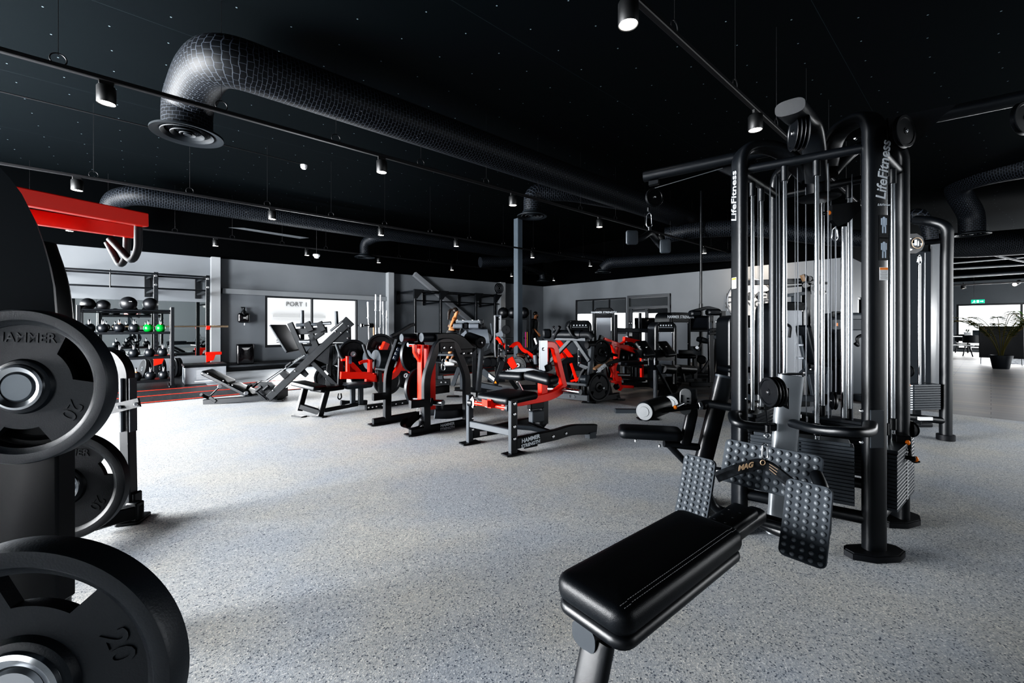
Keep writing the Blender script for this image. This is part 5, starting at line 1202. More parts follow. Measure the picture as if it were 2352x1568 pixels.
part('logo_plate', MB().box(P3(1092, 1328, -.033), P3.u * .085, n3 * .002, Z * .05, .002), BLACK2, bs)
o_ = P3(1092, 1328, -.036); uu_ = P3.u if P3.u.dot(RGT) > 0 else -P3.u
for k, w in enumerate(('HAMMER', 'STRENGTH')): text('lettering', w, o_ + Z * (.02 - .042 * k), uu_, Z, .048 if k == 0 else .040, SILVER, bs, bold=.0015, label='silver %s lettering' % w)
part('decal', MB().prism([P4(425, 265, -.04), P4(465, 290, -.04), P4(400, 455, -.04), P4(350, 435, -.04)], -n3 * .002), mat('decal_blue', (.13, .16, .24), .4), bs)
part('decal', MB().prism([P4(440, 205, -.04), P4(485, 215, -.04), P4(475, 240, -.04), P4(432, 228, -.04)], -n3 * .002), WHITE, bs)
fgm = MB()
for k in range(3): fgm.ring(P4(425 - k * 22, 300 + k * 55, -.044), n3, .012, .003, 14, 5); fgm.bar(P4(405 - k * 22, 315 + k * 55, -.044), P4(440 - k * 22, 320 + k * 55, -.044), .006, .002, n3)
part('decal_figures', fgm, WHITE, bs)
part('stub_arm', fl_([(95, 940), (260, 920)], .085, .06, P4, -.03), BLACK, bs); part('stub_arm', fl_([(590, 1035), (770, 1015)], .085, .06, P3, -.03), BLACK, bs)
part('stub_arm', fl_([(905, 850), (1100, 825)], .09, .06, P3, .25), BLACK, bs)
part('roller_pad', HB(P3(475, 150, .28), P3(690, 145, .28), .05, 28), GREYV, bs); part('roller_pad', HB(P3(740, 143, .10), P3(980, 140, .10), .055, 28), GREYV, bs)
part('roller_shaft', HB(P3(560, 240, .25), P3(640, 240, .25), .03), CHROME, bs)
part('top_tube', MB().flat([P3(670, 145, .25), P3(1180, 140, .25), P3(1350, 230, .25), P3(1410, 330, .25)], .11, .10, n3, .15), BLACK, bs)
part('top_cover', MB().prism([P3(960, 100, .0), P3(1180, 95, .0), P3(1320, 150, .0), P3(1420, 250, .0), P3(1420, 310, .0), P3(1200, 310, .0), P3(1150, 180, .0), P3(960, 180, .0)], n3 * .2), BLACK2, bs)
r_ = roller(P3(1540, 212, -.05), P3(1370, 150, .25), .078, bs, None); part('end_ring', MB().ring(P3(1552, 214, -.07), P3.u + n3 * -.8, .02, .005, 20, 6), STEEL, r_)
part('roller_post', fl_([(1545, 280), (1500, 850)], .055, .05, P3, .1), GREYP, bs)
for x, w in ((732, .035), (820, .03)): part('lever', fl_([(x, 240), (x, 975)] if x < 800 else [(x, 245), (x, 560)], w, .10, P3, .12), RED, bs, 'orange red lever')
part('lever', fl_([(872, 260), (872, 1100)], .10, .05, P3, .10), RED, bs, 'red lever')
part('lever', fl_([(780, 300), (780, 620)], .07, .03, P3, .2), RED, bs, 'red lever')
part('lever_link', fl_([(650, 240), (655, 340), (725, 460)], .04, .05, P3, .12), RED, bs)
part('pivot_tube', HB(P3(630, 268, .12), P3(905, 270, .12), .02), RED, bs)
part('plate_horn', HB(P3(900, 1010, .02), P3(1035, 1015, -.12), .034, 20), CHROME, bs); part('horn_collar', HB(P3(860, 1005, .04), P3(890, 1008, .03), .05, 20), GREYP, bs)
part('plate_horn', HB(P3(595, 945, .3), P3(720, 965, .2), .030, 20), CHROME, bs)
part('rear_platform', MB().oval([P3(850, 1120, .5), P3(1000, 1110, .4), P3(1300, 1090, .6), P3(1320, 1050, 1.0)], .03, .13, None, r=.2), BLACK, bs)
part('front_rail', MB().oval([P3(920, 1165, .1), P3(1120, 1170, .05), P3(1320, 1140, .1)], .11, .04, Z.cross(P3.u), r=.3), GREYP, bs)
carabiner(P3(708, 1070, .05), .10, .03, bs, r=.005); carabiner(P3(715, 1130, .05), .08, .05, bs, r=.005)
t = thing('squat_belt', 'black padded squat belt hanging from the centre machine down to the floor', 'belt', V((*P3(650, 1300, .1).xy, 0)))
part('belt', MB().oval([P3(710, 1175, .05), P3(640, 1225, .05), P3(580, 1290, .0), P3(555, 1365, -.02), P3(640, 1360, -.08), P3(735, 1320, -.02), P3(750, 1240, .05), P3(725, 1175, .05)], .012, .09, None, r=.06, n=12), RUBBER, t)
part('strap', MB().oval([P3(560, 1250, .15), P3(500, 1265, .15), P3(490, 1305, .15), P3(570, 1330, .1)], .012, .07, None, r=.05, n=12), BLACK2, t)
for (x, y, o, lb) in ((640, 370, .55, 'black weight plate behind the red levers, upper'), (700, 800, .32, 'black weight plate low between the two arches'), (735, 790, .42, 'second black weight plate low between the two arches')):
    disc_plate(P3(x, y, o), n3 - P3.u * .35, .225, .05, lb, PG)
# ---- kneeling leg curl
A5, B5 = at(1178, 1043), at(1362, 1003); P5 = Plane(A5, B5, (1060, 760, 5.228)); n5 = P5.n
C5 = at(1079, 1018); Pl5 = Plane(C5, C5 + (B5 - A5), (1060, 760, 5.228)); Pf = Plane(A5, C5, (1060, 760, 5.228))
lc = thing('leg_curl_machine', 'kneeling leg curl machine with black seat and red lever arm, nearest of the middle machines', 'gym machine', at(1200, 1015))
part('post', MB().bar(V((*A5.xy, .015)), V((*A5.xy, P5(615, 835).z)), .075, .055, n5), GREYP, lc); part('post', MB().bar(V((*C5.xy, .015)), V((*C5.xy, Pl5(95, 765).z)), .06, .055, n5), GREYP, lc)
part('post_face', MB().prism([P5(597, 835, -.03), P5(660, 835, -.03), P5(660, 1470, -.03), P5(597, 1470, -.03)], -n5 * .003), BLACK, lc)
bolts([P5(638, y, -.035) for y in (872, 997, 1147, 1293)], -n5, .017, lc); bolts([Pl5(137, y, -.03) for y in (800, 912, 1048, 1182)], -n5, .014, lc)
part('base_rail', MB().flat([P5(640, 1345), P5(1130, 1240), P5(1320, 1180), P5(1605, 1175)], .105, .055, n5, .1), BLACK, lc)
part('base_rail', MB().flat([Pl5(130, 1225), Pl5(460, 1170), Pl5(700, 1110), Pl5(900, 1080)], .10, .055, n5, .1), BLACK, lc)
part('end_block', MB().box(P5(1550, 1245) - Z * .0, P5.u * .05, n5 * .04, Z * .035, .004), GREYP, lc)
for p_, a in ((A5, 0), (C5, 0)): part('foot', MB().box(V((p_.x, p_.y, .009)), P5.u * .10, n5 * .055, Z * .008, .003), BLACK, lc)
part('cross_rail', MB().bar(Pf(118, 1115, .0), Pf(590, 1215, .0), .05, .065), GREYP, lc)
part('brace_rail', MB().flat([P5(665, 1150, .25), P5(840, 1165, .15), P5(1040, 1215, .05)], .045, .05, n5), GREYP, lc)
part('brace_plate', MB().prism([P5(860, 1130, .2), P5(900, 1125, .2), P5(1085, 1190, .05), P5(1040, 1205, .05)], n5 * .1), BLACK2, lc)
part('logo_plate', MB().box(P5(833, 1325, -.03), P5.u * .083, n5 * .002, Z * .058, .002), BLACK2, lc)
o_ = P5(833, 1325, -.034); uu_ = P5.u if P5.u.dot(RGT) > 0 else -P5.u
uu_ = (uu_ + Z * .08).normalized()
for k, w in enumerate(('HAMMER', 'STRENGTH')): text('lettering', w, o_ + Z * (.026 - .05 * k), uu_, Z, .055 if k == 0 else .046, SILVER, lc, bold=.002, label='silver %s lettering' % w)
part('serial_label', MB().prism([Pl5(220, 1205, -.03), Pl5(305, 1200, -.03), Pl5(305, 1245, -.03), Pl5(220, 1258, -.03)], -n5 * .002), WHITE, lc)
bolts([P5(1102, 1265, -.03), P5(1255, 1228, -.03)], -n5, .017, lc); bolts([P5(1500, 1140, -.01), P5(1555, 1135, -.01)], Z, .014, lc)
sc0 = (V((*A5.xy, 0)) + V((*C5.xy, 0))) / 2 + P5.u * (.0 if P5.u.dot(RGT) > 0 else 0); sc5 = up(sc0 + (B5 - A5).normalized() * .21, .46)
part('seat_pad', MB().pad(sc5, (C5 - A5).normalized() * -1, (B5 - A5).normalized(), .44, .50, .075, .05, .03, .008), SOFTB, lc)
part('pivot_shaft', HB(Pf(150, 865, -.01), Pf(560, 925, -.01), .018), RED, lc)
part('pivot_bearing', HB(Pf(100, 858, .0), Pf(150, 866, .0), .045, 20), BLACK2, lc); part('pivot_bearing', HB(Pf(540, 922, .0), Pf(575, 925, .0), .035, 20), GREYP, lc)
part('bearing_flange', MB().prism([Pf(130, 785, -.03), Pf(150, 830, -.03), Pf(150, 890, -.03), Pf(135, 925, -.03), Pf(100, 880, -.03), Pf(100, 830, -.03)], FWD * .01), STEEL, lc)
for x, y0_, y1_ in ((170, 835, 895), (495, 885, 950)): part('shaft_lug', MB().prism([Pf(x - 18, y0_, -.02), Pf(x + 12, y0_ + 2, -.02), Pf(x + 12, y1_, -.02), Pf(x - 18, y1_ - 2, -.02)], FWD * .06), RED, lc)
part('stop_pad', MB().prism([Pf(283, 828, -.03), Pf(308, 831, -.03), Pf(308, 918, -.03), Pf(283, 910, -.03)], FWD * .03), STEEL, lc)
Pm = Plane((A5 + C5) / 2 + n5 * .0, (A5 + C5) / 2 + (B5 - A5), (1060, 760, 5.228))
part('lever_arm', MB().flat([Pm(330, 870, -.05), Pm(700, 845, -.05), Pm(1000, 795, -.05), Pm(1130, 745, -.05), Pm(1215, 675, -.05)], .085, .07, n5, .12), RED, lc, 'red lever arm')
part('lever_plate', MB().prism([Pm(310, 835, -.08), Pm(500, 840, -.08), Pm(500, 905, -.08), Pm(310, 915, -.08)], n5 * .1), RED, lc)
part('warning_triangle', MB().prism([Pm(475, 868, -.11), Pm(510, 868, -.11), Pm(492, 835, -.11)], -n5 * .002), mat('warning_yellow', (.75, .6, .25), .5), lc)
part('lever_mast', MB().flat([Pm(1225, 668, -.03), Pm(1105, 165, -.03), Pm(985, 162, -.03), Pm(985, 300, -.03)], .07, .06, n5, .05), RED, lc, 'red mast')
part('lever_mast', MB().flat([Pm(1022, 175, .02), Pm(1010, 480, .02)], .04, .04, n5), RED, lc)
part('strut', MB().flat([Pm(1060, 190, .03), Pm(1040, 420, .03)], .03, .03, n5), GREYP, lc)
part('shin_plate', MB().box(Pm(983, 295, -.06), P5.u * .055, n5 * .008, Z * .165, .01), BRUSH, lc)
bolts([Pm(985, 217, -.07)], -n5, .018, lc)
part('damper', MB().cyl(Pm(1000, 395, -.02), Pm(1020, 470, -.02), .07, 20), RUBBER, lc)
part('red_post', MB().flat([Pm(975, 620, -.03), Pm(975, 790, -.03)], .09, .07, n5), RED, lc, 'orange red post')
part('support_post', MB().flat([Pm(985, 790, -.02), Pm(985, 1110, -.02)], .09, .065, n5), BLACK, lc)
part('post_foot', MB().prism([Pm(945, 1060, -.05), Pm(1040, 1100, -.05), Pm(990, 1160, -.05), Pm(940, 1120, -.05)], n5 * .1), BLACK2, lc)
part('bump_stop', MB().box(Pm(890, 890, -.02), P5.u * .09, n5 * .04, Z * .035, .008), BLACK2, lc)
part('bump_stop', MB().box(Pm(900, 1020, -.02), P5.u * .08, n5 * .04, Z * .06, .008), GREYP, lc)
part('gas_strut', HB(Pm(670, 600, .1), Pm(735, 720, .1), .014), STEEL, lc); part('gas_strut', HB(Pm(785, 860, .1), Pm(855, 1005, .02), .012), STEEL, lc)
part('plate_horn', HB(Pm(1200, 705, -.05), Pm(1430, 735, -.30), .033, 24), CHROME, lc, 'chrome plate horn'); part('horn_collar', HB(Pm(1185, 700, -.03), Pm(1215, 708, -.06), .05, 24), GREYP, lc)
part('plate_horn', HB(Pm(1010, 690, .2), Pm(1160, 700, .05), .033, 24), CHROME, lc)
Pk = Plane(Pm(870, 500), Pm(870, 500) + (A5 - C5), (1060, 760, 5.228))
part('pad_bar', MB().flat([Pk(545, 495), Pk(700, 470), Pk(850, 462), Pk(1000, 515)], .045, .05, Pk.n, .1), GREYP, lc)
part('knee_pad', MB().pad(Pk(625, 585, .0), (A5 - C5).normalized() + Z * .03, P5.u, .36, .16, .085, .05, .04, .01), SOFTB, lc)
part('knee_pad', MB().pad(Pk(950, 615, -.03), (A5 - C5).normalized() - Z * .12, P5.u, .36, .20, .10, .05, .045, .01), SOFTB, lc)
bolts([Pk(562, 468, 0), Pk(590, 455, 0), Pk(670, 460, 0), Pk(918, 478, 0), Pk(986, 497, 0)], Z, .014, lc)
# ---- supported row with A-frame (grey) and plates
P6 = Plane(at(1335, 927), at(1420, 918), (1240, 740, 7.465)); n6 = P6.n; P6l = Plane(at(1258, 917), at(1335, 930), (1240, 740, 7.465))
tr = thing('tbar_row_machine', 'grey A-frame row machine with thick black chest roller and two low weight plates', 'gym machine', at(1345, 925))
part('leg', fl_([(535, 290), (190, 660)], .06, .05, P6l), GREYP, tr); part('leg', fl_([(600, 300), (850, 660)], .06, .05, P6l), GREYP, tr)
part('top_plate', MB().flat([P6l(290, 280), P6l(810, 295)], .05, .10, n6), GREYP, tr)
part('chest_roller', MB().cyl(P6l(250, 210), P6l(740, 215), .075, 28, .02), SOFTB, tr); part('roller_end', MB().tube([P6l(720, 215, -.02), P6l(860, 215, -.02), P6l(900, 270, 0)], .055, 16, r=.08), RUBBER, tr)
part('handle', MB().tube([P6l(245, 270, -.05), P6l(290, 170, -.08), P6l(340, 75, -.1)], .026, 12, r=.05), RUBBER, tr); part('handle', MB().tube([P6l(480, 75, -.1), P6l(545, 210, -.1), P6l(590, 255, -.08), P6l(690, 260, -.02)], .026, 12, r=.06), RUBBER, tr)
part('hook_handle', MB().tube([P6l(265, 170, .1), P6l(240, 105, .1), P6l(205, 85, .1), P6l(245, 72, .1)], .013, 10, r=.03), BLACK2, tr)
part('post', fl_([(893, 410), (850, 930), (850, 1440)], .065, .06, P6), GREYP, tr)
foot_at(V((*P6(840, 1440).xy, 0)), tr, .22, .1, -20)
part('base_rail', fl_([(230, 1020), (800, 1075)], .045, .04, P6l), GREYP, tr); part('base_rail', fl_([(250, 1245), (830, 1300)], .09, .05, P6l), GREYP, tr)
bolts([P6l(515, 1268, -.03), P6l(600, 1275, -.03)], -n6, .018, tr)
part('rear_rail', fl_([(870, 1340), (1350, 1250)], .09, .06, P6), BLACK, tr); part('rear_leg', fl_([(1310, 1240), (1360, 1345)], .07, .06, P6), BLACK, tr); foot_at(V((*P6(1350, 1345).xy, 0)), tr, .2, .1, -20)
part('curved_leg', MB().flat([P6l(780, 790, .1), P6l(700, 910, .1), P6l(670, 1150, .1)], .05, .05, n6, .1), BLACK, tr)
part('foot_plate', MB().prism([P6l(680, 760, 0), P6l(705, 712, 0), P6l(835, 760, 0), P6l(790, 810, 0)], n6 * .02), GREYP, tr)
part('low_roller', HB(P6l(730, 975, .1), P6l(830, 980, .1), .07, 20), GREYV, tr)
part('lever', fl_([(930, 800), (1150, 660), (1220, 640)], .03, .08, P6, .1), mat('bronze_edge', (.25, .15, .09), .4), tr)
part('lever_body', fl_([(940, 830), (1180, 690), (1370, 640)], .07, .06, P6, .15), BLACK2, tr)
part('upright', fl_([(1080, 750), (1150, 1240)], .07, .06, P6, .1), BLACK, tr); part('upright', fl_([(1110, 760), (1220, 1250)], .05, .06, P6, .3), BLACK, tr)
for k, w in enumerate(('HAMMER', 'STRENGTH')): text('lettering', w, P6(1058, 765 + k * 40, .05), (uu_ + Z * .4).normalized(), (Z - uu_ * .4).normalized(), .05, SILVER, tr, bold=.002)
part('side_knob', HB(P6(800, 390, .05), P6(930, 380, .05), .06, 20), RUBBER, tr); part('knob_post', fl_([(860, 390), (870, 620)], .07, .05, P6, .08), BLACK, tr)
pn = (n6 * -1 + P6.u * -.0).normalized(); pax = (RGT * -.62 + FWD * -.78)
for (x, y, o, lb) in ((930, 1110, .02, 'rear black weight plate low on the grey A-frame row machine'), (1010, 1110, -.10, 'front black weight plate low on the grey A-frame row machine'), (1050, 505, .05, 'upper black grip plate beside the red press arm')):
    c = P6(x, y, o); R = .225 if y > 600 else .20; ax6 = RGT * .50 - FWD * .86
    grip_plate('weight_plate', lb, c, ax6, R, .05, .5, PG, steel=False, txt=False, n=40, open_=24)
    part('plate_horn', HB(c - ax6 * .05, c + ax6 * .12, .02), CHROME, tr) if y > 600 and x > 1000 or y < 600 else None
# ---- red press with horizontal arms
P7 = Plane(at(1440, 912), at(1500, 905), (1240, 740, 7.465)); n7 = P7.n
pm7 = thing('chest_press_machine', 'red plate-loaded press with long sloping red arm right of the A-frame row', 'gym machine', at(1455, 910))
for pts, w, o in (([(1085, 300), (1240, 360), (1650, 490)], .085, 0), ([(1440, 280), (1700, 340)], .07, .5), ([(1235, 390), (1300, 560)], .05, 0), ([(1350, 410), (1320, 620)], .06, 0), ([(1310, 580), (1290, 720)], .08, .05), ([(1230, 750), (1340, 1060), (1390, 1140)], .085, 0),
                  ([(1290, 720), (1240, 950)], .05, 0), ([(1200, 1010), (1380, 1030)], .04, 0), ([(1360, 1095), (1590, 1105)], .045, 0), ([(1310, 860), (1370, 1000)], .08, .05), ([(1385, 370), (1450, 330)], .03, .3)):
    part('arm', fl_(pts, w, .06, P7, o), RED, pm7, 'red arm')
part('arm_link', MB().tube([P7(1610, 470), P7(1700, 490), P7(1745, 560)], .03, 12, r=.06), RED, pm7); part('arm', fl_([(1745, 560), (1750, 940)], .06, .05, P7, .2), RED, pm7, 'red rear post')
part('horn_bracket', fl_([(1060, 230), (1030, 330)], .07, .05, P7, 0), BLACK, pm7); part('sticker', MB().prism([P7(1145, 320, -.035), P7(1235, 345, -.035), P7(1225, 372, -.035), P7(1145, 350, -.035)], -n7 * .002), GREYP, pm7)
part('label_sticker', MB().prism([P7(1740, 630, .16), P7(1770, 630, .16), P7(1770, 700, .16), P7(1740, 700, .16)], -n7 * .002), WHITE, pm7)
part('handle', MB().tube([P7(1470, 365, -.1), P7(1580, 355, -.1), P7(1650, 440, -.05)], .022, 12, r=.05), RUBBER, pm7); part('handle', HB(P7(1200, 540, -.05), P7(1325, 570, -.05), .022), RUBBER, pm7)
part('plate_horn', HB(P7(1320, 900, .0), P7(1540, 905, -.1), .026), CHROME, pm7)
part('seat_pad', MB().pad(P7(1580, 720, .3), P7.u, n7, .62, .3, .06, .05, .025, .005), GREYV, pm7)
part('seat_rail', fl_([(1370, 700), (1880, 790)], .05, .05, P7, .2), GREYP, pm7); part('base_rail', fl_([(1380, 940), (1930, 975)], .045, .05, P7, .3), GREYP, pm7)
for x in (1455, 1665): part('seat_post', fl_([(x, 760), (x, 935)], .06, .05, P7, .3), GREYP, pm7)
part('base_end', fl_([(1400, 1010), (1780, 990)], .05, .1, P7, .6), BLACK, pm7)
part('pivot_block', MB().cyl(P7(1300, 1080, -.02), P7(1330, 1120, -.02), .05, 16), BLACK2, pm7)
disc_plate(P7(1420, 600, .6), n7, .16, .05, 'small black weight plate behind the red press arms', PG); disc_plate(P7(1560, 560, .7), n7, .16, .05, 'small black weight plate further right behind the red press arms', PG)
part('rear_frame', fl_([(1180, 620), (1180, 900), (1500, 900)], .06, .05, P7, .9), BLACK, pm7)
# ---- grey preacher style machine with two pads
P8 = Plane(at(1505, 920), at(1560, 905), (1300, 620, 4.6125)); n8 = P8.n
pc8 = thing('curl_machine', 'black curl machine with two angled upper pads and leg rollers', 'gym machine', at(1520, 912))
part('post', fl_([(945, 1060), (945, 1360)], .055, .05, P8), GREYP, pc8); part('strut', fl_([(960, 1020), (1120, 1330)], .05, .05, P8, .05), BLACK, pc8); part('strut', fl_([(890, 870), (940, 1050)], .05, .05, P8), BLACK, pc8)
part('arm_pad', MB().pad(P8(820, 850, .05), P8.u, (Z + n8 * .8), .32, .30, .07, .04, .025, .005), SOFTB, pc8); part('arm_pad', MB().pad(P8(1045, 850, .0), P8.u, (Z + n8 * .8), .34, .30, .07, .04, .025, .005), SOFTB, pc8)
part('pad_shell', MB().prism([P8(740, 840, -.02), P8(890, 860, -.02), P8(930, 960, -.02), P8(800, 930, -.02)], n8 * .05), BLACK2, pc8); part('pad_shell', MB().prism([P8(950, 850, -.02), P8(1130, 830, -.02), P8(1150, 960, -.02), P8(970, 960, -.02)], n8 * .05), BLACK2, pc8)
for x0_, x1_ in ((1020, 1130), (1180, 1350)): part('roller_pad', HB(P8(x0_, 1045, -.05), P8(x1_, 1055, -.05), .075, 24), SOFTB, pc8)
part('roller_post', MB().flat([P8(1230, 1080), P8(1250, 1180)], .06, .05, n8), BLACK, pc8)
part('base_plate', MB().prism([P8(970, 1330, 0), P8(1010, 1180, .6), P8(1400, 1200, .6), P8(1400, 1250, .3), P8(1180, 1330, 0)], -Z * .02), RUBBER, pc8)
part('adjuster_plate', MB().prism([P8(960, 1010, -.05), P8(1000, 990, -.05), P8(1070, 1120, -.05), P8(1030, 1150, -.05)], n8 * .01), GREYP, pc8)
part('side_rod', HB(P8(870, 930, -.06), P8(875, 1010, -.06), .009), CHROME, pc8); part('side_rod', HB(P8(938, 925, -.06), P8(938, 1005, -.06), .009), CHROME, pc8)
part('front_tube', MB().bar(dp(1413, 945, 5.9), dp(1480, 946, 5.9), .08, .08), GREYP, pc8); part('front_tube_foot', MB().box(dp(1440, 953, 5.9), RGT * .03, FWD * .05, Z * .012), BLACK, pc8); part('front_foot', MB().box(dp(1488, 962, 5.5), RGT * .13, FWD * .08, Z * .01), BLACK, pc8)
bolts([P8(780, 810, -.06), P8(850, 818, -.06), P8(985, 815, -.06), P8(1060, 812, -.06)], -n8, .013, pc8)
# ================= machines further back =================
def tower(px0, px1, py0, d, label, panel=BRUSH, text_=None, icons=False, skew=.0, dep=.45, shroud=BLACK, ptop=18, grp=None, seat=None):
    """selectorised machine: rounded black frame, brushed weight-stack cover, base, seat"""
    a, b = gnd(px0, d), gnd(px1, d + skew); u = (b - a); w = u.length; u.normalize(); v = Z.cross(u)
    if v.dot(FWD) < 0: v = -v
    zt = dp(px0, py0, d).z; zp = zt - ptop * d / F; c = (a + b) / 2
    t = thing('selectorized_machine', label, 'gym machine', c, grp)
    R = min(.12, w * .3); fr = MB(); pts = [up(a, .02), up(a, zt - .02), up(b, zt - .02), up(b, .02)]
    part('frame', MB().sweep(fillet(pts, R, 6), rectprof(.07, dep, .02), v), shroud, t)
    part('head_panel', MB().box(up(c, (zt + zp) / 2 - .01) - v * (dep / 2 - .02), u * (w / 2 - .03), v * .02, Z * ((zt - zp) / 2 + .02), .008), BLACK2, t)
    pn = part('stack_cover', MB().box(up(c, (zp + .25) / 2) - v * (dep / 2 - .04), u * (w / 2 - .045), v * .012, Z * ((zp - .25) / 2), .006), panel, t)
    bm = MB()
    for s in (-1, 1):
        for z in (zp - .04, (zp + .3) / 2, .32): bm.cyl(up(c, z) + u * (s * (w / 2 - .055)) - v * (dep / 2 - .025), up(c, z) + u * (s * (w / 2 - .055)) - v * (dep / 2 - .015), .012, 8)
    split_part('bolt', bm, BOLT, pn)
    part('base', MB().box(up(c, .06) , u * (w / 2 + .02), v * (dep / 2 + .05), Z * .055, .01), BLACK2, t)
    f = up(c, (zt + zp) / 2) - v * (dep / 2 + .002)
    if text_: text('lettering', text_, f + Z * .0, u if u.dot(RGT) > 0 else -u, Z, w * .15, SILVER, t, bold=.001); part('small_print', MB().box(f - Z * .045, u * w * .18, v * .001, Z * .004, .0005), GREYP, t)
    if icons:
        ic = MB()
        for k in range(5): ic.box(f + u * (w * (-.28 + .14 * k)) + Z * .02, u * w * .03, v * .001, Z * .014, .0005)
        ic.box(f - Z * .02, u * w * .36, v * .001, Z * .003, .0005); split_part('icon', ic, SILVER, t)
    if seat:
        s_ = up(gnd(*seat), 0); part('seat_pad', MB().pad(s_ + Z * .5, u, v, .42, .4, .08, .05, .03, .01), SOFTB, t); part('seat_post', MB().bar(s_ + Z * .02, s_ + Z * .5, .08, .08, u), BLACK, t)
        part('floor_beam', MB().bar(s_ + Z * .06, up(c, .06), .08, .08), BLACK, t)
    return t
GS = 'selectorized machines along the end wall'
tower(1367, 1408, 709, 10.2, 'tall black weight-stack machine with brushed cover in front of the internal window', text_='HAMMER STRENGTH', skew=-.1, seat=(1420, 9.6))
tower(1304, 1352, 737, 9.2, 'squat black machine with a row of pale icons on its head, behind the A-frame row', panel=GREYP, icons=True, ptop=24)
tower(1523, 1566, 719, 9.4, 'tall weight-stack machine with rounded left shoulder, right of the doorway', text_='HAMMER STRENGTH', skew=.3, panel=mat('greyer_panel', (.2, .215, .235), .4, .4))
tower(1499, 1541, 741, 8.2, 'shorter silver-panelled weight-stack machine in front of the doorway', icons=True, ptop=17)
tower(1663, 1715, 726, 7.2, 'weight-stack machine with large pale panel just left of the cable machine', ptop=22, panel=mat('pale_panel', (.36, .38, .41), .4, .3), seat=(1690, 6.6))
tower(1757, 1830, 697, 6.6, 'tall pale-panelled machine seen through the cable machine rods, left', ptop=12, panel=mat('pale_panel_b', (.40, .42, .45), .4, .3))
# cardio machines
def console_machine(px, py, d, w, label, deck=True, rot=0, arch=True):
    c = dp(px, py, d); u = dirL(rot); v = Z.cross(u); g = V((c.x, c.y, 0)); t = thing('treadmill', label, 'treadmill', g)
    part('console', MB().box(c, u * w / 2, v * .03, (Z * .95 + v * .3) * .17, .015), BLACK2, t); part('screen', MB().box(c - v * .035, u * w * .42, v * .004, (Z * .95 + v * .3) * .12, .003), mat('dark_screen_%d' % px, (.02, .022, .026), .15), t)
    for s in (-1, 1): part('upright', MB().flat([c + u * (s * w * .45) - Z * .12, c + u * (s * (w * .5 + .08)) - Z * .25 , up(g + u * (s * (w * .5 + .02)) + v * .1, .1)], .07, .10, v, .08), BLACK, t)
    part('crossbar', MB().bar(c - Z * .17 - u * w * .5, c - Z * .17 + u * w * .5, .09, .07), BLACK, t)
    for s in (-1, 1): part('handrail', MB().tube([c + u * (s * w * .5) - Z * .16, c + u * (s * w * .55) - Z * .18 + v * .45, c + u * (s * w * .55) - Z * .3 + v * .5], .02, 10, r=.06), BLACK, t)
    part('deck', MB().pad(g + Z * .02 + v * .75, u, v, w + .25, 1.7, .14, .08, .03, 0), BLACK2, t)
    part('belt', MB().box(g + Z * .165 + v * .8, u * (w / 2 - .02), v * .7, Z * .004, .002), RUBBER, t)
    return t
console_machine(1606, 741, 9.6, .58, 'black treadmill with wide console by the thin ceiling pole', rot=-10)
console_machine(1481, 744, 10.8, .5, 'black treadmill with dark console in front of the doorway', rot=-10)
# running person's treadmill
wd = 11.2
g = gnd(1020, wd + .1); tm = thing('treadmill', 'dark treadmill under the running woman beyond the belt squat machine', 'treadmill', g)
tu = (RGT * .97 + FWD * .1).normalized(); tv = Z.cross(tu)
part('deck', MB().box(gnd(1022, wd, .09), tu * .85, tv * .36, Z * .075, .02), BLACK2, tm); part('belt', MB().box(gnd(1022, wd, .168), tu * .8, tv * .25, Z * .004, .001), mat('tread_belt', (.06, .05, .045), .6), tm)
for s in (-1, 1): part('upright', MB().flat([gnd(1068, wd, .05) + tv * (.36 * s), gnd(1060, wd, 1.1) + tv * (.36 * s)], .10, .06, tv), BLACK, tm)
part('console', MB().box(gnd(1062, wd, 1.22), (tu * .2 + Z * .9).normalized() * .17, tv * .40, tu * .03, .02), BLACK2, tm)
for s in (-1, 1): part('handrail', MB().tube([gnd(1060, wd, 1.05) + tv * (.36 * s), gnd(1022, wd, 1.0) + tv * (.36 * s), gnd(1018, wd, .95) + tv * (.36 * s)], .022, 10), BLACK, tm)
# leaning pole to the ceiling
pole = gnd(1610, 10.3); po = thing('ceiling_pole', 'thin black pole between floor and ceiling in front of the end wall', 'pole', pole)
part('lower_tube', MB().cyl(up(pole, .0), up(pole, 1.75), .045, 16), BLACK, po); part('upper_tube', MB().cyl(up(pole, 1.75), up(pole, ZC), .03, 16), BLACK, po); part('base_flange', MB().cyl(up(pole, .0), up(pole, .02), .09, 20), BLACK2, po)
# seated dip / shoulder machine with two pads on a raised arm
d = 8.2; t = thing('shoulder_machine', 'black machine with twin dark pads on a raised arm left of the cable machine', 'gym machine', gnd(1640, d))
part('arm', MB().flat([dp(1588, 716, d), dp(1625, 706, d), dp(1648, 712, d)], .06, .08, FWD, .05), BLACK, t)
part('pad', MB().box(dp(1596, 720, d - .1), RGT * .10, FWD * .1, Z * .06, .03), SOFTB, t); part('pad', MB().box(dp(1638, 717, d - .1), RGT * .12, FWD * .1, Z * .06, .03), SOFTB, t)
part('post', MB().flat([dp(1632, 725, d), dp(1632, 780, d), gnd(1634, d, .02)], .09, .08, FWD), BLACK, t); part('rear_post', MB().bar(dp(1660, 714, d + .2), gnd(1660, d + .2, .02), .09, .09, RGT), BLACK, t)
part('adjuster', MB().bar(dp(1632, 740, d - .06), dp(1632, 765, d - .06), .05, .02, FWD), GREYP, t); part('lower_arm', MB().bar(dp(1625, 772, d), dp(1662, 776, d), .07, .07), GREYP, t)
part('brace', MB().bar(dp(1612, 855, d), dp(1634, 820, d), .05, .05), BLACK, t); part('base_rail', MB().bar(gnd(1585, d, .08), gnd(1665, d, .08), .09, .08), BLACK, t)
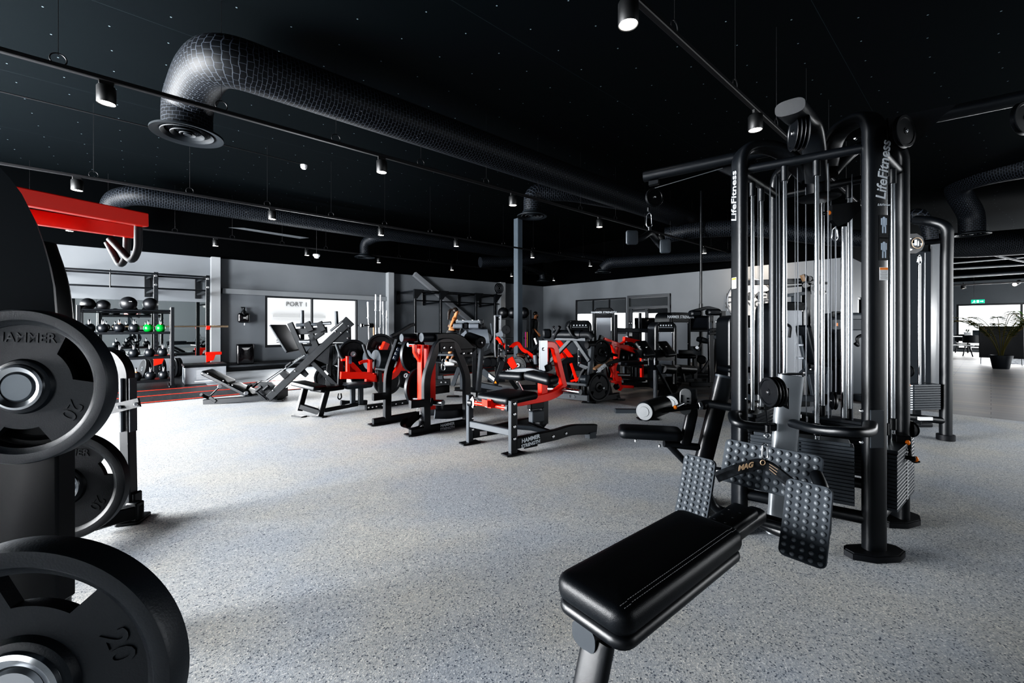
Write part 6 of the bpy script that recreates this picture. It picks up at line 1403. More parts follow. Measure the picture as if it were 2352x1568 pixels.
bolts([dp(1646, 739, d - .1), dp(1650, 733, d - .1)], -FWD, .02, t)
for y, nm in ((758, 'crank_arm'), (766, 'crank_arm')): part(nm, MB().bar(dp(1628, y, d - .1), dp(1655, y - 3, d - .1), .05, .05), BLACK2, t)
d = 8.8; t = thing('seated_machine', 'low grey seated machine with tilted headrest in front of the treadmill', 'gym machine', gnd(1602, d))
part('headrest', MB().box(dp(1614, 781, d), (RGT * .93 + Z * -.3).normalized() * .09, FWD * .12, (Z * .93 + RGT * .3).normalized() * .05, .02), GREYV, t)
part('neck', MB().bar(dp(1610, 790, d), dp(1602, 805, d), .05, .05), BLACK, t); part('side_plate', MB().prism([dp(1588, 795, d), dp(1606, 795, d), dp(1612, 815, d), dp(1600, 828, d), dp(1585, 815, d)], FWD * .04), GREYP, t)
part('pivot', MB().cyl(dp(1601, 798, d - .05), dp(1601, 798, d + .1), .035, 16), STEEL, t); part('seat_pad', MB().pad(dp(1573, 822, d), RGT, FWD, .35, .35, .08, .04, .03, .01), SOFTB, t)
part('beam', MB().bar(dp(1560, 808, d), dp(1590, 808, d), .08, .08), BLACK, t); part('base_rail', MB().bar(gnd(1560, d, .08), gnd(1640, d, .08), .08, .08), BLACK, t); part('post', MB().bar(dp(1596, 815, d), gnd(1596, d, .05), .08, .08, RGT), BLACK, t)
part('roller', MB().cyl(dp(1612, 826, d - .1), dp(1612, 826, d + .25), .09, 20, .02), SOFTB, t)
# ab / glute machine with big grey pads
d = 7.6; t = thing('padded_crunch_machine', 'machine with broad light grey curved back pad and grey rollers left of the steel column', 'gym machine', gnd(1090, d))
part('top_beam', MB().bar(dp(1047, 738.5, d), dp(1103, 738.5, d), .045, .05), mat('light_grey_paint', (.13, .145, .16), .4), t)
part('beam_cap', MB().box(dp(1106, 740, d), RGT * .03, FWD * .06, Z * .045, .01), BLACK, t)
bolts([dp(x, 735, d) for x in (1051, 1064, 1086, 1100)], Z, .02, t)
GREYL = mat('light_grey_vinyl', (.13, .145, .165), .42, bump=.2, bscale=200)
for a_, b_ in ((1041, 1063), (1077, 1100)): part('roller_pad', MB().cyl(dp(a_, 748.5, d - .05), dp(b_, 748.5, d - .05), .045, 24, .01), GREYL, t)
for x in (1070, 1105): part('pad_hanger', MB().box(dp(x, 748, d), RGT * .05, FWD * .05, Z * .06, .02), BLACK2, t)
bp = MB(); N_ = 8; f = lambda k, s: dp(1075 + 44 * s + 6 * k, 754 + 34 * k, d + .05 - .16 * math.sin(k * 2.2)) 
prev = None; rows = [[f(i / N_, s) for i in range(N_ + 1)] for s in (0, 1)]; vs = rows[0] + rows[1] + [p + FWD * .08 for p in rows[0] + rows[1]]; m = N_ + 1; fs = []
for i in range(N_): fs += [(i, i + 1, m + i + 1, m + i), (2 * m + i, 3 * m + i, 3 * m + i + 1, 2 * m + i + 1), (i, 2 * m + i, 2 * m + i + 1, i + 1), (m + i, m + i + 1, 3 * m + i + 1, 3 * m + i)]
fs += [(0, m, 3 * m, 2 * m), (m - 1, 3 * m - 1, 4 * m - 1, 2 * m - 1)]
part('back_pad', MB().add(vs, fs), GREYL, t)
part('side_frame', MB().flat([dp(1128, 742, d), dp(1132, 775, d), dp(1120, 800, d)], .03, .06, FWD, .05), GREYP, t)
part('lower_arm', MB().flat([dp(1075, 829, d), dp(1128, 805, d)], .07, .06, FWD), BLACK, t); part('head_block', MB().prism([dp(1058, 768, d), dp(1070, 758, d), dp(1075, 772, d), dp(1062, 776, d)], FWD * .2), GREYL, t)
part('post', MB().bar(dp(1090, 800, d), gnd(1090, d, .04), .08, .08, RGT), BLACK, t); part('base_rail', MB().bar(gnd(1045, d, .06), gnd(1130, d, .06), .08, .09), BLACK, t)
for px in (1120, 1132, 1145): part('roller_pad', MB().cyl(dp(px, 832, d + 1.0), dp(px + 5, 830, d + 1.6), .10, 20, .02), SOFTB, t)
part('front_leg', MB().flat([dp(1055, 843, 7.0), dp(1040, 885, 7.0)], .07, .06, FWD), GREYP, t); part('front_leg', MB().flat([dp(1060, 840, 7.0), dp(1062, 893, 7.0)], .07, .06, FWD), GREYP, t)
part('front_foot', MB().box(gnd(1040, 7.2, .01), RGT * .1, FWD * .05, Z * .009), BLACK, t); part('front_rail', MB().bar(gnd(1045, 7.1, .09), gnd(1095, 6.9, .09), .06, .08), BLACK, t)
# storage rail with carabiners in front of the treadmill
d = 8.6; t = thing('attachment_rack', 'small black stand with grey tray and hanging clips beneath the machine arches', 'rack', gnd(1005, d))
part('tray', MB().box(dp(1015, 814, d), RGT * .12, FWD * .1, Z * .02, .004), GREYL, t); part('tray', MB().box(dp(1034, 814.5, d), RGT * .08, FWD * .1, Z * .02, .004), GREYL, t)
part('post', MB().bar(dp(1003, 833, d), gnd(1003, d, .02), .10, .05, FWD), BLACK, t); part('top_rail', MB().bar(dp(1000, 832, d), dp(1020, 833, d), .03, .04), GREYP, t)
part('base', MB().bar(gnd(990, d, .07), gnd(1034, d, .07), .12, .12), BLACK, t); bolts([gnd(1014, d - .07, .07), gnd(1024, d - .07, .07)], -FWD, .02, t)
carabiner(dp(1019, 824, d - .1), .07, .05, t, r=.006); carabiner(dp(1018, 834, d - .1), .15, .06, t, r=.008); part('link_cylinder', MB().bar(dp(1012, 862, d), gnd(1013, d, .1), .10, .10, FWD), GREYP, t)
# black frame with chrome edge and wooden pegs
d = 9.0; t = thing('leg_extension_machine', 'black machine with tall chrome-edged upright left of the steel column', 'gym machine', gnd(1143, d))
part('upright', MB().flat([dp(1137, 724, d), dp(1137, 800, d), dp(1139, 822, d)], .035, .05, FWD), STEEL, t); part('upright', MB().flat([dp(1150, 724, d), dp(1150, 756, d)], .03, .05, FWD), STEEL, t)
part('top_link', MB().bar(dp(1137, 725, d), dp(1150, 725, d), .04, .04), GREYP, t); part('rear_upright', MB().bar(dp(1141, 726, d + .06), dp(1141, 826, d + .06), .08, .05, FWD), BLACK, t)
part('wooden_peg', MB().box(dp(1139.5, 823, d), RGT * .025, FWD * .025, Z * .035, .005), mat('peg_wood', (.6, .42, .28), .5), t); part('base_rail', MB().bar(gnd(1120, d + .06, .05), gnd(1160, d + .06, .05), .08, .08), BLACK, t); part('lower_post', MB().bar(dp(1141, 820, d + .06), gnd(1141, d + .06, .02), .08, .08, FWD), BLACK, t)
# red incline machines
d = 6.9; t = thing('incline_row_machine', 'black machine with red lever and boxy grey pad left of the steel column base', 'gym machine', gnd(1140, d))
part('grey_pad', MB().prism([dp(1138, 766, d), dp(1152, 759, d), dp(1155, 766, d), dp(1155, 772, d), dp(1142, 777, d)], FWD * .14), GREYL, t)
part('lever', MB().flat([dp(1140, 775, d), dp(1147, 780, d), dp(1152, 792, d)], .05, .06, FWD, .03), RED, t, 'red lever'); part('lever_plate', MB().prism([dp(1155, 787, d), dp(1162, 790, d), dp(1160, 808, d), dp(1155, 800, d)], FWD * .03), RED, t)
part('sticker', MB().prism([dp(1149, 774, d - .01), dp(1155, 776, d - .01), dp(1158, 786, d - .01), dp(1153, 788, d - .01)], -FWD * .003), GREYL, t)
part('link', MB().bar(dp(1150, 792, d), dp(1160, 815, d), .04, .03, FWD), GREYP, t)
for px in (1147, 1163): part('side_rail', MB().bar(dp(px, 790, d), dp(px - 2, 830, d), .04, .09, FWD), BLACK, t)
bolts([dp(x, y, d - .05) for x, y in ((1149, 789), (1147, 800), (1146, 817), (1168, 793), (1167, 805), (1152, 804), (1161, 817))], -FWD, .014, t)
part('leg', MB().flat([dp(1155, 829, d), dp(1138, 883, d)], .09, .07, FWD), BLACK, t); part('adjuster', MB().flat([dp(1107, 851, d), dp(1143, 878, d)], .10, .03, FWD), GREYP, t)
hl = MB()
for k in range(7): hl.box(dp(1123 + k * 2.2, 862 + k * 1.7, d - .03), RGT * .006, FWD * .001, Z * .03, .001)
part('adjuster_slots', hl, WHITE, t, kind=None); part('warning_triangle', MB().prism([dp(1135, 880, d - .06), dp(1141, 880, d - .06), dp(1138, 874, d - .06)], -FWD * .003), ORANGE, t)
part('base_rail', MB().bar(dp(1105, 884, d), dp(1152, 893, d), .08, .08), GREYP, t); part('base_rail', MB().bar(gnd(1120, d + .5, .06), gnd(1205, d + .3, .06), .08, .08), BLACK, t); part('rear_leg', MB().flat([dp(1172, 871, d + .3), dp(1188, 893, d + .3)], .07, .06, FWD), BLACK, t)
part('lower_pad', MB().flat([dp(1170, 822, d), dp(1178, 838, d), dp(1172, 842, d)], .12, .05, FWD), RED, t)
d = 8.0; t = thing('incline_press_machine', 'machine with curved red handle arm and small brown seat right of the steel column', 'gym machine', gnd(1215, d))
part('handle_arm', MB().flat([dp(1172, 799, d), dp(1183, 789, d), dp(1191, 788, d), dp(1200, 803, d), dp(1212, 809, d), dp(1228, 822, d)], .07, .05, FWD, .1), RED, t, 'curved red arm'); part('handle', MB().tube([dp(1174, 799, d - .02), dp(1168, 806, d - .1)], .022, 10), RUBBER, t)
part('seat_pad', MB().pad(dp(1196, 820, d), (RGT - Z * .3), FWD, .17, .3, .06, .04, .03, .01), mat('brown_vinyl', (.08, .055, .04), .4), t); part('seat_frame', MB().flat([dp(1188, 812, d), dp(1194, 828, d), dp(1200, 850, d)], .05, .06, FWD), BLACK, t)  # small seat in brown vinyl
part('strut', MB().flat([dp(1208, 810, d), dp(1228, 845, d)], .06, .05, FWD), BLACK, t); bolts([dp(1212, 818, d - .03), dp(1218, 827, d - .03)], -FWD, .03, t)
part('long_arm', MB().flat([dp(1219, 806, d), dp(1250, 780, d)], .06, .06, FWD), BLACK, t); part('white_strut', MB().cyl(dp(1228, 776, d), dp(1234, 793, d), .022, 12), WHITE, t); part('grey_cylinder', MB().cyl(dp(1229, 815, d - .1), dp(1231, 836, d - .1), .045, 16), GREYL, t)
part('head_pad', MB().box(dp(1256, 766, d), RGT * .08, FWD * .1, Z * .09, .03), SOFTB, t); part('base_rail', MB().bar(gnd(1195, d, .05), gnd(1270, d, .05), .08, .08), BLACK, t); part('post', MB().flat([dp(1228, 845, d), gnd(1236, d, .05)], .07, .06, FWD), BLACK, t)
part('rear_arm', MB().flat([dp(1255, 785, d + .8), dp(1300, 820, d + .8)], .07, .05, FWD), RED, t, 'red rear arm')
disc_plate(dp(1190, 838, d - .2), FWD + RGT * .3, .16, .05, 'black weight plate low at the foot of the steel column', PG)
# red machine behind the A-frame
d = 7.4; t = thing('hack_press_machine', 'red and black machine partly hidden behind the grey A-frame row machine', 'gym machine', gnd(1320, d))
part('arm', MB().flat([dp(1280, 780, d), dp(1313, 822, d)], .08, .05, FWD), RED, t, 'red sloping arm'); part('arm', MB().flat([dp(1284, 810, d), dp(1292, 822, d)], .08, .05, FWD), RED, t)
part('leg', MB().flat([dp(1311, 834, d), dp(1324, 872, d), dp(1330, 868, d)], .05, .08, FWD), RED, t, 'red leg'); part('foot_bar', MB().bar(dp(1308, 876, d), dp(1330, 870, d), .04, .04), RED, t)
part('beam', MB().flat([dp(1285, 840, d), dp(1305, 826, d), dp(1345, 824, d)], .09, .07, FWD), BLACK, t); part('rear_frame', MB().flat([dp(1296, 835, d), dp(1305, 895, d)], .09, .07, FWD), BLACK, t)
part('bolt_plate', MB().bar(dp(1331, 800, d - .2), dp(1331, 840, d - .2), .06, .04, FWD), GREYP, t); bolts([dp(1331, y, d - .24) for y in (802, 818, 833)], -FWD, .02, t); part('base_rail', MB().bar(gnd(1290, d, .05), gnd(1350, d, .05), .09, .09), BLACK, t)
disc_plate(dp(1296, 855, d + .2), FWD * -.9 + RGT * .4, .2, .05, 'dark weight plate half hidden behind the chrome horn of the leg curl', PG)
part('round_guard', MB().cyl(dp(1316, 800, d + .3), dp(1316, 800, d + .45), .11, 24), GREYP, t)
# machine behind the red press: broad horizontal bar and black body
d = 8.4; t = thing('abdominal_machine', 'black machine with a long horizontal bar beside the tall brushed tower', 'gym machine', gnd(1455, d))
part('bar', MB().bar(dp(1409, 757, d), dp(1490, 759, d), .05, .08), BLACK, t); part('body', MB().box(dp(1457, 775, d + .1), RGT * .12, FWD * .1, Z * .18, .05), BLACK2, t); part('post', MB().bar(dp(1414, 722, d), dp(1414, 790, d), .07, .07, RGT), BLACK, t)
part('base_post', MB().bar(dp(1457, 790, d + .1), gnd(1457, d + .1, .02), .12, .12, RGT), BLACK, t); part('pin', MB().cyl(dp(1439, 774, d - .1), dp(1439, 774, d), .03, 12), STEEL, t); part('thin_post', MB().bar(dp(1470, 718, d + .4), gnd(1470, d + .4, .02), .06, .06, RGT), BLACK, t)
part('base_rail', MB().bar(gnd(1415, d, .05), gnd(1490, d, .05), .09, .09), BLACK, t)
# ---- things seen through the cable machine
d = 5.6; t = thing('adjustable_bench', 'black adjustable bench with upright back seen between the chrome rods', 'gym bench', gnd(1880, d))
bu = (dp(1862, 830, d) - dp(1843, 748, d)).normalized()
part('back_pad', MB().pad((dp(1862, 834, d) + dp(1843, 748, d)) / 2 - RGT * .03, FWD, -bu, .26, (dp(1862, 834, d) - dp(1843, 748, d)).length, .07, .04, .03, .01), SOFTB, t)
part('seat_pad', MB().pad(dp(1903, 838, d) - Z * .0, -FWD, RGT * .99 + Z * .02, .30, .40, .07, .04, .03, .01), SOFTB, t)
part('hinge_plate', MB().prism([dp(1838, 855, d), dp(1850, 845, d), dp(1908, 842, d), dp(1912, 852, d), dp(1870, 866, d), dp(1842, 862, d)], FWD * .03), GREYP, t)
bolts([dp(x, y, d - .01) for x, y in ((1847, 856), (1862, 848), (1864, 862))], -FWD, .016, t)
part('rear_leg', MB().flat([dp(1860, 858, d), dp(1870, 910, d)], .06, .06, FWD), GREYP, t); part('ladder', MB().flat([dp(1838, 770, d), dp(1852, 850, d)], .03, .05, FWD), GREYP, t)
for y in (792, 822): part('ladder_rung', MB().box(dp(1836, y, d), RGT * .04, FWD * .03, Z * .014), BRUSH, t)
part('base_rail', MB().bar(dp(1720, 912, d), dp(1888, 915, d), .08, .08), GREYP, t); part('end_cap', MB().box(dp(1888, 916, d), RGT * .012, FWD * .045, Z * .07), BLACK2, t)
part('front_leg', MB().bar(dp(1905, 850, d), gnd(1900, d, .04), .06, .06, FWD), GREYP, t); part('front_rail', MB().bar(gnd(1870, d, .05), gnd(1905, d, .05), .07, .07), GREYP, t)
d = 7.6; t = thing('cable_crossover', 'black crossover frame with clustered pulley handles behind the chrome rods', 'gym machine', gnd(1850, d))
part('top_beam', MB().bar(dp(1700, 650, d), dp(1850, 645, d), .09, .09), BLACK, t); part('lower_beam', MB().bar(dp(1810, 678, d), dp(1860, 672, d), .08, .06), GREYP, t); part('post', MB().bar(dp(1852, 640, d), gnd(1852, d, .02), .10, .10, RGT), BLACK, t)
for x, y in ((1846, 636), (1858, 640), (1868, 648), (1880, 640), (1872, 662), (1888, 672), (1850, 655)): part('pulley', MB().cyl(dp(x, y, d - .15), dp(x + 2, y, d - .08), .05, 14), BLACK2, t)
part('pulley_arm', MB().bar(dp(1840, 648, d - .1), dp(1900, 650, d - .1), .04, .04), BLACK2, t); part('bronze_shroud', MB().prism([dp(1841, 632, d - .2), dp(1847, 630, d - .2), dp(1852, 645, d - .2), dp(1847, 646, d - .2)], FWD * .05), mat('bronze', (.2, .13, .08), .4), t)
part('curved_brace', MB().flat([dp(1760, 672, d), dp(1785, 660, d), dp(1850, 655, d)], .03, .05, FWD, .2), BLACK, t); part('base', MB().bar(gnd(1800, d, .05), gnd(1870, d, .05), .10, .10), BLACK, t); part('panel', MB().bar(dp(1828, 675, d), gnd(1828, d, .05), .09, .12, RGT), GREYP, t)
part('loop_handle', MB().tube([dp(1808, 745, 6.3), dp(1816, 750, 6.3), dp(1813, 775, 6.3)], .02, 10, r=.05), RUBBER, t)
d = 7.2; t = thing('selectorized_machine', 'dark grey machine with small screen and bent handle seen right of the chrome rods', 'gym machine', gnd(1940, d))
part('body', MB().pad(gnd(1945, d, .05), RGT, FWD, .56, .45, 1.38, .08, .05, 0), CAGREY, t); part('head', MB().box(dp(1950, 745, d - .25), RGT * .30, FWD * .02, Z * .09, .01), GREYP, t); part('orange_icon', MB().box(dp(1922, 745, d - .28), RGT * .02, FWD * .002, Z * .025, .001), ORANGE, t)
part('screen', MB().box(dp(1921, 722, d - .1), RGT * .09, FWD * .02, Z * .05, .01), BLACK2, t); part('bent_handle', MB().tube([dp(1978, 770, d - .4), dp(1968, 775, d - .4), dp(1972, 795, d - .4), dp(1964, 788, d - .4)], .025, 10, r=.04), BLACK2, t); part('round_pad', MB().ball(dp(1897, 772, d), .09, 20), SOFTB, t)
part('foot', MB().box(gnd(1985, d - .4, .05), RGT * .12, FWD * .25, Z * .045, .01), GREYP, t); part('base_rail', MB().bar(gnd(1885, d - .3, .06), gnd(1990, d - .3, .06), .08, .08), BLACK, t)
# wall logo, warm lit
lc_ = onX(1722, 690, X1 - .03); R_ = abs(onX(1722, 640, X1).z - onX(1722, 740, X1).z) / 2
t = thing('wall_sign', 'round pale metal HAMMER STRENGTH sign lit warmly on the end wall', 'sign', lc_ - Z * R_)
part('disc', MB().lathe(lc_, V((-1, 0, 0)), [(.0001, .03), (R_ * .98, .03), (R_, .02), (R_, 0), (.0001, 0)], 60), mat('pale_sign', (.62, .60, .57), .5), t)
part('rim', MB().ring(lc_ + V((-.03, 0, 0)), V((1, 0, 0)), R_ * .97, .03, 60, 8), STEEL, t); part('band', MB().box(lc_ + V((-.035, 0, -.02)), V((0, R_ * .96, 0)), V((.006, 0, 0)), Z * R_ * .42, .003), mat('pale_band', (.5, .5, .5), .5), t)
SB_ = mat('sign_black', (.01, .01, .01), .5)
for k, w in enumerate(('HAMMER', 'STRENGTH')): text('lettering', w, lc_ + V((-.045, 0, R_ * (.17 - .36 * k))), (0, -1, 0), Z, R_ * (.50 if k == 0 else .42), SB_, t, bold=.012)
text('lettering', 'OFFICIAL', lc_ + V((-.04, 0, R_ * .76)), (0, -1, 0), Z, R_ * .2, SB_, t); text('lettering', 'CENTER', lc_ + V((-.04, 0, -R_ * .76)), (0, -1, 0), Z, R_ * .2, SB_, t)
# ================= people =================
SKIN = mat('tanned_skin', (.52, .23, .10), .5); SKIN2 = mat('darker_skin', (.38, .18, .09), .5); HAIR = mat('dark_brown_hair', (.012, .007, .005), .5)  # the man has the darker of the two skin tones
def body(name, jts, edges, root, m, parent, sub=2):
    """one continuous skinned figure: joints name -> (point, radius)"""
    ks = list(jts); ix = {k: i for i, k in enumerate(ks)}; org = ORG[parent.name]
    me = bpy.data.meshes.new(name); me.from_pydata([tuple(jts[k][0] - org) for k in ks], [(ix[a], ix[b]) for a, b in edges], [])
    o = bpy.data.objects.new(name, me); C.objects.link(o); md = o.modifiers.new('s', 'SKIN'); sv = me.skin_vertices[0].data
    for k in ks: r = jts[k][1]; sv[ix[k]].radius = r if isinstance(r, tuple) else (r, r); sv[ix[k]].use_root = (k == root)
    md.use_smooth_shade = True
    s2 = o.modifiers.new('d', 'SUBSURF'); s2.levels = sub; s2.render_levels = sub
    bpy.context.view_layer.update(); nm = bpy.data.meshes.new_from_object(o.evaluated_get(bpy.context.evaluated_depsgraph_get()))
    o.modifiers.clear(); o.data = nm; bpy.data.meshes.remove(me); nm.name = name
    for p in nm.polygons: p.use_smooth = True
    nm.materials.clear(); nm.materials.append(m); o.parent = parent; ORG[o.name] = org; return o
def figure(name, label, base, fwd, J, skin, sc=1.0):
    """J joints in body axes: x forward, y to the figure's left, z up"""
    fwd = V(fwd).normalized(); lft = Z.cross(fwd); t = thing(name, label, 'person', base)
    W = lambda x, y, z: base + (fwd * x + lft * y + Z * z) * sc
    js = {k: (W(*v[0]), tuple(q * sc for q in v[1]) if isinstance(v[1], tuple) else v[1] * sc) for k, v in J.items()}
    E = [('pel', 'bel'), ('bel', 'che'), ('che', 'neb'), ('neb', 'nek'), ('nek', 'hed'), ('hed', 'crn'), ('che', 'shL'), ('shL', 'elL'), ('elL', 'wrL'), ('wrL', 'haL'), ('che', 'shR'), ('shR', 'elR'), ('elR', 'wrR'), ('wrR', 'haR'),
         ('pel', 'hiL'), ('hiL', 'knL'), ('knL', 'caL'), ('caL', 'anL'), ('anL', 'toL'), ('pel', 'hiR'), ('hiR', 'knR'), ('knR', 'caR'), ('caR', 'anR'), ('anR', 'toR')]
    for s in 'LR':
        w_, h_ = V(J['wr' + s][0]), V(J['ha' + s][0]); dv = (h_ - w_).normalized(); sd = dv.cross(V((0, 1, 0))) if abs(dv.y) < .9 else V((0, 0, 1)); sd.normalize()
        for i, (o_, l_) in enumerate(((-.030, .062), (-.010, .075), (.010, .070), (.028, .055))):
            a = h_ + sd * o_ + dv * .01; b = a + dv * l_ * .6; c = b + dv * l_ * .35 + V((0, (-.015 if s == 'L' else .015), 0))
            for nm, p, r in (('f%d%s' % (i, s), a, .010), ('g%d%s' % (i, s), b, .0085), ('h%d%s' % (i, s), c, .007)): js[nm] = (W(*p), r * sc)
            E += [('ha' + s, 'f%d%s' % (i, s)), ('f%d%s' % (i, s), 'g%d%s' % (i, s)), ('g%d%s' % (i, s), 'h%d%s' % (i, s))]
        th = w_ + (h_ - w_) * .4 + sd * .035; js['t1' + s] = (W(*th), .011 * sc); th2 = th + dv * .04 + sd * .02; js['t2' + s] = (W(*th2), .008 * sc); E += [('wr' + s, 't1' + s), ('t1' + s, 't2' + s)]
    body('body', js, E, 'pel', skin, t)
    return t, W
# running woman, facing right
wb = gnd(1036, wd, .17); 
J = dict(pel=((0, 0, .84), (.115, .13)), bel=((.03, 0, .98), (.095, .11)), che=((.08, 0, 1.16), (.10, .13)), neb=((.11, 0, 1.29), (.065, .075)), nek=((.125, 0, 1.35), .042), hed=((.15, 0, 1.43), (.078, .066)), crn=((.14, 0, 1.51), (.075, .065)),
         shL=((.09, .165, 1.25), .046), elL=((-.08, .21, 1.05), .036), wrL=((.10, .2, .96), .025), haL=((.17, .19, .97), .026), shR=((.08, -.165, 1.25), .046), elR=((-.02, -.22, 1.02), .036), wrR=((.22, -.17, 1.04), .025), haR=((.29, -.15, 1.05), .026),
         hiL=((.03, .09, .78), .085), knL=((.28, .09, .52), .055), caL=((.14, .09, .34), .052), anL=((.0, .09, .16), .032), toL=((.10, .09, .05), .03), hiR=((-.01, -.09, .78), .085), knR=((.04, -.09, .45), .055), caR=((-.05, -.09, .30), .052), anR=((-.13, -.09, .10), .032), toR=((-.01, -.09, .035), .03))
wt, W = figure('person', 'woman with dark ponytail running on a treadmill, side on, in white shoes', wb, RGT + FWD * .1, J, SKIN, .97)
hx = MB(); hx.ball(W(.115, 0, 1.488), .080, 20, 1.05); part('hair', hx, HAIR, wt)
part('ponytail', MB().sweep(fillet([W(.05, 0, 1.52), W(-.03, 0, 1.50), W(-.06, 0, 1.40), W(-.07, 0, 1.24)], .05, 5), ovalprof(.075, .06, 12), V((0, 1, 0)), radii=[.6 + .5 * math.sin(i * .25) for i in range(14)]), HAIR, wt)
part('nose', MB().ball(W(.232, 0, 1.435), .013, 10), SKIN, wt); part('ear', MB().ball(W(.14, -.068, 1.44), .018, 10, .5, FWD), SKIN, wt); part('earphone', MB().ball(W(.145, -.078, 1.435), .009, 8), WHITE, wt)
part('mouth', MB().box(W(.222, 0, 1.40), RGT * .004, FWD * .018, Z * .004, .001), mat('lips', (.4, .1, .07), .5), wt)
split_part('eye', MB().ball(W(.213, .03, 1.455), .009, 8).ball(W(.213, -.03, 1.455), .009, 8), mat('eye_dark', (.02, .015, .012), .3), wt)
TOP = mat('black_sportswear', (.012, .012, .014), .6)
part('sports_top', MB().sweep([W(.035, 0, 1.0), W(.06, 0, 1.1), W(.085, 0, 1.19), W(.095, 0, 1.23)], ovalprof(.30, .235, 20, .9), (RGT + FWD * .1).normalized(), radii=[.92, 1.02, 1.05, .8]), TOP, wt)
part('shorts', MB().sweep([W(.02, 0, .94), W(.01, 0, .86), W(.01, 0, .78)], ovalprof(.33, .27, 20, .9), (RGT + FWD * .1).normalized(), radii=[.9, 1.08, 1.0]), TOP, wt)
for s, y, kn, hi in (('L', .09, (.28, .09, .52), (.03, .09, .8)), ('R', -.09, (.04, -.09, .45), (-.01, -.09, .8))):
    a, b = V(hi), V(kn); part('short_leg', MB().cyl(W(*a), W(*(a + (b - a) * .55)), .105, 18, .004, .085), TOP, wt)
for an, to in (((.0, .09, .16), (.13, .09, .05)), ((-.13, -.09, .10), (.03, -.09, .035))):
    a, b = V(an), V(to); sh_ = part('shoe', MB().sweep([W(*(a + V((-.05, 0, -.05)))), W(*(a + V((.01, 0, -.045)))), W(*(b + V((.0, 0, .0)))), W(*(b + V((.06, 0, -.01))))], ovalprof(.10, .09, 14), FWD, radii=[.8, 1.1, .9, .5]), WHITE, wt)
    part('sole', MB().bar(W(*(a + V((-.07, 0, -.095)))), W(*(b + V((.07, 0, -.045)))), .09, .02), WHITE, sh_)
part('sock', MB().cyl(W(-.12, -.09, .13), W(-.10, -.09, .19), .040, 14), BLACK2, wt)
# standing man behind the rack, facing right
md = 15.6; mbse = gnd(1228, md, 0)
J = dict(pel=((0, 0, .93), (.13, .15)), bel=((.0, 0, 1.08), (.115, .14)), che=((0, 0, 1.30), (.12, .16)), neb=((.01, 0, 1.46), (.08, .09)), nek=((.03, 0, 1.52), .055), hed=((.06, 0, 1.60), (.085, .072)), crn=((.05, 0, 1.70), (.082, .072)),
         shL=((0, .2, 1.42), .055), elL=((-.02, .25, 1.13), .042), wrL=((.10, .24, .92), .029), haL=((.14, .23, .85), .03), shR=((0, -.2, 1.42), .055), elR=((-.02, -.25, 1.13), .042), wrR=((.12, -.22, .96), .029), haR=((.17, -.2, .90), .03),
         hiL=((0, .1, .86), .095), knL=((.01, .1, .50), .062), caL=((-.02, .1, .32), .056), anL=((-.02, .1, .10), .036), toL=((.12, .1, .03), .035), hiR=((0, -.1, .86), .095), knR=((.02, -.1, .50), .062), caR=((-.0, -.1, .32), .056), anR=((0, -.1, .10), .036), toR=((.14, -.1, .03), .035))
mt_, W = figure('person', 'man in dark clothes standing in profile by the rack near the corner', mbse, RGT + FWD * -.1, J, SKIN2, .98)
part('hair', MB().ball(W(.03, 0, 1.685), .088, 18, .95), HAIR, mt_); part('nose', MB().ball(W(.148, 0, 1.61), .015, 8), SKIN2, mt_); part('ear', MB().ball(W(.05, -.078, 1.62), .02, 8, .5, FWD), SKIN2, mt_); part('beard', MB().ball(W(.085, 0, 1.565), .055, 14), HAIR, mt_)
split_part('eye', MB().ball(W(.135, .03, 1.64), .01, 8).ball(W(.135, -.03, 1.64), .01, 8), BLACK2, mt_)
fv = (RGT + FWD * -.1).normalized()
part('shirt', MB().sweep([W(0, 0, .95), W(0, 0, 1.1), W(0, 0, 1.32), W(0, 0, 1.45), W(.01, 0, 1.49)], ovalprof(.42, .29, 20, .9), fv, radii=[1, .95, 1.1, .95, .5]), TOP, mt_)
for s, k in ((.2, .25), (-.2, -.25)): part('sleeve', MB().cyl(W(0, s, 1.43), W(-.02, k, 1.12), .068, 14, .004, .055), TOP, mt_)
for s in (.1, -.1):
    part('trouser_leg', MB().sweep([W(0, s, .95), W(.01, s, .5), W(0, s, .10)], ovalprof(.19, .19, 14), fv, radii=[1.1, .85, .7]), TOP, mt_); part('shoe', MB().sweep([W(-.06, s, .045), W(.06, s, .05), W(.17, s, .03)], ovalprof(.10, .09, 12), FWD, radii=[.9, 1, .6]), BLACK2, mt_)
# ================= lounge =================
ED = 19.0
t = thing('exit_sign', 'green emergency exit sign hanging in front of the lounge window', 'sign', dp(2246, 692, 17.5))
GS_ = mat('exit_green', (.0, .42, .25), .5, emit=((.0, .6, .35), .6)); WS_ = mat('exit_white', (.9, 1, .95), .5, emit=((1, 1, 1), 1.0))
eu = (onX(2300, 690, XE) - onX(2200, 690, XE)).normalized(); eu.z = 0
part('panel', MB().box(dp(2246, 692, 17.5), eu * .19, eu.cross(Z) * .015, Z * .075, .004), GS_, t)
sg = MB(); en = eu.cross(Z); en = en if en.dot(FWD) < 0 else -en; o = dp(2246, 692, 17.5) + en * .017
sg.box(o + eu * .0, eu * .03, en * .001, Z * .05, .0005); part('door_symbol', sg, WS_, t)
rn = MB().ball(o - eu * .10 + Z * .035, .014, 10).bar(o - eu * .10 + Z * .02, o - eu * .12 - Z * .03, .022, .004, en).bar(o - eu * .12 - Z * .03, o - eu * .16 - Z * .05, .014, .004, en).bar(o - eu * .115 - Z * .02, o - eu * .075 - Z * .05, .014, .004, en).bar(o - eu * .10 + Z * .015, o - eu * .065 - Z * .005, .012, .004, en)
part('wheelchair_runner', rn, WS_, t)
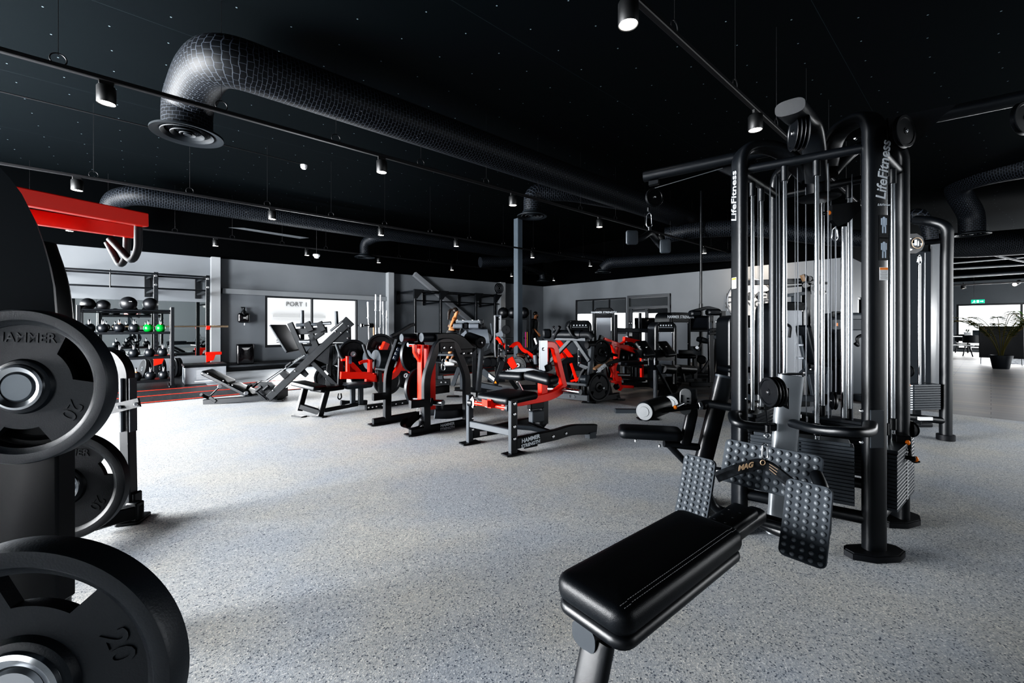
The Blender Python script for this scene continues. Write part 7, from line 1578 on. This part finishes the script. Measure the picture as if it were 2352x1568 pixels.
arw = MB().prism([o + eu * .06 + Z * .012, o + eu * .12 + Z * .012, o + eu * .12 + Z * .035, o + eu * .16, o + eu * .12 - Z * .035, o + eu * .12 - Z * .012, o + eu * .06 - Z * .012], en * .002); part('arrow', arw, WS_, t)
part('hanger', MB().tube([dp(2237, 685, 17.5), dp(2237, 635, 17.5)], .006, 6), TRK, t)
# tables and chairs
def table(c, w, l, h, label, m):
    t = thing('table', label, 'table', c); part('tabletop', MB().box(c + Z * (h - .015), eu * w / 2, en * l / 2, Z * .015, .004), m, t)
    for a in (-1, 1):
        for b in (-1, 1): part('leg', MB().bar(c + eu * (a * (w / 2 - .05)) + en * (b * (l / 2 - .05)) + Z * .002, c + eu * (a * (w / 2 - .05)) + en * (b * (l / 2 - .05)) + Z * (h - .03), .04, .04, eu), BLACK2, t)
    return t
TT = mat('pale_table_top', (.45, .46, .47), .35)
table(gnd(2215, 17.5), 1.2, .7, .76, 'pale-topped table at the left of the lounge', TT); table(gnd(2270, 18.3), 1.3, .7, .76, 'slim black-edged table behind the lounge chairs', BLACK)
t = thing('bench_seat', 'low bench beside the lounge table, closest to the cable tower', 'bench', gnd(2200, 16.4)); part('seat', MB().box(gnd(2198, 16.4, .45), eu * .45, en * .16, Z * .02, .005), TT, t)
for a in (-1, 1): part('leg', MB().flat([gnd(2198, 16.4, .44) + eu * (a * .32), gnd(2198, 16.4, .02) + eu * (a * .42)], .04, .03, en), BLACK2, t)
def chair(px, d, label, flip=1):
    c = gnd(px, d); t = thing('lounge_chair', label, 'chair', c, 'black lounge chairs')
    part('seat', MB().pad(c + Z * .43, eu, en, .46, .44, .05, .08, .02, .01), SOFTB, t)
    N = 10; vs = []; fs = []
    for i in range(N + 1):
        q = math.pi * (i / N); p = c + eu * (.27 * math.cos(q)) * 1 + en * (.20 * math.sin(q) * flip)
        vs += [p + Z * (.52 + .0), p + Z * (.78 + .05 * math.sin(q)), p + Z * (.78 + .05 * math.sin(q)) - en * (.025 * flip), p + Z * .52 - en * (.025 * flip)]
    for i in range(N):
        for e in range(4): g_ = (e + 1) % 4; fs.append((4 * i + e, 4 * i + 4 + e, 4 * i + 4 + g_, 4 * i + g_))
    fs += [(0, 1, 2, 3), (4 * N + 3, 4 * N + 2, 4 * N + 1, 4 * N)]
    part('backrest', MB().add(vs, fs), SOFTB, t)
    for a in (-1, 1):
        for b in (-1, 1): part('leg', MB().cyl(c + eu * (a * .18) + en * (b * .16) + Z * .43, c + eu * (a * .25) + en * (b * .22) + Z * .001, .017, 10), BLACK2, t)
chair(2233, 16.8, 'black rounded lounge chair nearest, backrest towards the camera'); chair(2213, 18.8, 'black rounded lounge chair behind, half hidden at the table')
p = dp(2240, 762, 18.1)
t = thing('laptop', 'open laptop on the lounge table', 'laptop', gnd(2240, 18.1, .76)); lb_ = gnd(2243, 18.1, .765)
part('keyboard', MB().box(lb_ + Z * .008, eu * .16, en * .11, Z * .008, .003), GREYP, t); part('screen', MB().box(lb_ - en * .14 + Z * .13 + eu * .03, eu * .15, en * .006, (Z * .96 - en * .2) * .12, .003), GREYP, t)
t = thing('potted_succulent', 'small potted plant on the lounge table', 'plant', gnd(2222, 18.3, .76)); q = gnd(2222, 18.3, .762)
part('pot', MB().lathe(q, Z, [(.0001, 0), (.08, 0), (.12, .16), (.10, .16), (.0001, .14)], 18), WHITE, t)
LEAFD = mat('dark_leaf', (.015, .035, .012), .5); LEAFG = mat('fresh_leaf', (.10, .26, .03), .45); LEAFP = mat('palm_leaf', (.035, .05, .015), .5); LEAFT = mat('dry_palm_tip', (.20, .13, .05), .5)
def leaf(mb, a, b, w, side, droop=.0):
    m_ = (a + b) / 2 + Z * droop; s = V(side).normalized() * w / 2; mb.add([a, m_ + s, b, m_ - s], [(0, 1, 2, 3)])
lf = MB()
for i in range(12): an = i * .55; leaf(lf, q + Z * .15, q + Z * (.2 + .05 * (i % 3)) + (eu * math.cos(an) + en * math.sin(an)) * .16, .05, Z.cross(eu * math.cos(an) + en * math.sin(an)), .04)
part('foliage', lf, LEAFD, t)
# dark partition / screen box on wire feet
pcn = gnd(2299, 13.2); t = thing('partition_box', 'large black upright panel box on thin wire feet behind the palm', 'partition', pcn)
z0_, z1_ = dp(2299, 822, 13.2).z, dp(2299, 752, 13.2).z
part('panel', MB().box(up(pcn, (z0_ + z1_) / 2 + .02), eu * .46, en * .10, Z * ((z1_ - z0_) / 2 + .02), .01), BLACK2, t)
for a in (-1, 1): part('wire_foot', MB().tube([up(pcn, z0_) + eu * (a * .42) - en * .1, up(pcn, .01) + eu * (a * .42) - en * .1, up(pcn, .01) + eu * (a * .42) + en * .22, up(pcn, z0_) + eu * (a * .42) + en * .1], .009, 8), STEEL, t)
# potted palm
pp = gnd(2299, 11.9); t = thing('potted_palm', 'large palm in a dark grey pot in front of the black panel', 'plant', pp)
part('pot', MB().lathe(pp, Z, [(.0001, .001), (.155, .001), (.165, .02), (.21, .30), (.225, .30), (.235, .375), (.21, .38), (.20, .34), (.0001, .33)], 32), mat('anthracite_pot', (.025, .03, .036), .45), t)
random.seed(11); tr_ = MB(); fr_ = MB(); ft = MB()
for i in range(17):
    an = i * 2.39996 + .4; el = 1.0 - .6 * ((i * 7) % 5) / 5; ln = 1.15 + .35 * random.random(); hd = eu * math.cos(an) + en * math.sin(an)
    pts = []
    for k in range(13):
        s = k / 12; pts.append(pp + Z * (.35 + (.55 + .75 * el) * math.sin(s * (1.5 + .8 * (1.1 - el))) * .98) + hd * (.04 + (ln * 1.0 - .35 * el) * s ** 1.5))
    tr_.tube(pts, .007, 5)
    for k in range(4, 13):
        pdir = (pts[k] - pts[k - 1]).normalized(); sd = pdir.cross(Z).normalized()
        for sg_ in (-1, 1):
            for e in (0, .5):
                a = pts[k] - (pts[k] - pts[k - 1]) * e; L_ = .26 * math.sin(math.pi * (k - e) / 14 + .25)
                leaf(fr_ if (i + k) % 6 else ft, a, a + (sd * sg_ * .85 + pdir * .6 - Z * .15).normalized() * L_, .017, pdir.cross(sd), .01)
part('stem', tr_, mat('palm_stem', (.10, .09, .02), .5), t); part('frond', fr_, LEAFP, t, kind='stuff'); part('dry_leaflets', ft, LEAFT, t, kind='stuff')
# green plant at the right edge
pp = gnd(2356, 15.5); t = thing('potted_plant', 'bright green leafy plant in a dark pot at the right edge', 'plant', pp)
part('pot', MB().lathe(pp, Z, [(.0001, .001), (.17, .001), (.25, .45), (.22, .45), (.0001, .42)], 28), mat('slate_pot', (.05, .07, .09), .45), t)
g1 = MB(); g2 = MB()
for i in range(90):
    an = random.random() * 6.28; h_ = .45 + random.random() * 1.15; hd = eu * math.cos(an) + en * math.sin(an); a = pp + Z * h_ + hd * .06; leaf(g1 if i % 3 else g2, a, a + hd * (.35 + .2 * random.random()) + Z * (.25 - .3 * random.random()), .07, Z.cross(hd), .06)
part('stem', MB().tube([pp + Z * .42, pp + Z * 1.5], .02, 8), LEAFP, t); part('foliage', g1, LEAFG, t, kind='stuff'); part('dark_foliage', g2, LEAFD, t, kind='stuff')  # darker leaves scattered among the bright green ones
rg_ = gnd(2380, 14.0); solo('lounge_rug', MB().box(rg_ + Z * .006, eu * .9, en * 1.6, Z * .005, .002), mat('patterned_rug', (.25, .27, .3), .9, var=.85, vscale=12), 'black and white patterned rug at the right edge of the lounge floor', 'rug', rg_)
# ================= camera and light =================
sc = bpy.context.scene
cam = bpy.data.objects.new('camera', bpy.data.cameras.new('camera')); C.objects.link(cam); sc.camera = cam
cam.location = (0, 0, H); fa = math.atan2(FWD.y, FWD.x); cam.rotation_euler = (math.pi / 2, 0, fa - math.pi / 2)
cam.data.sensor_width = 36; cam.data.lens = F / 2352 * 36; cam.data.shift_y = -(784 - HY) / 2352; cam.data.clip_start = .02
w = bpy.data.worlds.new('sky'); sc.world = w; w.use_nodes = True
w.node_tree.nodes['Background'].inputs[0].default_value = (.95, .98, 1, 1); w.node_tree.nodes['Background'].inputs[1].default_value = 1.3
def area(name, loc, direction, sx, sy, power, col=(.97, .985, 1)):
    l = bpy.data.lights.new(name, 'AREA'); l.shape = 'RECTANGLE'; l.size = sx; l.size_y = sy; l.energy = power; l.color = col
    o = bpy.data.objects.new(name, l); C.objects.link(o); o.location = loc; o.rotation_euler = V(direction).to_track_quat('-Z', 'Y').to_euler(); return o
# daylight entering the windows, plus added fill at the corner and in the lounge
area('daylight_side_near', (X0 + .15, 6.0, 1.6), (1, -.15, 0), 4.3, 2.8, 2200)
area('daylight_side_far', (X0 + .15, 10.4, 1.6), (1, -.25, 0), 4.3, 2.8, 1250)
area('daylight_back', (6.5, Y0 + .15, 1.55), (0, 1, 0), 3.9, 2.4, 110)
area('daylight_back_right', (11.2, Y0 + .15, 1.55), (0, 1, 0), 3.9, 2.4, 110)
area('added_fill_corner', (X0 + .15, -1.4, 1.55), (1, .1, 0), 3.4, 2.4, 45)  # added fill, softens the floor shadow at lower left
area('daylight_port', ((WX0 + WX1) / 2, Y1 - .12, 1.3), (0, -1, 0), 2.4, 1.4, 90)
area('daylight_far', (XE - .15, -1.3, 1.2), (-1, 0, 0), 4.8, 2.0, 450)
area('added_fill_lounge', (21, Y0 + .15, 1.4), (.5, 1, -.35), 5.5, 2.4, 260)  # added fill, brightens the lounge and its far wall
area('daylight_office', (17.5, 12, 1.4), (-1, 0, 0), 4.5, .8, 50)
for k, yy in enumerate(YT[1:]):
    for x in S[k + 1][1::2]:
        l = bpy.data.lights.new('spot_beam', 'SPOT'); l.energy = 22; l.spot_size = 1.3; l.spot_blend = .8; l.color = (1, .88, .75); l.shadow_soft_size = .05
        o = bpy.data.objects.new('spot_beam', l); C.objects.link(o); o.location = (x, yy, ZT - .02)
sc.view_settings.view_transform = 'Standard'; sc.view_settings.look = 'None'
sc.view_settings.exposure = 0.6; sc.view_settings.gamma = 1
sc.view_settings.use_curve_mapping = True; cm_ = sc.view_settings.curve_mapping; cv = cm_.curves[3]
for x_, y_ in ((.012, .003), (.05, .03), (.16, .15), (.5, .56)): cv.points.new(x_, y_)
cm_.update()
sc.cycles.max_bounces = 7; sc.cycles.diffuse_bounces = 4; sc.cycles.glossy_bounces = 4; sc.cycles.transmission_bounces = 6
sc.cycles.use_denoising = True; sc.cycles.sample_clamp_indirect = 4; sc.cycles.caustics_reflective = False; sc.cycles.caustics_refractive = False

area('sign_lamp', onX(1722, 640, X1 - .7) + Z * .5, (1, 0, -.8), .3, .3, 14, (1, .8, .6))
